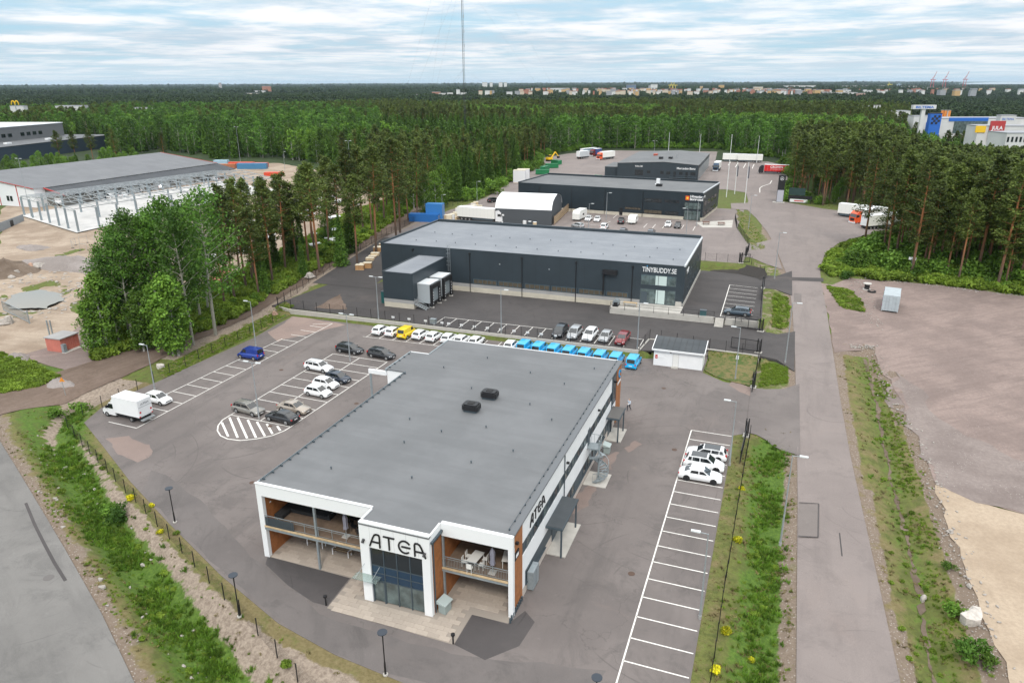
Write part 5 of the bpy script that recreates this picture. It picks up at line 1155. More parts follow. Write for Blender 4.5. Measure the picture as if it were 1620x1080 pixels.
at_car('sedan', 'black', 447, 665, 0, 174, 'black sedan with red tail lights beside the striped oval')
# right column of stalls
for y, k, c, d, l, e in ((74.6, 'sedan', 'white', 0, 'white sedan with black wheels, lowest of the three on the right', None), (77.35, 'suv', 'white', -1, 'white crossover with black glass roof, middle of the three on the right', 'glassroof'), (80.0, 'estate', 'white', 180, 'white estate with black glass roof, topmost of the three on the right', 'glassroof')):
    car(k, c, (-5.0 if d == 0 else -4.9, y, .012), d, l, rims=1, extra=e)
# back row: white hatchbacks, a yellow van and blue vans facing the wall
xs = [-64.4, -61.8, -59.2, -56.6, -53.9, -51.1, -48.6, -46.0]
nm = ['leftmost white hatchback in the row along the retaining wall', 'white hatchback left of the yellow van', None, 'white hatchback right of the yellow van', 'white hatchback second right of the yellow van', 'white hatchback third right of the yellow van', 'white hatchback fourth right of the yellow van, half hidden by the office roof', 'white hatchback by the wall with only its roof showing over the office roof']
for i, x in enumerate(xs):
    if i == 2: car('van', 'yellow', (x, 107.3, .012), 88, 'yellow delivery van in the row of white hatchbacks', name='parked_van', cat='van'); continue
    car('hatch', 'white', (x, 107.4+random.uniform(-.2, .2), .012), 88+random.uniform(-1.5, 1.5), nm[i], group='white cars along the wall')
car('hatch', 'white', (-40.0+.3, 107.6, .012), 89, 'white hatchback next to the leftmost blue van behind the office roof')
bl = ['leftmost bright blue van behind the office roof', 'second bright blue van from the left behind the office roof', 'third bright blue van from the left behind the office roof', 'fourth bright blue van from the left behind the office roof', 'fourth bright blue van from the right behind the office roof', 'third bright blue van from the right behind the office roof', 'bright blue van just left of the fully visible one', 'fully visible bright blue van at the right end of the row']
for i in range(8):
    x = -37.2+2.6*i+(0.15 if i == 7 else 0); car('van', 'cyan', (x, 107.35-.12*i, .012), 88, bl[i], group='bright blue vans along the wall', name='parked_van', cat='van')
# upper row facing the camera
for x, k, c, l in ((-33.2, 'suv', 'black', 'black car facing the wall, leftmost of the five above the blue vans'), (-30.6, 'mpv', 'silver', 'silver blue car second of the five above the blue vans'), (-27.9, 'suv', 'white', 'white car in the middle of the five above the blue vans'), (-25.2, 'hatch', 'silver', 'pale silver car fourth of the five above the blue vans'), (-22.3, 'estate', 'red', 'dark red car at the right end of the five above the blue vans')):
    car(k, c, (x, 114.3, 1.012), -92, l)
car('estate', 'slate', (-5.1, 132.6, 2.115), 178, 'dark blue-grey estate car alone in the upper stalls', extra='rails')
# rear car park
for px, py, k, c, d, l in ((931, 349, 'hatch', 'white', -88, 'white car right beside the white camper'), (945, 350, 'hatch', 'white', -86, 'white car second to the right of the white camper'), (983, 353, 'suv', 'black', 95, 'black car left of the small pale caravan'),
                           (1057, 358, 'hatch', 'white', -88, 'white car left of the black car near the glazed corner'), (1072, 360, 'hatch', 'black', -88, 'black car right of the white one near the glazed corner'), (956, 362, 'mpv', 'white', 92, 'white people carrier just above the warehouse roof'),
                           (986, 369, 'estate', 'darkgrey', 92, 'dark grey car half hidden behind the warehouse roof'), (1030, 371, 'estate', 'darkgrey', 92, 'grey car hidden to its roof behind the warehouse'), (914, 360, 'hatch', 'silver', 150, 'silver car seen just above the warehouse parapet')):
    at_car(k, c, px, py, 3.4, d, l)
at_car('suv', 'black', 781, 320, 3.4, 60, 'black car on the track behind the storage tent')
# -------- box truck
def wheel_set(R, xs_, ys_, r=.42, w=.28):
    def mk():
        return MB().tube((-w/2, 0, 0), (w/2, 0, 0), r, n=16).mesh('wheel', C_RUB), MB().tube((-w/2-.01, 0, 0), (w/2+.01, 0, 0), r*.55, n=12).mesh('rim', C_RIM)
    t, rm = shared(('wh', r, w), mk)
    for x in xs_:
        for y in ys_: o = obj('wheel', t, R); o.location = (x, y, r); obj('rim', rm, o)
def box_truck():
    p = G(203, 660); R = empty('box_truck', (p.x-.2, p.y+.1, .01), math.radians(177-90), 'white box truck with tail lift at the left end of the car park', 'truck')
    w = paint('white')
    box('cargo_box', C_WHITE, R, -1.1, -3.6, .95, 1.1, .95, 3.25); box('box_roof', C_WHITEB, R, -1.13, -3.63, 3.25, 1.13, .98, 3.29)
    box('rear_door', mat('truck_door', (.66, .67, .68), .5), R, -1.04, -3.66, 1.1, 1.04, -3.6, 3.18); box('door_seam', C_TRIM, R, -1.04, -3.67, 2.28, 1.04, -3.66, 2.31)
    for s in (-1, 1): box('tail_light', C_TAIL, R, s*.85, -3.69, .98 if s < 2 else 1, s*1.05, -3.6, 1.1); box('corner_lamp', C_TAIL, R, s*.72, -3.68, 1.5, s*.95, -3.66, 1.75)
    box('tail_lift', C_STEEL, R, -.95, -4.05, .45, .95, -3.62, .62); box('chassis', C_RUB, R, -.8, -3.5, .5, .8, 1.5, .94)
    me = MB(); prof = [(.98, .4), (.98, 2.2), (1.35, 2.35), (1.9, 2.2), (2.55, 1.35), (3.15, 1.15), (3.3, .9), (3.3, .4)]; n = len(prof)
    me.add([(-.95, y, z) for y, z in prof]+[(.95, y, z) for y, z in prof], [tuple(range(n)), tuple(range(n, 2*n))[::-1]]+[(i, i+n, (i+1) % n+n, (i+1) % n) for i in range(n)]); me.build('cab', w, R)
    MB().add([(-.85, 2.55+.02, 1.39), (.85, 2.57, 1.39), (.85, 1.95, 2.18), (-.85, 1.95, 2.18)], [(0, 1, 2, 3)]).build('windscreen', C_CARG, R)
    for s in (-1, 1): MB().add([(s*.965, 2.45, 1.35), (s*.965, 1.25, 1.35), (s*.965, 1.25, 2.05), (s*.965, 1.95, 2.05)], [(0, 1, 2, 3)] if s < 0 else [(3, 2, 1, 0)]).build('side_window', C_CARG, R); box('mirror', C_BLACK, R, s*.97, 2.2, 1.4, s*1.25, 2.3, 1.75)
    box('bumper', C_RUB, R, -.96, 3.2, .3, .96, 3.36, .6); MB().prism([(-.8, .99), (.8, .99), (.8, 1.7), (-.8, 1.7)], 2.35, [3.1, 3.1, 2.4, 2.4]).build('wind_deflector', w, R)
    wheel_set(R, (-.85, .85), (2.6, -1.9), .36, .25)
    wall_text('ATEA', .42, mat('letter_grey', (.35, .36, .37), .5), R, (0, -3.665, 2.6), 0, width=1.3)
box_truck()
# -------- lorries
def lorry(p, deg, label, cabcol, boxcol, L_=11.5, trailer=True, cab=True, z=3.4, letter=None, rear=None, group=None, name='lorry'):
    R = empty(name, (p[0], p[1], z+.02), math.radians(deg-90), label, 'lorry' if cab else 'trailer', group)
    bm = boxcol; y1 = L_/2-(2.6 if cab else 0)
    box('cargo_box', bm, R, -1.25, -L_/2, 1.15, 1.25, y1, 3.95); box('box_roof', C_WHITEB if bm is not None else bm, R, -1.27, -L_/2-.02, 3.95, 1.27, y1+.02, 4.0)
    box('chassis', C_RUB, R, -1.0, -L_/2+.2, .55, 1.0, y1-.1, 1.14); box('rear_door', C_WHITE, R, -1.2, -L_/2-.05, 1.2, 1.2, -L_/2, 3.9)
    ribs = MB()
    for s in (-1, 1):
        k = 0; y = -L_/2+.6
        while y < y1-.4: ribs.box(s*1.25, y, 1.3, s*1.262, y+.03, 3.9); y += 1.2
    ribs.build('side_ribs', mat('rib_grey', (.6, .61, .62), .5), R)
    wheel_set(R, (-1.05, 1.05), [-L_/2+1.5, -L_/2+2.8]+([-L_/2+4.1] if L_ > 10 else []), .5, .35)
    for s in (-1, 1): box('tail_light', C_TAIL, R, s*.8, -L_/2-.08, .9, s*1.15, -L_/2, 1.05); box('side_skirt', C_TRIM, R, s*1.22, -L_/2+5, .5, s*1.25, y1-.6, 1.1) if L_ > 10 else None
    if cab:
        c = y1+.25; me = MB(); prof = [(c, .5), (c, 3.5), (c+.9, 3.75), (c+1.7, 3.0), (c+2.05, 1.9), (c+2.15, .5)]; n = len(prof)
        me.add([(-1.2, y, zz_) for y, zz_ in prof]+[(1.2, y, zz_) for y, zz_ in prof], [tuple(range(n)), tuple(range(n, 2*n))[::-1]]+[(i, i+n, (i+1) % n+n, (i+1) % n) for i in range(n)]); me.build('cab', cabcol, R)
        MB().add([(-1.08, c+2.05, 1.98), (1.08, c+2.05, 1.98), (1.08, c+1.76, 2.9), (-1.08, c+1.76, 2.9)], [(0, 1, 2, 3)]).build('windscreen', C_CARG, R)
        for s in (-1, 1): box('side_window', C_CARG, R, s*1.2, c+.7, 1.95, s*1.215, c+1.6, 2.7); box('mirror', C_BLACK, R, s*1.22, c+1.8, 2.0, s*1.5, c+1.95, 2.7); box('headlight', C_HEAD, R, s*.75, c+2.1, .7, s*1.1, c+2.19, .95)
        box('grille', C_BLACK, R, -.7, c+2.1, 1.0, .7, c+2.18, 1.7); box('bumper', C_WHITEB, R, -1.2, c+2.02, .3, 1.2, c+2.25, .65); wheel_set(R, (-1.0, 1.0), [c+1.2], .5, .35)
    if letter:
        for s in (1, -1): wall_text(letter[0], letter[1], letter[2], R, (s*1.27, letter[3], 2.6), math.pi/2*s, bold=.03, width=letter[4]); wall_text('WORLDWIDE', .4, letter[2], R, (s*1.27, letter[3], 1.9), math.pi/2*s, width=letter[4])
    return R
orange = mat('cab_orange', (.75, .09, .015), .3, coat=.6); cream = mat('cargo_cream', (.80, .80, .76), .45); redb = mat('cargo_red', (.62, .015, .015), .45); white = C_WHITE
p = G(1368, 343, 3.3); 
def lor(px, py, z, *a, **k): p = G(px, py, z); return lorry((p.x, p.y), *a, z=z, **k)
lor(1363, 346, 3.3, 172-16, 'long white trailer standing behind the orange lorry', white, cream, 13.6, cab=False, name='trailer')
lor(1372, 352, 3.2, 222, 'orange lorry with white box facing the turning area', orange, cream, 12.5)
lor(1392, 361, 3.1, 42, 'white trailer with orange print half behind the pine', white, cream, 12.5, cab=False, name='trailer')
lor(1223, 275, 3.4, 180, 'red curtain trailer lettered CROWN with black cab', mat('cab_black', (.02, .02, .025), .3), redb, 13.0, letter=('CROWN', 1.3, C_WHITEB, -1.2, 5.2))
lor(1162, 256, 3.4, 184, 'left one of two white trailers at the far end of the yard', white, cream, 12.0, cab=False, name='trailer'); lor(1186, 257, 3.4, 184, 'right one of two white trailers at the far end of the yard', white, cream, 12.0, cab=False, name='trailer')
lor(1134, 270, 3.4, -92, 'lorry with dark blue cab and white box beside the workshop', mat('cab_darkblue', (.02, .05, .1), .3), cream, 11)
lor(958, 252, 3.4, 245, 'orange-cabbed lorry with white box in the rear yard', orange, cream, 13); lor(942, 247, 3.4, 245, 'dark red tractor lorry beside the blue grey trailer', mat('cab_darkred', (.15, .015, .015), .3), mat('cargo_blue', (.03, .06, .2), .4), 8)
lor(931, 246, 3.4, 65, 'blue grey trailer in the rear yard', white, mat('cargo_bluegrey', (.22, .30, .36), .5), 12, cab=False, name='trailer'); lor(922, 251, 3.4, 65, 'shorter pale trailer in the rear yard', white, mat('cargo_pale', (.5, .53, .55), .5), 8, cab=False, name='trailer')
lor(762, 350, 3.4, -5, 'white lorry parked left of the storage tent', paint('white'), cream, 15)
# -------- campers in the rear car park
def caravan(px, py, L_, H_, deg, label, van=False):
    p = G(px, py, 3.4); R = empty('caravan', (p.x, p.y, 3.41), math.radians(deg-90), label, 'caravan'); w = mat('caravan_white', (.78, .78, .75), .4)
    pr = [(-L_/2, .5), (-L_/2+.1, H_-.5), (-L_/2+.4, H_), (L_/2-.7, H_), (L_/2-.1, H_-.8), (L_/2, .5)]; n = len(pr)
    MB().add([(-1.1, y, z) for y, z in pr]+[(1.1, y, z) for y, z in pr], [tuple(range(n)), tuple(range(n, 2*n))[::-1]]+[(i, i+n, (i+1) % n+n, (i+1) % n) for i in range(n)]).build('body', w, R)
    MB().add([(-.9, L_/2-.09, 1.25), (.9, L_/2-.09, 1.25), (.9, L_/2-.12, H_-.9), (-.9, L_/2-.12, H_-.9)], [(0, 1, 2, 3)]).build('window', C_CARG, R)
    for s in (-1, 1): box('window', C_CARG, R, s*1.1, -.9, 1.3, s*1.115, .5, 1.9)
    box('rear_window', C_CARG, R, -.7, -L_/2-.02, 1.4, .7, -L_/2+.1, 1.9); wheel_set(R, (-1.0, 1.0), (0,) if not van else (-L_*.3, L_*.32), .33, .22)
    if not van: MB().bar((0, L_/2, .5), (0, L_/2+1.1, .45), .12).build('drawbar', C_STEEL, R)
caravan(917, 347, 6.8, 3.0, -95, 'tall white camper at the left end of the rear car park', True); caravan(1001, 353, 4.6, 2.3, -88, 'small pale caravan beside the black car')
# -------- container with graffiti
def container(p, deg, label, m, L_=6.1, name='container', H_=2.6, group=None, W_=2.44):
    R = empty(name, p, math.radians(deg), label, 'container', group)
    box('shell', m, R, -L_/2, -W_/2, .1, L_/2, W_/2, H_); rb = MB(); x = -L_/2+.2
    while x < L_/2-.15:
        rb.box(x, -W_/2-.04, .3, x+.14, -W_/2, H_-.15); rb.box(x, W_/2, .3, x+.14, W_/2+.04, H_-.15); x += .3
    rb.build('corrugation', m, R); fr = MB()
    for sx in (-1, 1):
        for sy in (-1, 1): fr.box(sx*(L_/2-.12), sy*(W_/2-.08), 0, sx*(L_/2+.03), sy*(W_/2+.05), H_+.05)
    fr.build('corner_post', m, R); box('lid', m, R, -L_/2-.01, -W_/2-.02, H_, L_/2+.01, W_/2+.02, H_+.04)
    d = MB()
    for y in (-.8, -.3, .3, .8): d.bar((L_/2+.05, y, .3), (L_/2+.05, y, H_-.2), .05)
    d.build('door_bars', C_STEEL, R); return R
def graffiti():
    p = G(1408, 486, 1.7); cgray = mat('container_grey', (.42, .47, .50), .5, var=.1, scale=1.5)
    R = container((p.x, p.y, 1.75), -90-8, 'pale grey container with graffiti side standing on the gravel yard', cgray, 6.4, H_=3.0, W_=2.7)
    cols = [(.05, .35, .5), (.5, .1, .35), (.1, .4, .25), (.75, .75, .8), (.3, .15, .5), (.1, .6, .7)]
    rr = random.Random(5)
    for i in range(26):
        m = mat('spray_%d' % (i % 6), cols[i % 6], .6); a = rr.uniform(-2.9, 2.9); z = rr.uniform(.5, 2.4); mb = MB(); t = rr.uniform(0, 6)
        pts = [(a+.3*math.cos(t+k*.8)*(1+.3*k), z+.28*math.sin(t+k*.8)*(1+.1*k)) for k in range(rr.randint(3, 5))]
        pts = [(max(-3.0, min(3.0, u)), max(.35, min(2.8, v))) for u, v in pts]
        for u, v in zip(pts[:-1], pts[1:]):
            if math.dist(u, v) > .03: mb.bar((u[0], -1.35-.05, u[1]), (v[0], -1.35-.05, v[1]), .03, .14)
        mb.build('graffiti_stroke', m, R)
    return R
graffiti()
bluec = mat('container_blue', (.02, .14, .42), .5); 
p = G(672, 352, 3.0); container((p.x, p.y, 3.0), 8, 'long blue container behind the left corner of the warehouse roof', bluec, 9); p = G(689, 349, 3.3); container((p.x, p.y, 3.4), 8, 'tall blue container with white sign beside the pallets', mat('container_lightblue', (.04, .2, .5), .5), 5, H_=5)
# ================================================================ person walking
def person():
    p = (-16.2, 89.9, .0); R = empty('person', p, math.radians(150), 'person in a light blue shirt and dark trousers walking past the orange end wall', 'person')
    vs = [(0, 0, .95), (0, 0, 1.2), (0, 0, 1.42), (0, .01, 1.52), (.19, 0, 1.40), (.24, -.10, 1.15), (.2, .12, 1.08), (-.19, 0, 1.40), (-.26, .06, 1.14), (-.2, .26, 1.10),
          (.09, 0, .9), (.1, .22, .52), (.1, .16, .08), (.1, .30, .05), (-.09, 0, .9), (-.1, -.06, .50), (-.1, -.34, .14), (-.1, -.24, .05)]
    es = [(0, 1), (1, 2), (2, 3), (2, 4), (4, 5), (5, 6), (2, 7), (7, 8), (8, 9), (0, 10), (10, 11), (11, 12), (12, 13), (0, 14), (14, 15), (15, 16), (16, 17)]
    rad = [.16, .145, .14, .06, .075, .05, .036, .075, .05, .036, .11, .075, .05, .045, .11, .075, .05, .045]
    me = bpy.data.meshes.new('body'); me.from_pydata(vs, es, []); o = obj('body', me, None, None)
    md = o.modifiers.new('s', 'SKIN'); o.modifiers.new('u', 'SUBSURF').levels = 1
    for i, s in enumerate(me.skin_vertices[0].data): s.radius = (rad[i], rad[i]*.8 if i < 3 else rad[i]); s.use_root = (i == 0)
    dg = bpy.context.evaluated_depsgraph_get(); m2 = bpy.data.meshes.new_from_object(o.evaluated_get(dg)); bpy.data.objects.remove(o)
    shirt = mat('shirt_lightblue', (.5, .58, .68), .8); tr = mat('trousers_dark', (.02, .024, .04), .8); skin = mat('skin', (.5, .32, .24), .6); m2.materials.clear()
    for m in (shirt, tr, skin, C_RUB): m2.materials.append(m)
    for f in m2.polygons:
        c = f.center; f.material_index = 0 if c.z > .97 else (1 if c.z > .1 else 3)
        if c.z > 1.47 or (abs(c.x) > .17 and c.z < 1.13 and c.z > .95 and c.y > .04): f.material_index = 2
        f.use_smooth = True
    obj('body', m2, R)
    hm = MB(); rings = []; hv = []; hf = []
    for i in range(9):
        a = math.pi*i/8; zz_ = 1.66+.13*math.cos(a)
        for j in range(12): b = 2*math.pi*j/12; r = math.sin(a); hv.append((.078*r*math.cos(b), .02+.098*r*math.sin(b), zz_))
    for i in range(8):
        for j in range(12): hf.append((i*12+j, (i+1)*12+j, (i+1)*12+(j+1) % 12, i*12+(j+1) % 12))
    hm.add(hv, hf); h = hm.build('head', skin, R, True)
    MB().add([(x, y-.012, z+.015) for x, y, z in hv[:60]], [f for f in hf[:48]]).build('hair', mat('hair_grey', (.28, .24, .2), .9), R, True)
    MB().add([(0, .14, 1.63), (-.012, .115, 1.66), (.012, .115, 1.66), (0, .112, 1.62)], [(0, 1, 2), (0, 3, 1), (0, 2, 3)]).build('nose', skin, R)
    for s in (-1, 1): MB().tube((s*.03, .112, 1.67), (s*.03, .118, 1.67), .009, n=6).build('eye', C_BLACK, R)
    for s, q in ((1, (.2, .12, 1.08)), (-1, (-.2, .26, 1.10))):
        mb = MB(); q = Vector(q); mb.bar(q, q+Vector((0, .07, -.02)), .075, .03)
        for k in range(4): mb.tube(q+Vector((-.028+k*.019, .07, -.02)), q+Vector((-.026+k*.018, .13-.01*abs(k-1.5), -.05)), .009, .007, 5)
        mb.tube(q+Vector((-.035*s, .02, 0)), q+Vector((-.06*s, .08, -.01)), .011, .008, 5); mb.build('hand', skin, R)
    MB().box(-.3, .28, 1.08, -.12, .5, 1.1).build('paper', C_WHITEB, R)
person()
# ================================================================ trees
def leafmat(name, a, b, rnd=.36, trans=.15):
    m = bpy.data.materials.new(name); m.use_nodes = True; t = m.node_tree; t.nodes.clear(); N = t.nodes.new; L = t.links.new
    o = N('ShaderNodeOutputMaterial'); bs = N('ShaderNodeBsdfPrincipled'); bs.inputs['Roughness'].default_value = .65; bs.inputs['Specular IOR Level'].default_value = .25
    g = N('ShaderNodeNewGeometry'); oi = N('ShaderNodeObjectInfo')
    n = N('ShaderNodeTexNoise'); n.inputs['Scale'].default_value = .35; n.inputs['Detail'].default_value = 3; L(g.outputs['Position'], n.inputs[0])
    ad = N('ShaderNodeMath'); ad.operation = 'MULTIPLY_ADD'; L(g.outputs['Random Per Island'], ad.inputs[0]); ad.inputs[1].default_value = .6; L(n.outputs[0], ad.inputs[2])
    r = N('ShaderNodeMapRange'); L(ad.outputs[0], r.inputs[0]); r.inputs[1].default_value = .35; r.inputs[2].default_value = 1.2
    mx = N('ShaderNodeMix'); mx.data_type = 'RGBA'; L(r.outputs[0], mx.inputs[0]); mx.inputs[6].default_value = (*a, 1); mx.inputs[7].default_value = (*b, 1)
    r2 = N('ShaderNodeMapRange'); L(oi.outputs['Random'], r2.inputs[0]); r2.inputs[3].default_value = 1-rnd; r2.inputs[4].default_value = 1+rnd*1.3
    vm = N('ShaderNodeVectorMath'); vm.operation = 'SCALE'; L(mx.outputs[2], vm.inputs[0]); L(r2.outputs[0], vm.inputs['Scale']); L(vm.outputs[0], bs.inputs['Base Color'])
    tr = N('ShaderNodeBsdfTranslucent'); L(vm.outputs[0], tr.inputs['Color']); ms = N('ShaderNodeMixShader'); ms.inputs[0].default_value = trans; L(bs.outputs[0], ms.inputs[1]); L(tr.outputs[0], ms.inputs[2]); L(ms.outputs[0], o.inputs[0]); MATS[name] = m; return m
LF_PINE = leafmat('pine_needles', (0.042, 0.070, 0.014), (0.125, 0.162, 0.034)); LF_SPR = leafmat('spruce_needles', (0.026, 0.070, 0.011), (0.105, 0.19, 0.028))
LF_BIR = leafmat('birch_leaves', (0.05, 0.12, 0.014), (0.15, 0.26, 0.034)); LF_ASP = leafmat('aspen_leaves', (0.03, 0.088, 0.011), (0.10, 0.20, 0.026)); LF_FAR = leafmat('far_canopy', (0.014, 0.030, 0.011), (0.040, 0.066, 0.019)); LF_GR = leafmat('verge_grass', (0.10, 0.17, 0.018), (0.20, 0.28, 0.035), .3)
LF_GRD = leafmat('verge_grass_deep', (0.06, 0.135, 0.014), (0.135, 0.235, 0.027), .4); LF_YEL = leafmat('yellow_flowers', (0.09, 0.16, 0.015), (0.75, 0.66, 0.02), .2)
def bark(name, lo, hi, z0, z1):
    m = bpy.data.materials.new(name); m.use_nodes = True; t = m.node_tree; b = t.nodes['Principled BSDF']; N = t.nodes.new; L = t.links.new; b.inputs['Roughness'].default_value = .9
    tc_ = N('ShaderNodeTexCoord'); s = N('ShaderNodeSeparateXYZ'); L(tc_.outputs['Object'], s.inputs[0]); n = N('ShaderNodeTexNoise'); n.inputs['Scale'].default_value = 2.5; n.inputs['Detail'].default_value = 5; L(tc_.outputs['Object'], n.inputs[0])
    a = N('ShaderNodeMath'); a.operation = 'MULTIPLY_ADD'; L(n.outputs[0], a.inputs[0]); a.inputs[1].default_value = 5; L(s.outputs['Z'], a.inputs[2])
    r = N('ShaderNodeMapRange'); L(a.outputs[0], r.inputs[0]); r.inputs[1].default_value = z0; r.inputs[2].default_value = z1
    mx = N('ShaderNodeMix'); mx.data_type = 'RGBA'; L(r.outputs[0], mx.inputs[0]); mx.inputs[6].default_value = (*lo, 1); mx.inputs[7].default_value = (*hi, 1); L(mx.outputs[2], b.inputs['Base Color']); MATS[name] = m; return m
BK_PINE = bark('pine_bark', (0.11, 0.075, 0.055), (0.36, 0.15, 0.06), 5, 13); BK_SPR = bark('spruce_bark', (0.08, 0.06, 0.05), (0.10, 0.075, 0.06), 0, 10); BK_BIR = bark('birch_bark', (0.35, 0.34, 0.32), (0.55, 0.53, 0.5), 0, 6); BK_ASP = bark('aspen_bark', (0.22, 0.21, 0.18), (0.38, 0.37, 0.30), 2, 10)
def leaves(C, R, n, size, rs, flat=1.0, hollow=0.5):
    """n leaf-sized faces in each of the clumps at C (k,3) with radii R (k,3)"""
    k = len(C); idx = np.repeat(np.arange(k), n); m = len(idx)
    d = rs.normal(size=(m, 3)); d /= np.linalg.norm(d, axis=1)[:, None]; rad = (hollow+(1-hollow)*rs.rand(m))[:, None]
    P = C[idx]+d*rad*R[idx]
    a = rs.normal(size=(m, 3)); a[:, 2] *= flat; a /= np.linalg.norm(a, axis=1)[:, None]
    b = rs.normal(size=(m, 3)); b[:, 2] *= flat; b -= a*(a*b).sum(1)[:, None]; b /= np.linalg.norm(b, axis=1)[:, None]
    s = size*(.6+.8*rs.rand(m))[:, None]
    V = np.stack([P-a*s, P-b*s*.55, P+a*s, P+b*s*.55], 1).reshape(-1, 3)
    return V
def leaf_mesh(name, V, m, tri=False):
    n = len(V)//4; me = bpy.data.meshes.new(name); me.vertices.add(len(V)); me.vertices.foreach_set('co', V.astype(np.float32).ravel())
    me.loops.add(4*n); me.loops.foreach_set('vertex_index', np.arange(4*n)); me.polygons.add(n); me.polygons.foreach_set('loop_start', np.arange(0, 4*n, 4)); me.polygons.foreach_set('loop_total', np.full(n, 4)); me.update(); me.materials.append(m); return me
def make_tree(kind, seed, H, lod=1.0):
    """returns trunk mesh, crown mesh"""
    rs = np.random.RandomState(seed); mb = MB(); C = []; R = []
    if kind == 'pine':
        lean = rs.normal(size=2)*.25; top = Vector((lean[0]*2, lean[1]*2, H*.97)); base_r = .19+H*.004
        mb.tube((0, 0, -.3), (lean[0], lean[1], H*.55), base_r, base_r*.62, 7, False); mb.tube((lean[0], lean[1], H*.55), top, base_r*.62, .05, 6, False)
        c0 = rs.uniform(.27, .40) if seed % 2 else rs.uniform(.42, .55); nb = 32
        for i in range(nb):
            t = c0+(1-c0)*((i+.5)/nb); z = H*t; s = (t-c0)/(1-c0); L_ = (H*.155)*(1-.78*s**1.6)*rs.uniform(.55, 1.15)*(.55+.45*min(1, s*5)); a = i*2.4+rs.uniform(-.5, .5)
            cx_ = lean[0]*(1+max(0, (t-.55)/.45)) if t > .55 else lean[0]*t/.55; cy_ = lean[1]*(1+max(0, (t-.55)/.45)) if t > .55 else lean[1]*t/.55
            e = Vector((cx_+L_*math.cos(a), cy_+L_*math.sin(a), z+L_*.22)); mb.tube((cx_, cy_, z-.3), e, .06, .02, 4, False)
            for q in (1.0, .62): C.append((cx_+(e.x-cx_)*q, cy_+(e.y-cy_)*q, z+(e.z-z)*q+.25)); rr = L_*.46+.42; R.append((rr, rr, .6+.18*rr))
        C.append((top.x, top.y, H-.3)); R.append((.9, .9, .8)); 
        V = leaves(np.array(C), np.array(R), int(66*lod), .225/math.sqrt(lod), rs, .45, .25); return mb.mesh('trunk', BK_PINE), leaf_mesh('crown', V, LF_PINE)
    if kind == 'spruce':
        mb.tube((0, 0, -.3), (0, 0, H*.97), .16+.004*H, .03, 6, False); nb = int(H*1.5); w = H*rs.uniform(.13, .19)
        for i in range(nb):
            t = .05+.93*i/nb; rad = w*(1-t)**.85+.15; k = max(3, int(7*(1-t)+3))
            for j in range(k): a = j*6.283/k+i*.7+rs.uniform(-.25, .25); q = rs.uniform(.75, 1.1); C.append((math.cos(a)*rad*q*.62, math.sin(a)*rad*q*.62, H*t-rad*.16)); R.append((rad*.48, rad*.48, .35+rad*.10))
        C.append((0, 0, H*.97)); R.append((.16, .16, .7))
        V = leaves(np.array(C), np.array(R), int(22*lod), .27/math.sqrt(lod), rs, .7, .3); return mb.mesh('trunk', BK_SPR), leaf_mesh('crown', V, LF_SPR)
    asp = kind == 'aspen'; bm, lm = (BK_ASP, LF_ASP) if asp else (BK_BIR, LF_BIR)
    top = Vector((rs.normal()*.4, rs.normal()*.4, H*.9)); r0 = .15+H*.005; mid = Vector((top.x*.3, top.y*.3, H*.4)); mb.tube((0, 0, -.3), mid, r0, r0*.7, 7, False); mb.tube(mid, top, r0*.7, .04, 5, False)
    c0 = (rs.uniform(.22, .36) if seed < 100 else .08) if asp else rs.uniform(.06, .17); nb = 34 if asp else 28; w = H*(rs.uniform(.17, .22) if asp else rs.uniform(.15, .22))
    for i in range(nb):
        t = c0+(1-c0)*(i+.4)/nb; s = (t-c0)/(1-c0); rad = w*(math.sin(math.pi*min(1, .16+s*.80)))**.7*rs.uniform(.55, 1.15); a = i*2.4+rs.uniform(-.6, .6)
        e = Vector((top.x*t+rad*math.cos(a), top.y*t+rad*math.sin(a), H*t+rad*.3)); mb.tube((top.x*t, top.y*t, H*t-rad*.4), e, .06, .02, 4, False)
        for q in (.95, .55): C.append((top.x*t+rad*math.cos(a)*q, top.y*t+rad*math.sin(a)*q, H*t+rad*.3*q)); rr = .55+w*.26*rs.uniform(.7, 1.2); R.append((rr, rr, rr*.85))
    C.append((top.x, top.y, H*.95)); R.append((.7, .7, 1.0))
    V = leaves(np.array(C), np.array(R), int(60*lod), .22/math.sqrt(lod), rs, 1.0, .35); return mb.mesh('trunk', bm), leaf_mesh('crown', V, lm)
def make_shrub(seed, w=1.6, h=1.6, m=None):
    rs = np.random.RandomState(seed); C = []; R = []
    for i in range(9): a = rs.uniform(0, 6.28); q = rs.uniform(0, w*.55); C.append((q*math.cos(a), q*math.sin(a), h*rs.uniform(.25, .75))); R.append((w*.38, w*.38, h*.3))
    return leaf_mesh('foliage', leaves(np.array(C), np.array(R), 70, .14, rs, 1, .3), m or LF_ASP)
VAR = {'pine': [make_tree('pine', 10+i, 22+[0, 1.5, -2, 1, -1, 2.5][i]) for i in range(6)], 'spruce': [make_tree('spruce', 30+i, 14+[0, 3, -3, 2][i]) for i in range(4)],
       'birch': [make_tree('birch', 50+i, 13+[0, 2, -2][i]) for i in range(3)], 'aspen': [make_tree('aspen', 70+i, 21+[0, 2, -2, 1][i]) for i in range(4)]}
VH = {'pine': [22, 23.5, 20, 23, 21, 24.5], 'spruce': [14, 17, 11, 16], 'birch': [13, 15, 11], 'aspen': [21, 23, 19, 22]}
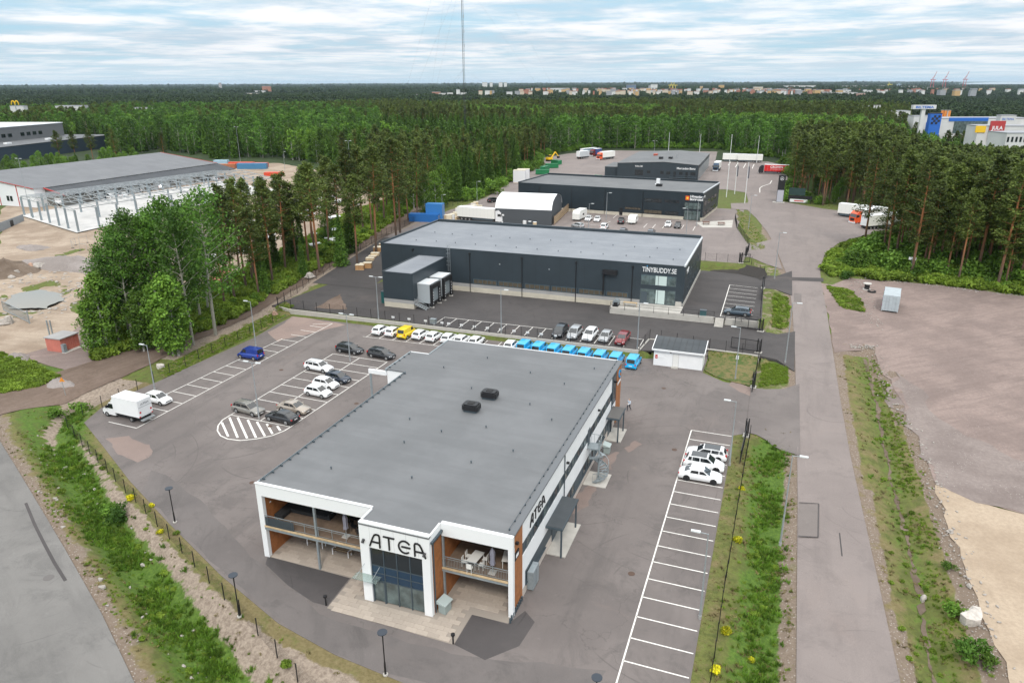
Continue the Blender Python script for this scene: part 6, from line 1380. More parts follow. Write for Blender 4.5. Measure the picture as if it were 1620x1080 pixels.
def tree(kind, x, y, z, h, label, group, vi=None):
    vi = random.randrange(len(VAR[kind])) if vi is None else vi; tm, cm = VAR[kind][vi]; s = h/VH[kind][vi]
    R = empty(kind+'_tree', (x, y, z), random.uniform(0, 6.28), label, kind+' tree' if kind != 'pine' else 'pine tree', group); R.scale = (s*random.uniform(.93, 1.1), s*random.uniform(.93, 1.1), s)
    obj('trunk', tm, R); obj('crown', cm, R); return R
# --- the belt of trees between the dirt track and the building site, placed one by one
belt = [('birch', 150, 558, 9), ('birch', 172, 556, 13), ('aspen', 190, 550, 16), ('aspen', 212, 548, 19), ('aspen', 236, 540, 22), ('aspen', 205, 530, 19), ('aspen', 258, 535, 21), ('birch', 268, 559, 12), ('birch', 275, 561, 13), ('birch', 283, 562, 12), ('aspen', 306, 545, 22.5), ('aspen', 341, 530, 25), ('aspen', 285, 520, 23), ('aspen', 262, 512, 21), ('aspen', 318, 508, 22), ('birch', 178, 535, 12), ('birch', 160, 545, 8), ('birch', 228, 556, 10), ('birch', 250, 552, 11), ('aspen', 330, 495, 20), ('aspen', 226, 520, 20), ('aspen', 186, 532, 16),
        ('pine', 372, 478, 22), ('pine', 390, 460, 23), ('pine', 432, 450, 22), ('pine', 410, 470, 18), ('pine', 452, 432, 22), ('pine', 506, 431, 24), ('pine', 489, 420, 21), ('pine', 470, 420, 19), ('pine', 565, 416, 20), ('pine', 541, 408, 22), ('pine', 595, 400, 25), ('pine', 589, 368, 22), ('pine', 627, 378, 25), ('pine', 633, 368, 24), ('pine', 646, 348, 22), ('pine', 660, 348, 22), ('pine', 400, 448, 22), ('pine', 425, 428, 21), ('pine', 455, 412, 20), ('pine', 520, 388, 22), ('pine', 552, 375, 23), ('pine', 575, 368, 23), ('pine', 608, 352, 22), ('pine', 356, 486, 19), ('pine', 362, 462, 22), ('pine', 380, 440, 20), ('pine', 498, 400, 21), ('spruce', 540, 420, 12), ('spruce', 555, 400, 13), ('birch', 672, 345, 13), ('birch', 690, 335, 12), ('birch', 700, 328, 13), ('spruce', 480, 438, 9), ('spruce', 418, 466, 11), ('birch', 630, 345, 11), ('birch', 655, 330, 14), ('spruce', 640, 330, 15), ('pine', 680, 325, 22), ('pine', 612, 330, 20), ('pine', 598, 342, 22), ('pine', 640, 322, 22)]
words = {'birch': 'slender birch', 'aspen': 'tall leafy aspen', 'pine': 'Scots pine with bare orange-brown trunk', 'spruce': 'young dark spruce'}
ORD = 'first second third fourth fifth sixth seventh eighth ninth tenth eleventh twelfth thirteenth fourteenth fifteenth sixteenth seventeenth eighteenth nineteenth twentieth'.split()
ORD = ORD+['twenty-'+w for w in ORD[:9]]+['thirtieth']+['thirty-'+w for w in ORD[:9]]+['fortieth']+['forty-'+w for w in ORD[:9]]+['fiftieth']+['fifty-'+w for w in ORD[:9]]
rb = random.Random(21)
for i in range(15):
    t = rb.random(); belt.append((rb.choice(['pine', 'pine', 'birch', 'spruce']), 372+t*285+rb.uniform(-14, 6), 462-t*138+rb.uniform(-16, 2), 0))
belt = [(k, x, y, h or {'pine': rb.uniform(17, 23), 'birch': rb.uniform(8, 13), 'spruce': rb.uniform(8, 14)}[k]) for k, x, y, h in belt]
nk = {}
for k, px, py, h in sorted(belt, key=lambda q: q[1]):
    i = nk.get(k, 0); nk[k] = i+1; p = ground_pt(px, py)
    tree(k, p.x, p.y, p.z, h, '%s, %s of its kind from the left in the belt beside the dirt track' % ({'birch': 'slender birch', 'aspen': 'tall aspen', 'pine': 'bare-trunked pine', 'spruce': 'dark spruce'}[k], ORD[i]), 'belt '+k+' trees')
for i, (px, py, h) in enumerate(((1366, 393, 23), (1416, 413, 24), (1435, 408, 23), (1441, 438, 25), (1466, 405, 22), (1499, 414, 23), (1544, 441, 25), (1577, 455, 25), (1611, 453, 24), (1402, 418, 20), (1518, 425, 23), (1558, 430, 24), (1484, 425, 22))):
    p = ground_pt(px, py); tree('pine', p.x, p.y, p.z, h, 'tall pine in the front row of the right-hand forest, %s from its left end' % ORD[sorted([1366, 1416, 1435, 1441, 1466, 1499, 1544, 1577, 1611, 1402, 1518, 1558, 1484]).index(px)], 'front row pines of the right-hand forest')
# three lone pines before the factory
for px, py, h in ((98, 262, 17), (122, 262, 17), (149, 260, 17), (187, 262, 18), (262, 262, 16)):
    p = G(px, py, 2.5); tree('pine', p.x, p.y, 2.5, h, 'open-crowned pine rising over the young trees in front of the factory', 'pines before the factory')
# --- forest candidates
def inpoly(P, X, Y, m=0.0): return sdf(P, X, Y) < m
A_FAC = [tuple(v[:2]) for v in (G(-60, 240, 11), G(176, 213, 11))]; _fx = (A_FAC[1][0]-A_FAC[0][0], A_FAC[1][1]-A_FAC[0][1]); _fl = math.hypot(*_fx); _n = (-_fx[1]/_fl, _fx[0]/_fl)
FAC = [A_FAC[0], A_FAC[1], (A_FAC[1][0]+_n[0]*85, A_FAC[1][1]+_n[1]*85), (A_FAC[0][0]+_n[0]*85, A_FAC[0][1]+_n[1]*85)]
SHOP = poly([(1440, 214), (1470, 207), (1560, 230), (1700, 240), (1700, 178), (1440, 178)], -1)
def azel(X, Y):
    a = np.degrees(np.arctan2(X, Y))+20.2; return a
def cand(r0, r1, sp, rs, az=(-43, 43)):
    n = int((r1*2/sp)); gx, gy = np.meshgrid(np.arange(-r1, r1, sp), np.arange(0, r1, sp)); gx = gx.ravel(); gy = gy.ravel()
    # grid in camera axes then turned with the view
    gx = gx+rs.uniform(-.48, .48, gx.shape)*sp; gy = gy+rs.uniform(-.48, .48, gy.shape)*sp; r = np.hypot(gx, gy); a = np.degrees(np.arctan2(gx, gy)); k = (r >= r0) & (r < r1) & (a > az[0]) & (a < az[1])
    gx = gx[k]; gy = gy[k]; c, s = math.cos(YAW), math.sin(YAW); return gx*c-gy*s, gx*s+gy*c
rs = np.random.RandomState(3)
def landz(X, Y): return height(X, Y)-np.clip((np.hypot(X, Y)-500)/2500, 0, 1)*8
def camp(px, f): x = (px-810)/FPX*f; c, s_ = math.cos(YAW), math.sin(YAW); return (x*c-f*s_, x*s_+f*c)
FACZ = [camp(-220, 330), camp(205, 330), camp(185, 580), camp(-220, 480)]
def allowed(X, Y):
    ok = sdf(EDGE, X, Y) > .5
    for P, m in ((FAC, 4), (FACZ, 0), (SHOP, 2), (ROAD, 3)): ok &= sdf(P, X, Y) > m
    return ok
X, Y = cand(120, 430, 4.9, rs); k = allowed(X, Y); X = X[k]; Y = Y[k]
D = np.hypot(X, Y)
nz = np.sin(X*.021+1.3)*np.cos(Y*.017+.4)+np.sin(X*.05+Y*.043)*.5+rs.normal(size=X.shape)*.45
az_ = azel(X, Y)
kind = np.where((az_ > 15.5) & (X > 3), 'pine', np.where(nz > .45, 'birch', np.where(nz < -.95, 'pine', 'spruce')))
kind = np.where((az_ > 15.5) & (X > 3) & (rs.rand(len(X)) < .10), 'birch', kind); kind = np.where((az_ < -20) & (rs.rand(len(X)) < .4), 'birch', kind)
kind = np.where((az_ > 5) & (az_ < 22) & (D > 405), 'aspen', kind)
order = np.argsort(D); Z = landz(X, Y); cnt = {'pine': 255, 'spruce': 220, 'birch': 150, 'aspen': 40}
hrng = {'pine': (19, 24), 'spruce': (11, 17), 'birch': (10, 16), 'aspen': (14, 19)}
flab = {'pine': ('dark-crowned Scots pine standing in the forest', 'pines in the forest'), 'spruce': ('pointed green spruce standing in the young forest', 'spruces in the forest'), 'birch': ('light green birch standing among the forest conifers', 'birches in the forest'), 'aspen': ('round-crowned broadleaf tree at the far end of the truck yard', 'broadleaf trees beyond the yard')}
rest = {'pine': [], 'spruce': [], 'birch': [], 'aspen': []}
for i in order:
    kk = str(kind[i]); h = random.uniform(*hrng[kk])
    if az_[i] > 15.5 and X[i] > 3 and kk == 'birch': h *= .6
    if X[i] > 3 and az_[i] > 15.5: h *= .87
    if az_[i] < 12 and kk == 'pine' and X[i] < 0: h *= .72
    if az_[i] < -24 and D[i] < 460: h = min(h, max(3.5, 38-.0975*D[i]*math.cos(math.radians(az_[i]))*random.uniform(.97, 1.05)))
    if cnt[kk] > 0: cnt[kk] -= 1; tree(kk, float(X[i]), float(Y[i]), float(Z[i]), h, flab[kk][0], flab[kk][1])
    else: rest[kk].append((X[i], Y[i], Z[i], h))
for i in range(64):
    px = random.uniform(-30, 238); q = camp(px, 290+px*.26+random.uniform(4, 42)); kk = random.choice(['birch', 'birch', 'spruce']); tree(kk, q[0], q[1], 2.6, random.uniform(7, 10), 'young %s in the low row of trees between the long store and the factory' % kk, 'young %s trees before the factory' % kk)
# --- geometry-node scatter for what nobody can count
PROTO = {}
def proto(name, meshes, mats=None):
    """one mesh joined of trunk and crown, never linked into the scene"""
    vs = []; fs = []; mi = []; ms = []
    for me in meshes:
        b = len(vs); vs += [tuple(v.co) for v in me.vertices]; k = len(ms); ms.append(me.materials[0])
        for p in me.polygons: fs.append(tuple(i+b for i in p.vertices)); mi.append(k)
    me = bpy.data.meshes.new(name); me.from_pydata(vs, [], fs); me.update()
    for m in ms: me.materials.append(m)
    me.polygons.foreach_set('material_index', mi); o = bpy.data.objects.new(name, me); return o
def scatter(name, pts, po, label=None, cat=None, kind='stuff', parent=None, tilt=0.0):
    """pts: (x,y,z,scale)"""
    P = np.array(pts, np.float32)
    me = bpy.data.meshes.new(name); me.vertices.add(len(P)); me.vertices.foreach_set('co', P[:, :3].ravel()); at = me.attributes.new('sc', 'FLOAT', 'POINT'); at.data.foreach_set('value', P[:, 3].copy())
    o = obj(name, me, parent); g = bpy.data.node_groups.new(name, 'GeometryNodeTree'); g.interface.new_socket('Geometry', in_out='INPUT', socket_type='NodeSocketGeometry'); g.interface.new_socket('Geometry', in_out='OUTPUT', socket_type='NodeSocketGeometry')
    N = g.nodes.new; L = g.links.new; gi = N('NodeGroupInput'); go = N('NodeGroupOutput'); ip = N('GeometryNodeInstanceOnPoints'); oi = N('GeometryNodeObjectInfo'); oi.inputs['Object'].default_value = po; oi.inputs['As Instance'].default_value = True
    m2p = N('GeometryNodeMeshToPoints'); L(gi.outputs[0], m2p.inputs[0]); L(m2p.outputs[0], ip.inputs['Points']); L(oi.outputs['Geometry'], ip.inputs['Instance'])
    rv = N('FunctionNodeRandomValue'); rv.data_type = 'FLOAT_VECTOR'; rv.inputs[0].default_value = (-tilt, -tilt, 0); rv.inputs[1].default_value = (tilt, tilt, 6.283); L(rv.outputs[0], ip.inputs['Rotation'])
    na = N('GeometryNodeInputNamedAttribute'); na.data_type = 'FLOAT'; na.inputs['Name'].default_value = 'sc'; L(na.outputs['Attribute'], ip.inputs['Scale']); L(ip.outputs[0], go.inputs[0])
    md = o.modifiers.new('scatter', 'NODES'); md.node_group = g; tag(o, label, cat, kind=kind); return o
LODM = {}
for kk, hh in (('pine', 22), ('spruce', 14), ('birch', 13), ('aspen', 18)):
    for v in range(2):
        t, c = make_tree(kk, 200+v*7+len(kk), hh, .22 if kk != 'spruce' else .3); LODM[(kk, v)] = (proto('far_'+kk, (t, c)), hh)
NAMES = {'pine': 'pine_forest', 'spruce': 'spruce_forest', 'birch': 'birch_wood', 'aspen': 'broadleaf_wood'}
X2, Y2 = cand(430, 1150, 6.4, rs, (-42, 42)); k = allowed(X2, Y2); X2 = X2[k]; Y2 = Y2[k]; Z2 = landz(X2, Y2)
nz2 = np.sin(X2*.013+1.3)*np.cos(Y2*.011+.4)+np.sin(X2*.031+Y2*.023)*.5+rs.normal(size=X2.shape)*.4; a2 = azel(X2, Y2)
k2 = np.where(nz2 > .4, 'birch', np.where((nz2 < 0) & (np.hypot(X2, Y2) > 620), 'pine', 'spruce')); k2 = np.where((a2 > 3) & (np.hypot(X2, Y2) < 520) & (a2 < 20), 'aspen', k2)
k2 = np.where((a2 < -10) & (rs.rand(len(X2)) < .25), 'aspen', k2)
for kk in rest:
    m = k2 == kk; hs = rs.uniform(11, 20, m.sum()) if kk == 'pine' else rs.uniform(*hrng[kk], m.sum()); rest[kk] += list(zip(X2[m], Y2[m], Z2[m], hs))
    pts = rest[kk]
    for v in range(2):
        po, hh = LODM[(kk, v)]; sub = [(a, b, c, d/hh) for a, b, c, d in pts[v::2]]
        if sub: scatter(NAMES[kk], sub, po, {'pine': 'dark pines running into one mass of forest', 'spruce': 'green spruces running into one mass of forest', 'birch': 'light green birches mixed through the forest', 'aspen': 'rounded broadleaf trees massed in the woods'}[kk], 'forest')
# canopy patches to the horizon
def patch_mesh(seed, n=46, S=62.0, hh=(9, 15)):
    r_ = np.random.RandomState(seed); C = []; R = []
    for i in range(n): x, y = r_.uniform(-S/2, S/2, 2); h = r_.uniform(*hh); w = r_.uniform(2.2, 4.6); C += [(x, y, h-1.5), (x+r_.normal()*.8, y+r_.normal()*.8, h-5)]; R += [(w*.6, w*.6, 2.2), (w, w, 3.6)]
    return leaf_mesh('canopy', leaves(np.array(C), np.array(R), 13, 1.55, r_, .8, .3), LF_FAR)
cps = [bpy.data.objects.new('canopy_patch', patch_mesh(400+i)) for i in range(3)]
X3, Y3 = cand(1130, 3000, 44, rs, (-40, 40)); X4, Y4 = cand(3000, 9000, 120, rs, (-39, 39)); X5, Y5 = cand(9000, 24000, 420, rs, (-38, 38))
def town_zone(X, Y): a = azel(X, Y); D = np.hypot(X, Y); return (a > -7) & (D > 1900) & (D < 3600)
for Xa, Ya, s in ((X3, Y3, 1.0), (X4, Y4, 2.3), (X5, Y5, 7.0)):
    Za = landz(Xa, Ya); tz = town_zone(Xa, Ya); keep = ~tz | (rs.rand(len(Xa)) < .35); Xa = Xa[keep]; Ya = Ya[keep]; Za = Za[keep]
    a = azel(Xa, Ya); sea = (a > 30) & (np.hypot(Xa, Ya) > 9000); Xa = Xa[~sea]; Ya = Ya[~sea]; Za = Za[~sea]
    if s > 5: Za = Za-70
    for v in range(3):
        pts = [(x, y, z-(0 if s < 1.5 else (14 if s < 5 else 12)), s*q) for x, y, z, q in zip(Xa[v::3], Ya[v::3], Za[v::3], rs.uniform(.85, 1.2, len(Xa[v::3])))]
        scatter('distant_forest', pts, cps[v], 'far forest running dark and even to the horizon', 'forest')
# --- undergrowth and shrubs
shr = [make_shrub(i, 1.7, 1.8, [LF_ASP, LF_BIR, LF_BIR][i % 3]) for i in range(5)]
def shrub(px, py, s, label, group=None, m=None):
    p = ground_pt(px, py); R = empty('shrub', (p.x, p.y, p.z-.05), random.uniform(0, 6), label, 'shrub', group); R.scale = (s, s, s*random.uniform(.8, 1.1)); obj('foliage', m or random.choice(shr), R)
for i in range(46):
    t = i/45; px = 1335+t*285; py = 432-38*math.sin(min(1, t*2.2)*1.2)*(1 if t < .25 else .6)+18*t+random.uniform(-8, 12)
    shrub(px, py+(10 if t > .3 else 0), random.uniform(1.0, 2.1), 'leafy green shrub at the front edge of the right-hand pine forest', 'shrubs along the pine forest edge')
for px, py, s, l in ((172, 812, 1.0, 'rounded green bush in the left ditch, upper of two'), (186, 828, 1.1, 'rounded green bush in the left ditch, lower of two'), (1530, 1038, 1.1, 'bright green bush at the bottom of the right-hand ditch bank'), (1560, 1052, .8, 'small green bush beside the sand patch at lower right'), (1508, 975, .9, 'green bush below the white boulder beside the ditch'), (128, 652, 1.2, 'green bushes outside the corner of the car park fence'), (95, 660, 1.0, 'green bush left of the fence corner near the dirt track'), (1500, 900, .6, 'small green shrub on the ditch bank above the boulder')):
    shrub(px, py, s, l)
ysh = [make_shrub(90+i, .9, .8, LF_YEL) for i in range(2)]
for px, py, s, l in ((1168, 857, .8, 'yellow flowering plant beside the right fence below the parked cars'), (1146, 1000, .8, 'yellow flowering plant by the right fence, middle one'), (1134, 1062, .8, 'yellow flowering plant by the right fence near the bottom edge'), (1188, 1045, .5, 'small yellow plant in the verge right of the fence'), (1172, 773, .6, 'yellow green plant by the fence beside the three white cars'), (205, 790, .8, 'yellow flowering plant on the left bank beside the fence'), (240, 801, .6, 'second yellow flowering plant along the left fence'), (255, 842, .6, 'third yellow flowering plant lower along the left fence')):
    shrub(px, py, s, l, None, random.choice(ysh))
def tuft_mesh(seed, m, n=26, h=.5, w=.35):
    r_ = np.random.RandomState(seed); V = []
    for i in range(n):
        a = r_.uniform(0, 6.28); q = r_.uniform(0, w); x, y = q*math.cos(a), q*math.sin(a); b = r_.uniform(0, 6.28); hh_ = h*r_.uniform(.4, 1); dx, dy = .06*math.cos(b), .06*math.sin(b); tx, ty = x+r_.normal()*.15, y+r_.normal()*.15
        V += [(x-dx, y-dy, 0), (x+dx, y+dy, 0), (tx+dx*.3, ty+dy*.3, hh_), (tx-dx*.3, ty-dy*.3, hh_)]
    return bpy.data.objects.new('tuft', leaf_mesh('tuft', np.array(V), m))
tg = tuft_mesh(1, LF_GR); td = tuft_mesh(2, LF_GRD, 34, .7, .45); tdry = tuft_mesh(3, leafmat('dry_grass', (.13, .11, .045), (.24, .20, .09)), 20, .35, .4)
weed = bpy.data.objects.new('weed', make_shrub(77, .8, .55, LF_GR))
def along(line, n, w, lo=.6, hi=1.3, cond=None):
    P = [Vector(q) for q in line]; Ls = [(b-a).length for a, b in zip(P[:-1], P[1:])]; tot = sum(Ls); out_ = []
    for _ in range(n):
        t = random.uniform(0, tot); i = 0
        while t > Ls[i]: t -= Ls[i]; i += 1
        q = P[i].lerp(P[i+1], t/Ls[i]); out_.append((q.x+random.gauss(0, w), q.y+random.gauss(0, w), random.uniform(lo, hi)))
    A = np.array(out_); Z = height(A[:, 0], A[:, 1])-.05
    k = (np.sin(A[:, 0]*.9+np.sin(A[:, 1]*.5)*2)+np.sin(A[:, 1]*.7+1)+np.random.RandomState(n).normal(size=len(A))*.8) > -.55
    fl_ = sdf(LOT1, A[:, 0], A[:, 1]); hw_ = sdf(HWY, A[:, 0], A[:, 1]); dl_ = pdist(DITCH_L, A[:, 0], A[:, 1]); k &= ~((A[:, 0] < -20) & (A[:, 1] < 80) & (fl_ < hw_) & (dl_ > 1.3) & (np.random.RandomState(n+1).rand(len(A)) < .88))
    for Pg, m in ((LOT1, .2), (HWY, .3), (ROAD, .25), (YARD, .2), (SANDR, .2), (TRACK, .5), (LOT2, .2)): k &= sdf(Pg, A[:, 0], A[:, 1]) > m
    return [(a, b, z, c) for (a, b, c), z in zip(A[k], Z[k])]
scatter('ditch_grass', along(DITCH_L, 2700, 1.2, .25, .8), td, 'lush tall grass growing along the bottoms of the ditches', 'grass')
scatter('ditch_grass', along(DITCH_L, 3600, 2.4, .2, .55)+along([(a+1.5, b) for a, b in DITCH_R2], 1500, .8, .2, .6)+along(DITCH_R1, 1100, 1.6, .25, .55), tg, 'short green grass on the sides of the ditches', 'grass')
scatter('dry_grass', along(DITCH_L, 1700, 4.2, .25, .6)+along(DITCH_R2, 700, 2.0, .3, .7)+along(DITCH_R1, 900, 2.4, .3, .7), tdry, 'dry straw-coloured grass on the banks', 'grass')
scatter('ditch_grass', along(DITCH_R1, 900, .8, .3, .8)+along(DITCH_R2, 120, 1.5, .25, .6), td, 'dense green grass in the right-hand ditches', 'grass')
scatter('weeds', along(DITCH_L, 170, 2.0, .3, .9)+along(DITCH_R2, 70, 1.2, .3, .7)+along(DITCH_R1, 60, 1.2, .3, .7), weed, 'low broad-leaved weeds scattered over the ditch banks', 'weeds')
def area_pts(P, n, lo, hi, m=0):
    xs_ = [p[0] for p in P]; ys_ = [p[1] for p in P]; A = np.stack([rs.uniform(min(xs_), max(xs_), n*3), rs.uniform(min(ys_), max(ys_), n*3)], 1); k = sdf(P, A[:, 0], A[:, 1]) < -m; A = A[k][:n]; Z = height(A[:, 0], A[:, 1])-.06
    return [(a, b, z, s) for (a, b), z, s in zip(A, Z, rs.uniform(lo, hi, len(A)))]
BELT = poly([(150, 562), (330, 515), (440, 462), (560, 398), (640, 352), (668, 332), (640, 322), (560, 350), (440, 410), (345, 450), (170, 510)], .8)
FEDGE = poly([(1302, 424, 2.6), (1320, 402, 2.8), (1360, 384, 3), (1400, 376, 3.1), (1440, 350, 3.4), (1620, 340, 3.4), (1720, 420, 3.0), (1700, 474, 2.6), (1577, 461, 2.2), (1480, 450, 2.2), (1400, 443, 2.3), (1345, 437, 2.4), (1312, 436, 2.4)])
scatter('undergrowth', area_pts(BELT, 1500, 1.2, 3.2)+area_pts(FEDGE, 2600, 1.2, 3.4), weed, 'knee-high green undergrowth below the trees', 'undergrowth')
us = bpy.data.objects.new('bush', shr[1]); BK = EDGE[EDGE.index(min(EDGE, key=lambda q: math.dist(q, poly([(600, 300)], 3.4)[0]))):]+EDGE[:3]; scatter('undergrowth', [(x, y, z, s*random.uniform(1.2, 2.6)) for x, y, z, s in along([(a*1.012, b*1.012) for a, b in BK], 620, 2.2, .7, 1.2)], us, 'bushy saplings along the back edge of the yards', 'undergrowth'); scatter('undergrowth', area_pts(BELT, 240, .5, 1.3, 1)+area_pts(FEDGE, 520, .5, 1.3, 2)+area_pts(FEDGE, 330, 1.6, 3.2, 5), us, 'leafy bushes filling the forest floor', 'undergrowth')
V1 = poly([(1308, 452, 2.1), (1345, 458, 2.0), (1366, 480, 1.8), (1364, 492, 1.6), (1335, 488, 1.6), (1318, 470, 1.8)]); V8 = [(-8.1, 107.4), (-5.0, 104.8), (-1.0, 103.9), (-.6, 114.6), (-8.1, 115.0)]; V2 = [(.2, 104.3), (3.9, 107), (3.9, 113), (.2, 113.8)]; V3 = [(1, 129.5), (3.8, 131), (3.6, 149), (.6, 151)]; V4 = poly([(0, 560), (60, 580), (95, 596), (60, 612), (0, 622), (-40, 600)]); V5 = poly([(262, 598), (400, 530), (466, 492), (452, 486), (330, 545), (250, 585)]); V6 = poly([(1152, 700), (1185, 700), (1160, 860), (1120, 1080), (1092, 1080), (1130, 840)])
V7 = poly([(1166, 330, 3.4), (1186, 345, 3.4), (1202, 372, 3.3), (1210, 392, 3.2), (1190, 396, 3.3), (1170, 350, 3.4)])
for P in (V1, V2, V3, V4, V5, V7, V8): tag(drape('verge_grass', P, MATS.get('verge') or (lambda: (lambda k: k.fin(k.mix(k.rng(k.noise(.8, 8, .75), .42, .6), (0.17, 0.14, 0.06), (0.065, 0.10, 0.025)), k.noise(3, 5), .7, .1))(NB('verge', .95)))(), .07, 1.5, .4), kind='structure')
scatter('verge_grass', area_pts(V1, 900, .3, .8)+area_pts(V2, 1100, .3, .8)+area_pts(V3, 900, .3, .8)+area_pts(V4, 1800, .5, 1.2)+area_pts(V5, 1800, .3, .8)+area_pts(V7, 700, .3, .7)+area_pts(V8, 900, .15, .3), tg, 'short grass growing on the verges', 'grass')
scatter('verge_grass', area_pts(V6, 500, .12, .28)+area_pts(V5, 700, .2, .5), tdry, 'thin dry grass on the verge inside the fence', 'grass')
scatter('weeds', area_pts(V4, 160, .6, 1.6)+area_pts(V1, 60, .5, 1.1)+area_pts(V3, 50, .5, 1.0), weed, 'clumps of weeds on the open verges', 'weeds')
# ================================================================ street furniture
LAMP = mat('lamp_grey', (.36, .39, .41), .45, .4)
def street_lamp(px, py, z, top, arm, label, group='grey street lamps', col=None, double=False, gp=None, shift=0.0):
    """foot at the photo pixel, height from the pixel row of its head"""
    p = gp or G(px, py, z); col = col or LAMP
    # height: intersect the vertical line with the sight line of the head row
    lo, hi = 1.0, 60.0
    for _ in range(40):
        m_ = (lo+hi)/2; v = Vector((p.x, p.y, z+m_))-CAMP; yy = 540-FPX*v.dot(UP)/v.dot(FW)
        if yy > top: lo = m_
        else: hi = m_
    h = lo; R = empty('street_lamp', (p.x, p.y, z), math.radians(arm), label, 'street lamp', group)
    MB().tube((0, 0, 0), (0, 0, h*.35), .10, .085).tube((0, 0, h*.35), (0, 0, h), .075, .045).build('pole', col, R)
    MB().tube((0, 0, 0), (0, 0, .35), .14).build('base_collar', C_CONC2, R)
    for s in ((1, -1) if double else (1,)):
        MB().bar((0, 0, h-.05), (s*.8, 0, h), .06).build('arm', col, R); hd = MB().prism([(s*.6, -.14), (s*1.35, -.11), (s*1.35, .11), (s*.6, .14)], h-.02, h+.09).build('lamp_head', mat('lamp_head_pale', (.62, .65, .66), .4), R)
    return R
for a in ((405, 548, 0, 477, 180, 'grey lamp post between the blue van and the tree belt'), (410, 662, 0, 573, 0, 'double-headed lamp post beside the grey brown estate car', 1), (554, 572, 0, 497, 0, 'double-headed lamp post in front of the pair of black estate cars', 1), (245, 617, 0, 546, 180, 'grey lamp post behind the small white hatchback'),
          (599, 506, 1, 438, 0, 'lamp post left of the dock annexe', 1), (793, 528, 1, 458, 0, 'lamp post by the empty stalls in front of the warehouse'), (1008, 553, 1, 479, 0, 'lamp post beside the dark red car'), (1163, 600, 0, 518, 180, 'lamp post on the small lawn with a white plate halfway up'),
          (1154, 736, 0, 635, 180, 'lamp post at the top of the right column of stalls'), (1107, 978, 0, 844, 180, 'lamp post beside the lower right stalls'), (1234, 862, 0, 720, 0, 'tall lamp post on the near left verge of the main road'), (1242, 574, .6, 479, 0, 'tall lamp post by the lower warehouse driveway'),
          (1225, 441, 2.3, 368, 0, 'tall lamp post by the upper warehouse driveway'), (1184, 363, 3.3, 309, 0, 'lamp post between the hall and the turning area'), (931, 362, 3.4, 322, 0, 'lamp post beside the white camper'), (959, 348, 3.4, 305, 0, 'lamp post right of the two white cars in the rear car park'), (1085, 375, 3.4, 330, 180, 'lamp post beside the black car near the glazed corner'),
          (1102, 358, 3.4, 312, 0, 'lamp post against the front of the blue-black hall'), (700, 342, 3.4, 308, 0, 'lamp post beside the pallets behind the warehouse'), (755, 325, 3.4, 287, 0, 'lamp post left of the storage tent'), (381, 262, 3, 201, 0, 'tall yard light behind the long store', 1), (557, 305, 3, 223, 0, 'tall yard light rising above the pines of the belt', 1), (50, 345, 2, 251, 0, 'tall double yard light before the white gable of the store', 1),
          (530, 300, 3, 268, 0, 'low yard light at the far edge of the building site', 1), (451, 270, 3, 240, 0, 'thin yard lamp at the forest edge behind the site'), (1035, 243, 3.4, 223, 0, 'lamp behind the truck workshop', 1)):
    street_lamp(*a[:4], a[4], a[5], double=len(a) > 6)
o = [x for x in bpy.data.objects if x.get('label', '').startswith('lamp post on the small lawn')][0]; box('plate', C_WHITEB, o, -.2, -.1, 3.2, .2, -.08, 3.8)
def garden_lamp(px, py, h, label, group='black garden lamps'):
    p = G(px, py); R = empty('garden_lamp', (p.x, p.y, 0), 0, label, 'garden lamp', group)
    MB().tube((0, 0, 0), (0, 0, 1.2), .09, .07).tube((0, 0, 1.2), (0, 0, h-.25), .05).build('pole', C_BLACK, R); MB().tube((0, 0, h-.25), (0, 0, h-.05), .08, .36, 14).tube((0, 0, h-.05), (0, 0, h), .38, .38, 14).build('lamp_shade', mat('lamp_black_blue', (.02, .03, .045), .35), R); MB().tube((0, 0, 0), (0, 0, .12), .2).build('foot', C_CONC, R)
garden_lamp(277, 826, 4.0, 'black garden lamp beside the curved drive, upper left of three'); garden_lamp(379, 975, 4.2, 'black garden lamp beside the curved drive below the left balcony'); garden_lamp(610, 1067, 4.0, 'black garden lamp below the forecourt near the bottom edge'); garden_lamp(941, 1146, 4.2, 'black garden lamp cut by the bottom edge at right')
for px, py, l in ((516, 957, 'short black bollard at the left corner of the forecourt'), (717, 1018, 'short black bollard at the right corner of the forecourt')):
    p = G(px, py); R = empty('bollard', (p.x, p.y, 0), 0, l, 'bollard'); MB().tube((0, 0, 0), (0, 0, .85), .07).build('post', C_BLACK, R); MB().tube((0, 0, .85), (0, 0, 1.0), .17).build('cap', C_BLACK, R)
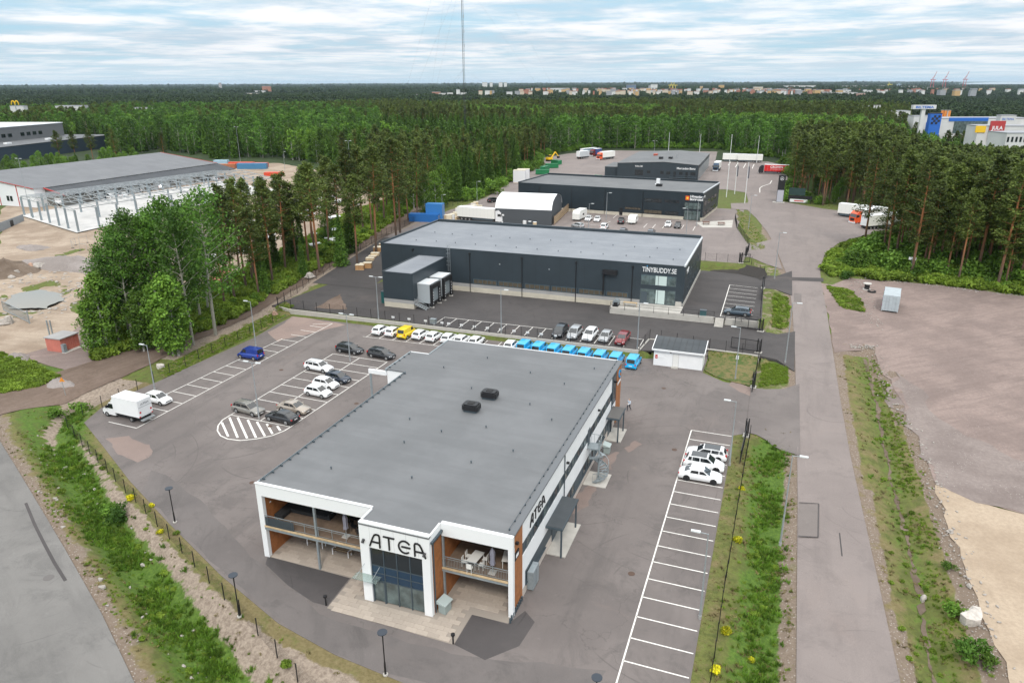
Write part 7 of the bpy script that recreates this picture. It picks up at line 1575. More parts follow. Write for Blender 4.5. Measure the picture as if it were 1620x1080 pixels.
# ---------------------------------------------------------------- mesh fences
FM = C_BLACK
def fence_panel(L_, h):
    def mk():
        mb = MB(); n = int(L_/.16)
        for i in range(n+1):
            x = L_*i/n; mb.add([(x-.0045, 0, .05), (x+.0045, 0, .05), (x+.0045, 0, h), (x-.0045, 0, h)], [(0, 1, 2, 3)]); mb.add([(x, -.0045, .05), (x, .0045, .05), (x, .0045, h), (x, -.0045, h)], [(0, 1, 2, 3)])
        z = .08
        while z <= h: mb.add([(0, 0, z-.0045), (L_, 0, z-.0045), (L_, 0, z+.0045), (0, 0, z+.0045)], [(0, 1, 2, 3)]); z += .2
        return mb.mesh('mesh_panel', FM)
    return shared(('fp', round(L_, 1), h), mk)
def fence(label, pts, h=2.0, step=2.6, zf=None, group=None, brace=True):
    zf = zf or (lambda x, y: H1(x, y)); o0 = Vector((pts[0][0], pts[0][1], zf(*pts[0])))
    R = empty('mesh_fence', o0, 0, label, 'fence', group); post = shared(('post', h), lambda: MB().box(-.035, -.035, -.3, .035, .035, h+.05).mesh('post', FM))
    last = None
    for a, b in zip(pts[:-1], pts[1:]):
        L_ = math.dist(a, b); n = max(1, round(L_/step)); ang = math.atan2(b[1]-a[1], b[0]-a[0])
        for i in range(n+1):
            p = lerp(a, b, i/n); P = Vector((p[0], p[1], zf(*p)))-o0
            if last is None or (P-last).length > .3: place('post', post, R, P, ang)
            if i < n:
                q = lerp(a, b, (i+1)/n); Q = Vector((q[0], q[1], zf(*q)))-o0; d = Q-P; ob = place('mesh_panel', fence_panel(round(L_/n, 1), h), R, P, ang); ob.rotation_euler = (0, -math.atan2(d.z, math.hypot(d.x, d.y)), ang)
            last = P
    return R
z1 = lambda x, y: 1.1
FL = poly([(452, 489), (432, 511), (414, 521), (396, 530), (377, 539), (357, 549), (336, 559), (315, 569), (294, 580), (269, 591), (244, 604), (218, 617), (190, 632), (162, 644), (132, 659), (107, 675)])
fence('black mesh fence between the left stalls and the dirt track', FL, 1.7, 99)
FL2 = poly([(107, 675), (118, 689), (130, 703), (142, 716), (155, 730), (170, 746), (183, 761), (199, 779), (215, 794), (231, 812), (249, 832), (268, 852), (288, 874), (308, 896), (331, 921), (355, 947), (381, 974), (408, 1003), (438, 1035), (470, 1070), (505, 1100), (545, 1130)])
fence('black mesh fence along the curved drive above the left ditch', FL2, 1.7, 99, zf=lambda x, y: min(0.0, H1(x, y)))
FR_ = poly([(1186, 692), (1178, 735), (1169, 790), (1161, 838), (1153, 890), (1145, 935), (1138, 985), (1130, 1040), (1119, 1110), (1105, 1200)])
fence('black mesh fence between the right stalls and the green ditch', FR_, 1.7, 2.6)
fence('black mesh fence on top of the long retaining wall', [(-89.8, 112.0), (-50.7, 110.85), (-18.8, 110.85), (-18.2, 117.0), (-16.3, 116.9), (-8.2, 115.3), (-.5, 114.85)], 1.7, 3.0, z1)
fence('mesh fence between the small lawn and the roadside ditch', [(-.5, 114.6), (-.7, 104.2)], 1.7, 2.5)
fence('mesh fence beside the upper warehouse stalls', [(-1.1, 130.6), (-1.5, 151.8)], 1.8, 2.6, lambda x, y: 2.1)
fence('mesh fence along the left side of the warehouse yard', [(-90.2, 112.3), (-94.6, 129), (-98.6, 168), (-103, 215), (-100, 245)], 1.8, 3.2)
fence('mesh fence above the dark earth bank', [(-14.8, 168.9), (-7.3, 168.9)], 1.8, 3.0, lambda x, y: 3.4); fence('mesh fence right of the rear car park gate', [(-4.6, 168.8), (-2.6, 166.0), (-1.6, 164.9)], 1.8, 2.6, lambda x, y: H1(x, y))
fence('mesh fence between the rear car park and the grass strip', [(-6.3, 189), (-10.8, 212), (-12.2, 226)], 1.8, 2.6, lambda x, y: 3.4)
def gate(label, a, b, z, h=2.0, nb=22):
    R = empty('sliding_gate', (a[0], a[1], z), math.atan2(b[1]-a[1], b[0]-a[0]), label, 'gate'); L_ = math.dist(a, b)
    f = MB(); f.box(0, -.04, .15, L_, .04, .27); f.box(0, -.04, h-.1, L_, .04, h); f.box(0, -.04, .27, .09, .04, h-.1); f.box(L_-.09, -.04, .27, L_, .04, h-.1); f.box(L_*.5-.04, -.035, .27, L_*.5+.04, .035, h-.1); f.build('gate_frame', C_BLACK, R)
    me = shared(('gb', h), lambda: MB().box(-.014, -.014, .27, .014, .014, h-.1).mesh('gate_bar', C_BLACK))
    n = int(L_/.16)
    for i in range(1, n): place('gate_bar', me, R, (L_*i/n, 0, 0))
    for x in (-.15, .35): MB().box(x-.07, -.22, 0, x+.07, -.08, h+.35).box(x-.07, .08, 0, x+.07, .22, h+.35).build('guide_post', C_BLACK, R)
    box('foot', C_CONC, R, -.4, -.4, -.1, .7, .4, .12); return R
gate('long black sliding gate standing open beside the office entrance drive', (-.75, 87.6), (-1.05, 79.5), 0.0, 1.9); gate('narrow black gate end frame at the far side of the entrance drive', (-.7, 104.0), (-.8, 101.6), 0, 2.0)
gate('black gate leaf opened inwards at the lower warehouse driveway, near side', (-.5, 116.4), (-5.0, 117.0), 1.0, 2.0); gate('black gate leaf opened inwards at the lower warehouse driveway, far side', (-.6, 127.6), (-5.2, 128.4), 1.0, 2.0)
gate('black sliding gate beside the upper warehouse driveway', (-1.4, 153.2), (-1.3, 143.5), 2.1, 2.0); gate('black gate at the rear car park entrance', (-7.1, 168.9), (-5.0, 169.8), 3.4, 2.0); gate('black gate leaf along the rear car park fence', (-6.2, 176), (-5.9, 183), 3.4, 2.0)
# parking number plates along the wall
for i in range(14):
    x = -64.2+3.3*i if i < 4 else -53.0+2.47*(i-4)
    if x > -20: continue
    y = 111.5; R = empty('stall_sign', (x, y, 1.0), 0, ['small white stall sign by the wall above the white hatchbacks', 'small white stall sign along the wall by the upper stalls'][i >= 5], 'sign', 'small white stall signs on the wall'); MB().bar((0, 0, 0), (0, 0, .8), .05).build('post', C_STEEL, R); box('plate', C_WHITEB, R, -.3, -.03, .55, .3, .0, .9)
# ---------------------------------------------------------------- furniture of the balconies
def bench(x, y, z, label, group):
    R = empty('bench', (x, y, z), 0, label, 'bench', group)
    for i in range(4): box('slat', C_WOOD if i % 2 else C_DECK, R, -1.0, -.25+i*.13, .44, 1.0, -.14+i*.13, .48)
    for s in (-.85, .85): f = MB(); f.box(s-.04, -.28, 0, s+.04, -.2, .62); f.box(s-.04, .22, 0, s+.04, .3, .62); f.box(s-.04, -.2, .36, s+.04, .22, .43); f.box(s-.04, -.28, .62, s+.04, .3, .66); f.build('frame', C_WHITEB, R)
bench(-38.3, 49.3, .06, 'wooden bench with white frame under the left balcony, left of two', 'benches under the left balcony'); bench(-35.2, 48.9, .06, 'wooden bench with white frame under the left balcony, right of two', 'benches under the left balcony')
def chair(x, y, z, rz, m, label, group):
    R = empty('chair', (x, y, z), rz, label, 'chair', group); box('seat', m, R, -.22, -.22, .43, .22, .22, .47); box('backrest', m, R, -.22, .2, .47, .22, .24, .92)
    for sx in (-1, 1):
        for sy in (-1, 1): MB().bar((sx*.2, sy*.2, 0), (sx*.19, sy*.19, .43), .035).build('leg', m, R)
def table(x, y, z, w, d, m, label, rz=0, group=None):
    R = empty('table', (x, y, z), rz, label, 'table', group); box('tabletop', m, R, -w/2, -d/2, .72, w/2, d/2, .76)
    for sx in (-1, 1):
        for sy in (-1, 1): MB().bar((sx*(w/2-.08), sy*(d/2-.08), 0), (sx*(w/2-.08), sy*(d/2-.08), .72), .05).build('leg', m, R)
def parasol(x, y, z, label):
    R = empty('parasol', (x, y, z), 0, label, 'parasol'); MB().tube((0, 0, 0), (0, 0, 2.5), .03).build('pole', C_STEEL, R); f = mat('parasol_grey', (.22, .22, .27), .9)
    mb = MB(); n = 10
    for a0, a1, z0_, z1_ in ((.05, .2, 2.45, 2.0), (.2, .17, 2.0, 1.2), (.17, .22, 1.2, .85)):
        vs = [((a0*(1.25 if i % 2 else .8))*math.cos(i*2*math.pi/n), (a0*(1.25 if i % 2 else .8))*math.sin(i*2*math.pi/n), z0_) for i in range(n)]+[((a1*(1.25 if i % 2 else .8))*math.cos(i*2*math.pi/n), (a1*(1.25 if i % 2 else .8))*math.sin(i*2*math.pi/n), z1_) for i in range(n)]
        mb.add(vs, [(i, i+n, (i+1) % n+n, (i+1) % n) for i in range(n)])
    mb.build('canopy', f, R); box('base_plate', C_CONC, R, -.3, -.3, 0, .3, .3, .1)
W1 = mat('furniture_white', (.7, .69, .66), .5)
table(-20.9, 47.6, 3.5, .9, 1.7, W1, 'pale garden table with chairs on the right balcony', -.1); table(-18.3, 48.6, 3.5, .9, 1.5, W1, 'second pale garden table behind the closed parasol on the right balcony', .2)
for i, (dx, dy, r) in enumerate(((-.75, -.5, 1.57), (-.75, .3, 1.57), (.75, -.4, -1.57), (.75, .4, -1.57), (0, -1.15, 3.14))): chair(-20.9+dx, 47.6+dy, 3.5, r, W1, 'pale chair at the garden table on the right balcony', 'chairs on the right balcony')
parasol(-19.1, 47.0, 3.5, 'closed grey parasol on the right balcony'); parasol(-33.4, 47.3, 3.5, 'closed grey parasol on the left balcony')
table(-31.9, 48.4, 3.5, 1.4, .8, C_BLACK, 'black cafe table on the left balcony near the entrance tower', 0); table(-33.6, 49.3, 3.5, 1.2, .8, C_BLACK, 'black cafe table on the left balcony behind the parasol')
for dx, dy, r in ((-1.0, 0, 1.57), (1.0, .1, -1.57), (0, -.7, 3.14), (.2, .7, 0), (-2.3, .9, 1.0)): chair(-32.2+dx, 48.4+dy, 3.5, r, C_BLACK, 'black cafe chair on the left balcony', 'black chairs on the left balcony')
R = empty('lounge_sofa', (-39.2, 49.2, 3.5), 0, 'long black corner sofa on the left balcony', 'sofa'); sf = mat('sofa_black', (.02, .021, .023), .9)
box('seat', sf, R, -2.2, -.3, .05, 2.8, .5, .42); box('backrest', sf, R, -2.2, .5, .05, 2.8, .75, .85); box('chaise', sf, R, -2.2, -1.6, .05, -1.3, -.3, .42); box('armrest', sf, R, 2.8, -.3, .05, 3.0, .75, .65)
R = empty('potted_palm', (-34.5, 49.5, 3.5), 0, 'potted green palm beside the steel column on the left balcony', 'plant'); MB().tube((0, 0, 0), (0, 0, .5), .22, .28).build('pot', C_BLACK, R)
mb = MB()
for i in range(11):
    a = i*.571; pr_ = Vector((0, 0, .5)); 
    for k in range(1, 5): q = Vector((math.cos(a)*.2*k, math.sin(a)*.2*k, .5+.95*math.sin(k*.55))); mb.bar(pr_, q, .12-.02*k, .01); pr_ = q
mb.build('fronds', LF_GR, R)
def bin_(x, y, z, rz, label, h=.9):
    R = empty('grit_bin', (x, y, z), rz, label, 'bin'); m = mat('bin_grey_green', (.28, .33, .32), .6); MB().prism([(-.45, -.35), (.45, -.35), (.45, .35), (-.45, .35)], 0, h).build('body', m, R); MB().prism([(-.58, -.45), (.58, -.45), (.58, .45), (-.58, .45)], h, [h+.05, h+.05, h+.3, h+.3]).build('lid', mat('bin_lid', (.38, .44, .43), .5), R)
bin_(-22.75, 45.2, .04, 1.4, 'grey green grit bin beside the entrance tower'); bin_(-16.3, 77.3, 0, 1.6, 'grey green grit bin beside the spiral stair'); 
R = empty('utility_cabinet', (-16.85, 50.9, 0), 0, 'grey electric cabinet against the right facade', 'cabinet'); box('cabinet', C_GREY, R, -.25, -.8, .1, .3, .8, 1.9); box('door_seam', C_TRIM, R, .3, -.01, .2, .31, .01, 1.8)
p = G(800, 512, 1); bin2 = [(667, 520, 'green grey bin behind the white hatchbacks'), (713, 519, 'grey bin by the wall near the empty upper stalls')]
R = empty('grit_bin', (-56.6, 112.6, 1.0), 0, 'grey grit bin behind the retaining wall by the stall signs', 'bin'); box('body', C_GREY, R, -.5, -.35, 0, .5, .35, .8); box('lid', C_GREY, R, -.55, -.4, .8, .55, .4, .9)
R = empty('grit_bin', (-10.9, 129.9, 2.1), 0, 'dark blue green bin behind the terrace wall', 'bin'); box('body', mat('bin_teal', (.05, .12, .13), .6), R, -.55, -.4, 0, .55, .4, 1.0); box('lid', C_TRIM, R, -.6, -.45, 1.0, .6, .45, 1.1)
R = empty('teal_container', (-71.4, 121.5, 1.0), 0, 'upright dark teal cabinet left of the dock annexe', 'cabinet'); box('body', mat('teal_dark', (.01, .09, .09), .6), R, -.6, -.6, 0, .3, .6, 2.3); box('lid', C_TRIM, R, -.65, -.65, 2.3, .35, .65, 2.4)
table(-24.5, 131.4, 2.12, 2.6, .8, C_WOOD, 'pale timber picnic table on the warehouse terrace'); 
R = empty('standby_generator', (-27.1, 131.0, 2.12), 0, 'grey machine with curved housing at the terrace end', 'machine'); MB().tube((0, -.7, .7), (0, .7, .7), .6, n=14).build('housing', C_GREY, R); box('base', C_BLACK, R, -.5, -.9, 0, .5, .9, .25); box('motor', C_BLACK, R, -.3, -1.0, .25, .4, -.7, .8)
brown = mat('picnic_brown', (.16, .07, .045), .7)
for px, py, l in ((1117, 355, 'dark red brown picnic table with closed parasol outside the glazed corner'), (1141, 356, 'red brown picnic table on the paved corner beside the hall')):
    p = G(px, py, 3.4); R = empty('picnic_table', (p.x, p.y, 3.42), .3, l, 'picnic table'); box('tabletop', brown, R, -1, -.4, .72, 1, .4, .78)
    for s in (-1, 1): box('bench_seat', brown, R, -1, s*.7-.15, .42, 1, s*.7+.15, .48); MB().bar((s*.8, -.75, 0), (s*.8, .75, 0), .08).bar((s*.8, 0, 0), (s*.8, 0, .72), .1).build('leg', brown, R)
patch('paved_corner', poly([(1100, 352), (1160, 348), (1158, 360), (1112, 360)], 3.4), 3.415, C_CONC)
# ---------------------------------------------------------------- pallets and timber
def pallet_stack(px, py, z, w, d, h, label, col, group=None, rz=0.2):
    p = G(px, py, z); R = empty('pallet_stack', (p.x, p.y, z+.02), rz, label, 'pallet stack', group); zz_ = 0
    box('pallet', C_WOOD, R, -w/2, -d/2, 0, w/2, d/2, .14); box('load', col, R, -w/2+.05, -d/2+.05, .14, w/2-.05, d/2-.05, h)
    box('cover', mat('cover_cream', (.62, .56, .44), .8), R, -w/2, -d/2, h, w/2, d/2, h+.06)
wd2 = mat('timber_orange', (.42, .24, .11), .8, var=.2, scale=3); wd3 = mat('timber_pale', (.60, .47, .30), .8, var=.2, scale=3); rr = random.Random(4)
for i, (px, py) in enumerate(((570, 427), (576, 424), (582, 425), (586, 415), (590, 411), (594, 409), (598, 404), (603, 402), (607, 397), (611, 393))):
    pallet_stack(px, py, 1.6, 2.0, 1.4, rr.uniform(.9, 2.2), 'stacked pallets of timber outside the left wall of the warehouse', (wd2, wd3)[i % 2], 'pallets left of the warehouse', .3)
for i in range(26):
    t = (i % 13)/12; px = 705+t*48+(i//13)*6; py = 348-t*20+(i//13)*3; pallet_stack(px, py, 3.4, 1.6, 1.3, rr.uniform(.8, 2.1), 'wrapped cream pallet in the rows behind the warehouse', (wd3, mat('wrap_cream', (.66, .58, .44), .7), mat('wrap_white', (.7, .71, .73), .6))[i % 3], 'cream pallets behind the warehouse', .2)
for px, py, l in ((822, 283, 'white wrapped bales stacked left of the blue-black hall, front'), (828, 281, 'white wrapped bales stacked left of the blue-black hall, back')):
    pallet_stack(px, py+6, 3.4, 5, 3, 5.0, l, mat('wrap_white', (.7, .71, .73), .6))
for px, py, l, c in ((830, 356, 'blue white barrel by the tent', C_WHITEB), (838, 357, 'grey wrapped barrel by the tent', C_TRIM), (846, 358, 'beige barrel by the tent', wd3)):
    p = G(px, py, 3.4); R = empty('barrel', (p.x, p.y, 3.4), 0, l, 'barrel'); MB().tube((0, 0, 0), (0, 0, 1.2), .55, n=12).build('shell', c, R); MB().tube((0, 0, 1.2), (0, 0, 1.26), .56, n=12).build('lid', C_WHITEB, R)
# rear yard machines and skips
gsk = mat('skip_green', (.01, .17, .06), .5)
for i, (px, py, l) in enumerate(((873, 262, 'green skip at the left of the rear yard, nearest of the green ones'), (862, 266, 'low green skip behind the white bales'), (880, 256, 'green skip farthest back in the rear yard'), (858, 272, 'green skip partly hidden by the hall roof'), (942, 282, 'green skip beside the workshop low wing'))):
    p = G(px, py+4, 3.4); R = empty('skip', (p.x, p.y, 3.42), .5+i, l, 'skip'); MB().prism([(-3, -1.2), (3, -1.2), (3, 1.2), (-3, 1.2)], .2, 2.0).build('shell', gsk, R); MB().box(-3.1, -1.3, 1.9, 3.1, -1.18, 2.1).box(-3.1, 1.18, 1.9, 3.1, 1.3, 2.1).build('rim', gsk, R)
def excavator(px, py, z, rz, m, label, s=1.0):
    p = G(px, py, z); R = empty('excavator', (p.x, p.y, z), rz, label, 'excavator'); R.scale = (s, s, s)
    for sy in (-1, 1): MB().prism([(-2, sy*1.2-.3), (2, sy*1.2-.3), (2, sy*1.2+.3), (-2, sy*1.2+.3)], .05, .9).build('track', C_BLACK, R)
    box('body', m, R, -2.2, -1.3, 1.0, 1.0, 1.3, 2.2); box('cab', C_CARG, R, -.2, .2, 2.2, 1.2, 1.3, 3.3); box('cab_roof', m, R, -.25, .15, 3.3, 1.25, 1.35, 3.4)
    MB().bar((1.0, 0, 1.8), (4.0, 0, 5.0), .5, .6).build('boom', m, R); MB().bar((4.0, 0, 5.0), (6.3, 0, 2.4), .35, .45).build('dipper', m, R); MB().prism([(5.8, -.6), (6.9, -.6), (6.9, .6), (5.8, .6)], 1.3, 2.4).build('bucket', C_BLACK, R)
om = mat('machine_orange', (.75, .15, .02), .4); rm_ = mat('machine_red', (.6, .03, .02), .4); ym = mat('machine_yellow', (.8, .5, .02), .4)
excavator(390, 372, 1.5, 2.6, om, 'orange excavator on the building site seen between the pines'); excavator(374, 331, 2.2, 2.2, rm_, 'red machine on the building site behind the aspens', .8); excavator(870, 255, 3.4, 1.0, ym, 'yellow excavator among the green skips in the rear yard', .9)
# ---------------------------------------------------------------- building site with steel frame
def site():
    z = 1.6; C_ = G(125, 369, z); L_ = G(40, 345, z); B_ = G(442, 305, 2.6)
    C0_ = (C_.x, C_.y); ux = (L_.x-C_.x, L_.y-C_.y); wx = math.hypot(*ux); ux = (ux[0]/wx, ux[1]/wx); uy = (B_.x-C_.x, B_.y-C_.y); ly = math.hypot(*uy); uy = (uy[0]/ly, uy[1]/ly)
    P = lambda a, b: (C0_[0]+ux[0]*a+uy[0]*b, C0_[1]+ux[1]*a+uy[1]*b)
    sl = mat('new_concrete', (.50, .49, .475), .8, var=.12, scale=.15); drape('foundation_slab', [P(-1, -1), P(wx+1, -1), P(wx+1, ly), P(-1, ly)], sl, .35, 3)
    R = empty('steel_frame', (0, 0, z), 0, 'galvanised steel frame of columns and roof trusses on the new slab', 'steel frame')
    hgt = 6.6; nb = 12; col = shared('stc', lambda: MB().box(-.22, -.22, .15, .22, .22, hgt).mesh('column', mat('steel_bluegrey', (.28, .33, .36), .45, .4)))
    ang = math.atan2(uy[1], uy[0])
    for j in range(nb+1):
        b = ly*j/nb*.97
        for a in ((0, .33, .66, 1) if j % 2 == 0 else (0, 1)): q = P(a*wx, b); zc = H1(*q)-z; place('column', col, R, (q[0], q[1], zc), ang, (1, 1, (hgt-zc)/hgt))
        for a in (.5,):
            if j in (0, nb): 
                for aa in (.17, .5, .83): q = P(aa*wx, b); zc = H1(*q)-z; place('column', col, R, (q[0], q[1], zc), ang, (1, 1, (hgt-zc)/hgt))
        tr = MB(); n = 12; ridge = lambda t: hgt+.2+1.4*(1-abs(2*t-1))
        for i in range(n):
            t0, t1 = i/n, (i+1)/n; A, Bq = P(t0*wx, b), P(t1*wx, b); tr.bar((*A, ridge(t0)), (*Bq, ridge(t1)), .18); tr.bar((*A, hgt-.3), (*Bq, hgt-.3), .14); tr.bar((*A, hgt-.3) if i % 2 else (*A, ridge(t0)), (*Bq, ridge(t1)) if i % 2 else (*Bq, hgt-.3), .09)
        tr.build('truss', C_STEEL, R)
    for i in range(9):
        t = i/8; zt = hgt+.35+1.4*(1-abs(2*t-1)); A, Bq = P(t*wx, 0), P(t*wx, ly*.97); MB().bar((*A, zt), (*Bq, zt), .14, .2).build('purlin', C_STEEL, R)
    # site cranes baskets and parked pickups between frame and store
    for i, (px, py, k, c) in enumerate(((179, 318, 'van', 'white'), (197, 316, 'van', 'white'), (225, 308, 'suv', 'white'), (238, 305, 'van', 'white'), (257, 303, 'mpv', 'white'), (278, 297, 'van', 'white'), (298, 292, 'van', 'white'), (96, 327, 'estate', 'black'), (340, 290, 'van', 'white'), (320, 284, 'suv', 'silver'))):
        pp = G(px, py, 2.4); car(k, c, (pp.x, pp.y, H1(pp.x, pp.y)+.06), 100+i*7, ['white van parked before the bays of the long store, number %s from the left' % w for w in ('one', 'two', 'three', 'four', 'five', 'six', 'seven')][min(i, 6)] if i < 7 else ('black car parked at the near corner of the long store', 'white van at the far end of the long store', 'silver car near the far end of the long store')[i-7], name='parked_van' if k == 'van' else 'parked_car', cat='van' if k == 'van' else 'car')
site()
def skipbox(px, py, z, w, d, h, m, rz, label, name='container'): p = G(px, py, z); return container((p.x, p.y, z+.05), math.degrees(rz), label, m, w, name, h, W_=d)
skipbox(383, 266, 3.2, 12, 2.6, 2.8, mat('container_redorange', (.6, .07, .03), .5), .3, 'red orange container behind the steel frame, left'); skipbox(400, 268, 3.2, 14, 2.6, 2.8, mat('container_blue2', (.06, .2, .36), .5), .35, 'long blue container behind the steel frame'); skipbox(356, 267, 3.2, 11, 3, 2.2, mat('container_brown', (.35, .13, .06), .6), .35, 'brown open container at the end of the long store')
skipbox(434, 280, 2.9, 8, 3, 2.0, mat('container_redorange', (.6, .07, .03), .5), .3, 'low orange red skip at the back of the building site'); skipbox(413, 265, 3.2, 7, 2.5, 2.2, mat('container_redorange', (.6, .07, .03), .5), .3, 'small orange container right of the long blue one')
skipbox(351, 262, 3.2, 7, 3, 2.6, mat('container_paleblue', (.3, .45, .55), .5), .3, 'pale blue container beyond the brown one')
# heaps, boulders, barriers
def heap(name, px, py, z, rx, ry, h, m, label, seed=0, cat='heap'):
    p = G(px, py, z); r_ = np.random.RandomState(seed); mb = MB(); n, k = 22, 6; vs = []; fs = []
    for i in range(k+1):
        t = i/k
        for j in range(n): a = 2*math.pi*j/n; q = t*(1+.12*math.sin(3*a+seed)+.06*r_.normal()); vs.append((rx*q*math.cos(a), ry*q*math.sin(a), h*(1-t**1.3)+.1*h*r_.normal()*(0 < i < k)-.15*(i == k)))
    for i in range(k):
        for j in range(n): fs.append((i*n+j, (i+1)*n+j, (i+1)*n+(j+1) % n, i*n+(j+1) % n))
    fs.append(tuple(range(n))); mb.add(vs, fs); o = mb.build(name, m, None, True); o.location = (p.x, p.y, H1(p.x, p.y)-.05); return tag(o, label, cat)
heap('gravel_heap', 110, 418, 1, 14, 6, 2.2, M_PILE, 'low wide heap of grey gravel on the sandy building site', 3); heap('soil_heap', 5, 428, .8, 10, 6, 3.0, M_SOIL, 'brown soil heap with boulders at the left edge', 5)
heap('gravel_heap', 95, 608, 0, 2.6, 1.6, 1.0, M_PILE, 'small heap of grey gravel beside the dirt track', 7); heap('gravel_heap', 28, 566, 0, 2.6, 1.6, .9, M_PILE, 'small pale gravel heap left of the red hut', 9); heap('rubble_heap', 52, 392, 1.2, 6, 3, .9, M_PILE, 'small rubble patch on the sandy site', 11); heap('sand_pit_heap', 150, 390, 1.3, 5, 3, .6, M_SITE, 'shallow sand mound inside the ring of barriers', 13)
def boulder(px, py, s, label, z=0.0, m=None, group=None, flat=.7, seed=None):
    p = ground_pt(px, py); r_ = np.random.RandomState(seed if seed is not None else int(px*7+py)); vs = []; fs = []; n, k = 10, 6
    off = r_.rand(3)*9
    for i in range(k+1):
        for j in range(n):
            th = math.pi*i/k; a = 2*math.pi*j/n; d = Vector((math.sin(th)*math.cos(a), math.sin(th)*math.sin(a), math.cos(th))); q = 1+.22*math.sin(d.x*3+off[0])+.18*math.sin(d.y*4+off[1])+.15*math.sin(d.z*5+off[2]); vs.append((d.x*q*s, d.y*q*s*.75, d.z*q*s*flat))
    for i in range(k):
        for j in range(n): fs.append((i*n+j, (i+1)*n+j, (i+1)*n+(j+1) % n, i*n+(j+1) % n))
    o = MB().add(vs, fs).build('boulder', m or mat('boulder_grey', (.36, .33, .30), .9, var=.25, scale=2, bump=.4), None); o.location = (p.x, p.y, p.z+s*flat*.35); o.rotation_euler = (0, 0, r_.rand()*6); return tag(o, label, 'boulder', group)
boulder(1538, 980, 1.05, 'large pale grey boulder on the ditch bank beside the sand', m=mat('boulder_pale', (.50, .46, .42), .9, var=.25, scale=2, bump=.4)); boulder(1460, 949, .4, 'small pale stone in the middle of the right ditch'); boulder(1503, 842, .35, 'small stone at the edge of the yard above the boulder'); boulder(1533, 928, .3, 'small grey stone just above the large boulder')
boulder(254, 581, .75, 'pale rounded stone between the dirt track and the left fence', m=MATS['boulder_pale']); boulder(434, 491, .8, 'pinkish stone at the corner of fence and dirt track', m=mat('boulder_pink', (.42, .27, .20), .9, var=.2, scale=2)); boulder(491, 440, 1.2, 'grey slab stone under the pines beside the track')
for px, py, s in ((28, 428, 1.3), (38, 424, 1.1), (50, 425, 1.4), (65, 424, 1.5), (25, 435, 1.0), (3, 514, 1.2), (14, 511, 1.3), (20, 440, .8)): boulder(px, py, s, 'rounded stone in the scattered group near the soil heap and pond', group='stones at the left of the site', m=MATS['boulder_pink'] if px == 50 else None)
sc_ = [boulder(0, 0, .22, 'x', seed=i) for i in range(3)]
st_protos = []
for o in sc_: COL.objects.unlink(o); st_protos.append(o); o.location = (0, 0, 0)
rs2 = np.random.RandomState(8)
def stonepts(line, n, w): return [(a, b, z+.05, s*rs2.choice([.4, .7, 1.0, 1.6], p=[.5, .3, .15, .05])) for a, b, z, s in along(line, n, w, .6, 1.2)]
YEDGE = poly([(1384, 556, .6), (1392, 580, .5), (1402, 605, .3), (1420, 640, .1), (1445, 680), (1470, 730), (1485, 775), (1500, 830), (1530, 900), (1560, 980), (1600, 1080)])
def noyard(line, n, w):
    P = [Vector(q) for q in line]; r = []
    for _ in range(n):
        i = random.randrange(len(P)-1); q = P[i].lerp(P[i+1], random.random()); x, y = q.x+random.gauss(0, w), q.y+random.gauss(0, w); r.append((x, y, H1(x, y)+.06, random.choice([.25, .35, .5, .7])))
    return r
scatter('scattered_stones', noyard(YEDGE, 260, .7)+noyard(poly([(1345, 549, .7), (1384, 550, .7)]), 90, .4)+noyard(poly([(1345, 440, 2.3), (1365, 462, 2), (1372, 490, 1.8), (1390, 515, 1.5)]), 140, .9)+noyard(poly([(1360, 440, 2.2), (1500, 456, 2.1), (1620, 470, 2)]), 160, .5), st_protos[0], 'broken stones strewn along the edge of the gravel yard', 'stones')
scatter('scattered_stones', stonepts(DITCH_L, 240, 3.4), st_protos[1], 'small pale stones on the bank below the left fence', 'stones'); scatter('scattered_stones', area_pts(poly([(0, 440), (90, 420), (160, 440), (150, 470), (90, 500), (0, 500)], .5), 260, .6, 2.4), st_protos[2], 'stones strewn round the pond', 'stones')
# ring of barriers
for i in range(9):
    a = i*.7; p = G(150, 390, 1.3); x, y = p.x+6*math.cos(a), p.y+4.5*math.sin(a); R = empty('site_barrier', (x, y, H1(x, y)), a+1.57, 'grey mesh barrier in the ring round the sandy pit', 'barrier', 'barriers round the pit'); f = MB(); f.bar((-1, 0, 0), (-1, 0, 1.9), .05); f.bar((1, 0, 0), (1, 0, 1.9), .05); f.bar((-1, 0, 1.9), (1, 0, 1.9), .05); f.build('frame', C_STEEL, R); box('foot', C_RUB, R, -1.2, -.35, 0, -.8, .35, .14)
# red hut, sliding gate by the pond, barrier hoarding
def hut():
    a = G(80, 556); b = G(99, 558); c = G(127, 547); R = empty('red_hut', (b.x, b.y, 0), math.atan2(c.y-b.y, c.x-b.x), 'small faded red shed with flat grey roof beside the dirt track', 'shed'); L_ = math.dist((b.x, b.y), (c.x, c.y)); W_ = 3.2; rd = mat('hut_red', (.50, .16, .12), .7, var=.1)
    box('wall', rd, R, 0, 0, .05, L_, W_, 2.3); box('roof', C_CONC2, R, -.15, -.15, 2.3, L_+.15, W_+.15, 2.45); m = MB(); x = .2
    while x < L_: m.box(x, -.03, .1, x+.05, 0, 2.25); x += .35
    m.build('battens', rd, R); box('cabinet', C_GREY, R, -.1, -.6, 0, .5, -.05, 1.5); box('floor_slab', C_CONC, R, -.2, -.9, 0, L_+.8, 0, .1)
hut()
R = empty('site_gate', (*[v for v in G(6, 492)[:2]], 0), math.atan2((G(47, 512)-G(6, 492)).y, (G(47, 512)-G(6, 492)).x), 'grey steel sliding gate standing open beside the pond', 'gate'); Lg = (G(47, 512)-G(6, 492)).length
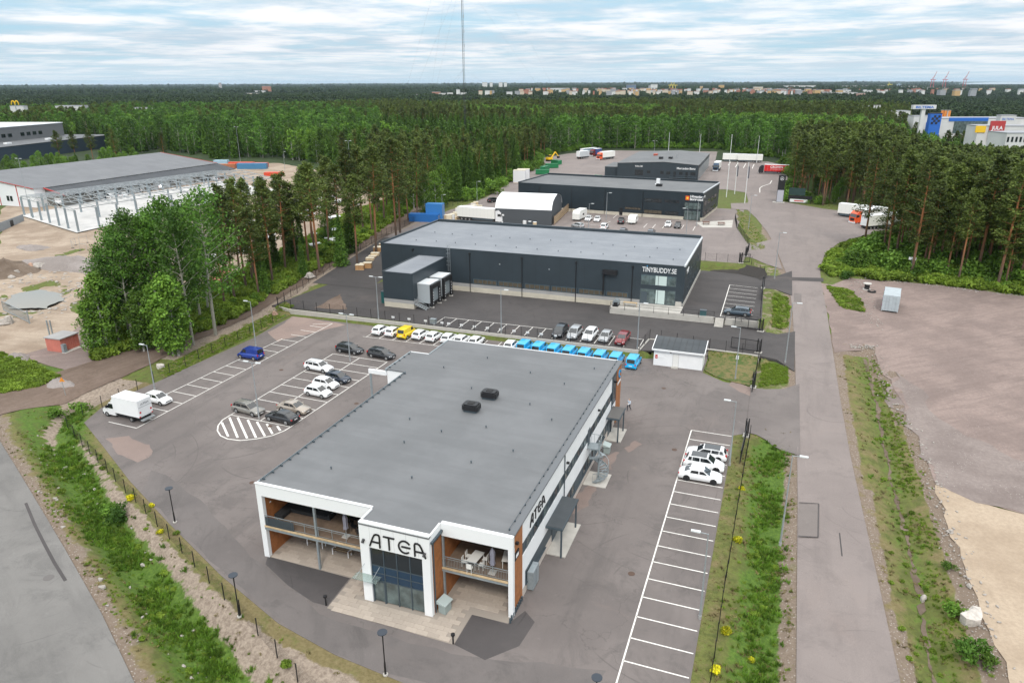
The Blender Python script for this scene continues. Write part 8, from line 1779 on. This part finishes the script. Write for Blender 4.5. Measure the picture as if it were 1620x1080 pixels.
f = MB(); f.bar((0, 0, .3), (Lg, 0, .3), .12); f.bar((0, 0, 2.1), (Lg, 0, 2.1), .08); f.bar((0, 0, .3), (0, 0, 2.1), .08); f.bar((Lg, 0, 0), (Lg, 0, 2.6), .2); f.build('gate_frame', C_GREY, R)
for i in range(1, 40): place('gate_bar', shared('sgb', lambda: MB().box(-.02, -.02, .3, .02, .02, 2.1).mesh('gate_bar', C_GREY)), R, (Lg*i/40, 0, 0))
for px, py in ((79, 532), (84, 532)): p = G(px, py); R = empty('gate_post', (p.x, p.y, 0), 0, 'tall grey gate post beside the red shed', 'post', 'grey gate posts'); MB().tube((0, 0, 0), (0, 0, 3.0), .13).build('post', C_GREY, R); MB().tube((0, 0, 0), (0, 0, .15), .3).build('foot', C_CONC, R)
p = G(104, 625); R = empty('warning_sign', (p.x, p.y, 0), .5, 'orange warning triangle on a leaning pole at the track junction', 'sign'); MB().bar((0, 0, 0), (-.1, 0, 2.2), .06).build('pole', C_STEEL, R); MB().add([(-.45, 0, 2.1), (.3, 0, 2.1), (-.1, 0, 2.8), (-.45, .03, 2.1), (.3, .03, 2.1), (-.1, .03, 2.8)], [(0, 1, 2), (5, 4, 3), (0, 3, 4, 1), (1, 4, 5, 2), (2, 5, 3, 0)]).build('plate', mat('sign_orange', (.7, .25, .03), .5), R)
sh_ = G(0, 368, 1.4); sh2 = G(39, 352, 1.5); R = empty('site_hoarding', (sh_.x, sh_.y, 1.2), math.atan2(sh2.y-sh_.y, sh2.x-sh_.x), 'low grey site hoarding with dark doorway at the left edge', 'hoarding')
for i in range(8): w = (sh2-sh_).length/6; box('panel', mat('hoarding_grey', (.27, .29, .31), .6), R, -2*w+i*w+.03, -.05, 0, -2*w+(i+1)*w-.03, .05, 2.9)
box('doorway', C_BLACK, R, w*2.6, -.08, .1, w*2.6+2, -.05, 2.4)
# white bagged material and red formwork seen through the pines
for i in range(46):
    t = rr.random(); px = 300+t*270+rr.uniform(-12, 12); py = 395-t*25+rr.uniform(-55, 30); p = G(px, py, 1.6)
    if sdf(SITE, np.array([p.x]), np.array([p.y]))[0] > -2: continue
    s = rr.uniform(1.2, 2.6); R = empty('material_stack', (p.x, p.y, H1(p.x, p.y)+.04), rr.uniform(0, 3), 'white wrapped stack of building material lying on the site behind the trees', 'material stack', 'white stacks on the site'); box('bundle', mat('wrap_white', (.7, .71, .73), .6), R, -s, -s*.6, .1, s, s*.6, rr.uniform(.6, 1.6)); box('bearer', C_WOOD, R, -s*.9, -s*.5, 0, s*.9, s*.5, .1)
for i, (px, py) in enumerate(((350, 440), (358, 436), (366, 433), (345, 444), (575, 345), (565, 350))): p = G(px, py, 1.2); R = empty('formwork_stack', (p.x, p.y, H1(p.x, p.y)+.04), .4, 'stack of reddish formwork boards at the edge of the site', 'formwork stack', 'reddish formwork stacks'); box('boards', mat('formwork_red', (.35, .12, .08), .8), R, -2.5, -1.2, .1, 2.5, 1.2, .7); box('bearer', C_WOOD, R, -2.3, -1.0, 0, 2.3, 1.0, .1)
# cable reel and bits on the gravel yard
p = ground_pt(1371, 458); R = empty('cable_reel', p, 0, 'dark cable reel with pale cap standing by the yard corner', 'cable reel'); MB().tube((0, 0, 0), (0, 0, .15), .8, n=14).tube((0, 0, 1.2), (0, 0, 1.35), .8, n=14).build('flange', mat('reel_pale', (.5, .48, .45), .7), R); MB().tube((0, 0, .15), (0, 0, 1.2), .5, n=12).build('drum', C_RUB, R)
p = ground_pt(1379, 462); R = empty('tyre_stack', p, 0, 'flat dark tyre lying beside the cable reel', 'tyre'); MB().tube((0, 0, 0), (0, 0, .3), .8, n=14).build('tyre', C_RUB, R); MB().tube((0, 0, .3), (0, 0, .32), .4, n=12).build('hub_hole', M_GRAVEL, R)
p = G(1441, 437, 2.3); R = empty('roadside_sign', (p.x-.4, p.y-.6, 2.3), -.2, 'small white sign on a thin post in front of the pine forest', 'sign'); MB().bar((0, 0, 0), (0, 0, 4.2), .08).build('post', C_STEEL, R); box('plate', C_WHITEB, R, -.7, -.06, 3.7, .7, -.02, 4.3)
# ---------------------------------------------------------------- flagpoles, pylon sign
for px, py, top, l in ((1149, 312, 214, 'white flagpole at the right corner of the blue-black hall'), (1162, 307, 257, 'white flagpole with hanging grey flag, left of the middle pair'), (1178, 322, 258, 'white flagpole with hanging grey flag, nearest the turning area'), (1197, 258, 216, 'white flagpole between the white trailers and the red one'), (1056, 262, 211, 'white flagpole behind the workshop, left'), (1105, 262, 213, 'white flagpole behind the workshop, right')):
    p = G(px, py, 3.4); lo, hi = 1., 60.
    for _ in range(40):
        m_ = (lo+hi)/2; v = Vector((p.x, p.y, 3.4+m_))-CAMP
        if 540-FPX*v.dot(UP)/v.dot(FW) > top: lo = m_
        else: hi = m_
    R = empty('flagpole', (p.x, p.y, 3.4), 0, l, 'flagpole'); MB().tube((0, 0, 0), (0, 0, lo), .13, .06).build('pole', C_WHITEB, R); MB().tube((0, 0, lo), (0, 0, lo+.2), .12).build('finial', C_WHITEB, R)
    if top > 250:
        fl = MB(); 
        for k in range(4): fl.bar((.15+.12*k, .05*(k % 2), lo-.6-.3*k), (.2+.1*k, .05*((k+1) % 2), lo-5.0), .14, .03)
        fl.build('flag', mat('flag_grey', (.12, .12, .14), .8), R)
def pylon():
    p = G(1233, 321, 3.4); R = empty('pylon_sign', (p.x, p.y, 3.4), 0, 'tall black pylon sign with star emblem and grey lower panel', 'pylon sign')
    box('tower', C_BLACK, R, -1.1, -.35, 0, 1.1, .35, 9.2); box('lower_panel', mat('pylon_grey', (.42, .43, .48), .5), R, -1.0, -.4, .4, 1.0, -.35, 4.3); mb = MB()
    for i in range(20): a, b = math.radians(i*18), math.radians(i*18+18); mb.bar((.55*math.cos(a), -.38, 8.1+.55*math.sin(a)), (.55*math.cos(b), -.38, 8.1+.55*math.sin(b)), .05, .1)
    for a in (90, 210, 330): mb.bar((0, -.38, 8.1), (.52*math.cos(math.radians(a)), -.38, 8.1+.52*math.sin(math.radians(a))), .05, .12)
    mb.build('star_emblem', C_WHITEB, R); box('foot', C_CONC, R, -2.2, -.9, 0, 1.6, .8, .3)
    R2 = empty('sign_boards', (p.x+5.2, p.y+1.5, 3.4), -.15, 'dark green and white advertising boards beside the pylon sign', 'sign boards'); box('upper_board', mat('board_darkgreen', (.02, .05, .045), .5), R2, -2.6, -.1, 2.6, 2.6, .1, 5.0); box('middle_board', C_BLACK, R2, -2.6, -.16, 1.4, 5.0, -.06, 2.5); box('white_board', C_WHITEB, R2, -2.0, -.2, .3, 3.6, -.1, 1.3)
    for x in (-2.3, 2.3, 4.6): box('post', C_BLACK, R2, x-.08, -.05, 0, x+.08, .1, 2.6)
    box('red_stripe', C_RED, R2, -.6, -.22, .6, 2.4, -.2, .95)
pylon()
# ---------------------------------------------------------------- lattice mast
def mast():
    D = 470; b = far(736, 214, D); x, y = b.x, b.y; z0_ = 0; H_ = 150; R = empty('radio_mast', (x, y, z0_), 0, 'very tall thin guyed radio mast rising out of the frame', 'radio mast'); r = .62; m = mat('mast_dark', (.05, .055, .06), .6, .3); P = [Vector((r*math.cos(a), r*math.sin(a), 0)) for a in (0.3, 2.4, 4.5)]
    for i, q in enumerate(P): MB().tube(q, q+Vector((0, 0, H_)), .075, n=5).build('leg', m, R)
    mb = MB(); k = 0; z = 0
    while z < H_-1.5:
        for i in range(3): a, c = P[i], P[(i+1) % 3]; mb.bar(a+Vector((0, 0, z)), c+Vector((0, 0, z+1.5)), .04); mb.bar(a+Vector((0, 0, z)), c+Vector((0, 0, z)), .04)
        z += 1.5
    mb.build('lattice', m, R)
    for a in (0.3, 2.4, 4.5):
        for zz_ in (50, 100, 140): MB().bar((0, 0, zz_), (75*math.cos(a), 75*math.sin(a), 0), .025).build('guy_wire', m, R)
    for zz_ in (62, 70, 78): MB().box(.6, -.2, zz_, .9, .2, zz_+1.8).build('antenna', C_STEEL, R)
mast()
# ================================================================ far land: shops, town, harbour, sea
def far_box(px, pytop, D, wpx, hpx, m, label, name='far_building', cat='building', group=None, deep=.5, roof=None, wins=None):
    t = far(px, pytop, D); s = D/FPX*1.06; w = wpx*s; h = max(hpx*s, 3)
    R = empty(name, (t.x, t.y, t.z-h), YAW+random.uniform(-.15, .15), label, cat, group); box('wall', m, R, -w/2, 0, -12, w/2, w*deep, h); box('roof', roof or C_CONC2, R, -w/2-.2, -.2, h, w/2+.2, w*deep+.2, h+max(.4, s*.5))
    if wins:
        n, k = wins
        for i in range(n):
            for j in range(k): box('window', C_GLASS, R, -w/2+w*(i+.25)/n, -.15, h*(j+.3)/k, -w/2+w*(i+.75)/n, 0, h*(j+.72)/k)
    return R
fw = mat('far_white', (.60, .60, .59), .6, var=.12, scale=.05); fc_ = mat('far_cream', (.55, .48, .38), .7); fr_ = mat('far_brick', (.36, .17, .12), .8); fg = mat('far_grey', (.30, .31, .33), .7); fb = mat('far_blue', (.02, .13, .50), .5); frd = mat('far_roof_red', (.33, .12, .08), .8); fo = mat('far_ochre', (.5, .33, .15), .8); lr_ = mat('far_roof_light', (.27, .28, .30), .6)
# retail park
far_box(1444, 188, 700, 40, 20, mat('shop_dark', (.06, .08, .1), .5), 'dark low shop block left of the white tower front', roof=lr_)
R = far_box(1462, 184, 640, 26, 26, fw, 'white shop block with two blue doors behind the pylon', roof=lr_)
for dx in (-3.5, 2.5): box('blue_panel', fb, R, dx, -.3, 5, dx+2.2, -.05, 11)
R = far_box(1482, 180, 620, 14, 16, fb, 'bright blue cube with black chequered emblem', roof=C_BLACK)
for i in range(4):
    for j in range(4):
        if (i+j) % 2 == 0: box('chequer', C_BLACK, R, -3+i*1.5, -.2, 2+j*1.5, -1.5+i*1.5, -.05, 3.5+j*1.5)
def brandtower():
    t = far(1461, 172, 600); s = 600/FPX*1.06; R = empty('tower_sign', (t.x, t.y, 0), YAW, 'tall white tower sign reading BILTEMA above the trees', 'tower sign'); box('mast', fw, R, -1.3, -.8, 0, 1.3, .8, t.z-.2); box('sign_box', fw, R, -8, -1.4, t.z-.3, 8, 1.4, t.z+2.4); wall_text('BILTEMA', 2.1, fb, R, (0, -1.45, t.z+.25), 0, width=12.5, bold=.05)
brandtower()
R = far_box(1556, 188, 660, 120, 20, fw, 'long grey roofed shop with blue fascia and glass front', roof=lr_, deep=.35); w_ = 120*640/FPX*1.06; box('blue_fascia', fb, R, -w_*.36, -.4, 10.5, w_*.05, -.05, 13); box('glass_front', C_GLASSL, R, -w_*.3, -.3, 2, w_*.05, -.05, 10.4)
R = far_box(1590, 200, 560, 60, 16, fw, 'white store with red square sign lettered JULA', roof=lr_); box('red_tower', mat('shop_red', (.42, .04, .04), .5), R, -9, -1.2, 0, -.5, -.1, 11.5); wall_text('JULA', 3.0, C_WHITEB, R, (-4.8, -1.25, 6.3), 0, width=6.5, bold=.08); box('yellow_banner', ym, R, -17, -.5, 4.5, -11, -.1, 8.5)
far_box(1640, 211, 520, 70, 14, fw, 'white long store at the right edge of the picture', roof=lr_, wins=(14, 1))
R = far_box(1596, 183, 650, 18, 7, fw, 'small white rooftop block with blue lettering', roof=lr_); wall_text('BILTEMA', 2.2, fb, R, (0, -.1, 1.0), 0, width=8)
SL = poly([(1510, 222), (1700, 240), (1700, 205), (1500, 205)], -1); tag(drape('shop_car_park', SL, A_LOT, .3, 8, fn=lambda X, Y: landz(X, Y)), kind='structure')
for i in range(70):
    px = 1515+rr.random()*105; py = 210+rr.random()*16+(px-1515)*.08; p = G(px, py, 0); R = empty('shopper_car', (p.x, p.y, .4), rr.uniform(0, 3), 'tiny parked car in the retail park behind the right-hand forest', 'car', 'cars in the retail park'); box('body', paint(rr.choice(['white', 'white', 'silver', 'red', 'darkgrey', 'beige', 'navy'])), R, -.9, -2.2, .3, .9, 2.2, .95); box('cabin', C_CARG, R, -.75, -1.2, .95, .75, 1.0, 1.45)
for px, c in ((1384, fw), (1388, fw), (1392, fw)): far_box(px, 167, 760, 2, 5, c, 'small white silo in the row beyond the pine forest', 'silo', 'silo', 'row of white silos')
far_box(1378, 168, 900, 22, 8, fw, 'white gabled hall beyond the pines on the right', roof=lr_); far_box(1398, 169, 900, 12, 6, fr_, 'red building beside the white gabled hall', roof=frd); far_box(1420, 176, 760, 32, 8, fw, 'low white and red building left of the tower sign', roof=lr_)
for i, px in enumerate((1492, 1497, 1502, 1503)): far_box(px, 175, 800, 3, 6, mat('tank_orange', (.7, .25, .05), .5) if i != 2 else fw, 'small orange flag-like banner beyond the shops', 'banner', 'banner', 'orange banners beyond the shops')
# left landmarks
R = far_box(26, 168, 820, 16, 9, fw, 'white restaurant building far left with yellow arches sign', roof=lr_)
t = far(24, 166, 800); R = empty('arches_sign', (t.x, t.y, 0), YAW, 'yellow arched letter M sign on a pole above the trees at left', 'sign'); mb = MB()
for sx in (-1.6, 1.6):
    for k in range(10): a, b = math.pi*k/10, math.pi*(k+1)/10; mb.bar((sx+1.55*math.cos(a), 0, t.z+3.4*math.sin(a)), (sx+1.55*math.cos(b), 0, t.z+3.4*math.sin(b)), .35, .8)
mb.build('arches', mat('sign_yellow', (.85, .55, .02), .4), R); MB().tube((0, 0, 0), (0, 0, t.z), .4).build('pole', C_STEEL, R)
far_box(108, 168, 900, 34, 5, fw, 'low white buildings in the woods on the left', roof=lr_); far_box(222, 171, 900, 22, 4, fw, 'thin white roof showing through the left woods', roof=lr_)
t = far(348, 132, 5200); R = empty('chimney', (t.x, t.y, 0), 0, 'lone tall grey chimney on the horizon at left', 'chimney'); MB().tube((0, 0, 0), (0, 0, t.z), 11, 8, 10).build('shaft', mat('chimney_grey', (.38, .36, .36), .8), R); MB().tube((0, 0, t.z), (0, 0, t.z+3), 8.5, 8.5, 10).build('rim', fg, R)
far_box(421, 137, 3400, 11, 8, fr_, 'brown hospital-like block left of centre on the horizon', roof=fg); far_box(410, 144, 3300, 14, 4, fw, 'white low wing beside the brown block', roof=lr_); far_box(398, 148, 2600, 18, 3, fc_, 'cream low building in the far left woods', roof=lr_)
# the town, building by building
rt = random.Random(11); kinds = [(fw, lr_, 'white'), (fc_, frd, 'cream'), (fr_, frd, 'brick red'), (fg, lr_, 'grey'), (fw, frd, 'white, red-roofed'), (fo, fg, 'ochre')]
for i in range(290):
    px = rt.triangular(690, 1620, 1020) if i < 220 else rt.uniform(1150, 1620); base = 148-(px-700)*.0035
    py = rt.uniform(139.5, base-1.5); D = (CAM_H-14)*FPX/max(4.5, (py-131.5+ (px-810)*-.004))*rt.uniform(.72, .86); D = max(1900, min(D, 4200)); w = rt.uniform(2, 8 if i < 220 else 5); h = rt.uniform(.9, 2.3)
    m, rf, wd = rt.choice(kinds); far_box(px, py, D, w, h, m, 'small %s town building in the far town below the horizon' % wd, 'town_building', 'building', wd+' buildings of the far town', rt.uniform(.4, 1), rf)
for px, py, D, w, h, m, l in ((767, 131, 5200, 7, 5, fw, 'pale tower block on the horizon, first of four left of centre'), (777, 131, 5200, 4, 5, fw, 'narrow pale tower block on the horizon, second of four'), (792, 131, 5200, 5, 5, fw, 'pale tower block on the horizon, third of four'), (799.5, 131, 5200, 4, 5.5, fw, 'pale tower block on the horizon, fourth of four'),
                         (1035, 134, 3600, 9, 9, fw, 'white high-rise in the middle of the town'), (1029, 136, 3650, 5, 7, fg, 'grey high-rise next to the white one'), (999, 135, 3600, 13, 8, mat('far_bluegrey', (.12, .17, .25), .5), 'dark blue-grey towers in the town'), (1142, 135, 3700, 7, 5, fo, 'ochre block with cream end right of the town centre'), (1110, 137, 3600, 4, 6, fo, 'ochre church-like tower in the town'), (1200, 138, 3500, 12, 5, fc_, 'domed cream hall at the right of the town'), (1268, 136, 4200, 38, 2.4, fw, 'long white low roofs on the ridge right of the town'), (1363, 148, 1900, 10, 7, mat('far_pinkbrick', (.42, .26, .22), .8), 'pinkish brick block in the right suburbs'), (1380, 152, 1900, 16, 4, fc_, 'cream building beside the pinkish block'),
                         (960, 141, 3400, 32, 4, fw, 'long white blocks left of the dark towers'), (1335, 147, 2300, 34, 4, fw, 'long white warehouse roofs in the right suburbs'), (1300, 146, 2500, 18, 4, fg, 'grey warehouse in the right suburbs'), (835, 141, 3000, 6, 5, fr_, 'brick red block near the mast'), (880, 140, 3500, 26, 4, fw, 'white row of blocks right of the mast'), (1375, 136.3, 5000, 50, 3.2, fw, 'long white harbour sheds with red roof'), (1440, 137, 5000, 16, 4, fw, 'white ship-like building in the harbour'), (1460, 139, 5000, 60, 1.6, fg, 'low grey quay buildings in the harbour'), (690, 146, 2300, 12, 4, fr_, 'red block with white roofs in the woods left of the mast'), (700, 148, 2200, 10, 3, fw, 'white house beside the red block in the woods'), (660, 150, 2100, 8, 2.6, fw, 'small white house left of the red block in the woods'), (712, 147, 2200, 8, 3, fw, 'white houses right of the red block in the woods'), (733, 147, 2200, 8, 3, fw, 'white houses right beside the mast')):
    far_box(px, py, D, w, h, m, l, deep=.4)
def crane(px, top, bot, D, m, label, lean):
    t = far(px, bot, D); s = D/FPX; H_ = (bot-top)*s; R = empty('harbour_crane', (t.x, t.y, t.z), YAW, label, 'crane')
    for sx in (-1, 1): MB().bar((sx*8, 0, 0), (sx*6, 0, H_*.48), 2.2).build('leg', m, R)
    MB().bar((-14, 0, H_*.48), (16, 0, H_*.48), 3).build('bridge', m, R); MB().bar((0, 0, H_*.5), (lean, 0, H_), 1.7).build('boom', m, R); MB().bar((-8, 0, H_*.5), (lean*.3, 0, H_*.72), 1.3).build('stay', m, R)
cr = mat('crane_red', (.45, .08, .09), .6)
crane(1474, 119, 138, 5000, cr, 'red harbour crane with raised boom, left of three', 14); crane(1493, 119, 138, 5000, cr, 'red harbour crane with raised boom, middle of three', 14); crane(1525, 119, 137, 5200, cr, 'red harbour crane with raised boom, right of three', 14)
crane(1407, 131, 138, 5000, mat('crane_yellow', (.6, .5, .1), .6), 'small yellow crane in the harbour', -10); crane(1421, 131, 138, 5000, mat('crane_greyblue', (.3, .4, .5), .6), 'small blue-grey crane in the harbour', 12)
for px in (1062, 1066): crane(px, 131, 140, 3600, mat('crane_yellow', (.6, .5, .1), .6), 'thin yellow building crane in the town, %s' % ('left' if px == 1062 else 'right'), 0)
# sea
wt_ = NB('sea_water', .25); wt_.fin((.20, .26, .30))
sea = [far(1500, 134.5, 11000), far(1640, 134.5, 11000), far(1760, 133, 11000), far(1760, 131, 60000), far(1585, 131, 60000), far(1560, 131, 26000), far(1508, 131, 13500)]
patch('sea_water', [(p.x, p.y) for p in sea], 1.0, MATS['sea_water'])
# ---------------------------------------------------------------- the air
hb = MB(); hb.box(-45000, -21000, -90, 45000, 62000, 178); hzo = hb.mesh('haze'); o = obj('haze', hzo); tag(o, kind='stuff', label='thin pale haze over the land', cat='haze')
hm_ = bpy.data.materials.new('haze_air'); hm_.use_nodes = True; t_ = hm_.node_tree; t_.nodes.clear(); ho = t_.nodes.new('ShaderNodeOutputMaterial'); pv = t_.nodes.new('ShaderNodeVolumePrincipled'); pv.inputs['Color'].default_value = (.66, .84, 1.0, 1); pv.inputs['Density'].default_value = 0.000024; pv.inputs['Anisotropy'].default_value = .1; t_.links.new(pv.outputs[0], ho.inputs['Volume']); hzo.materials.append(hm_)
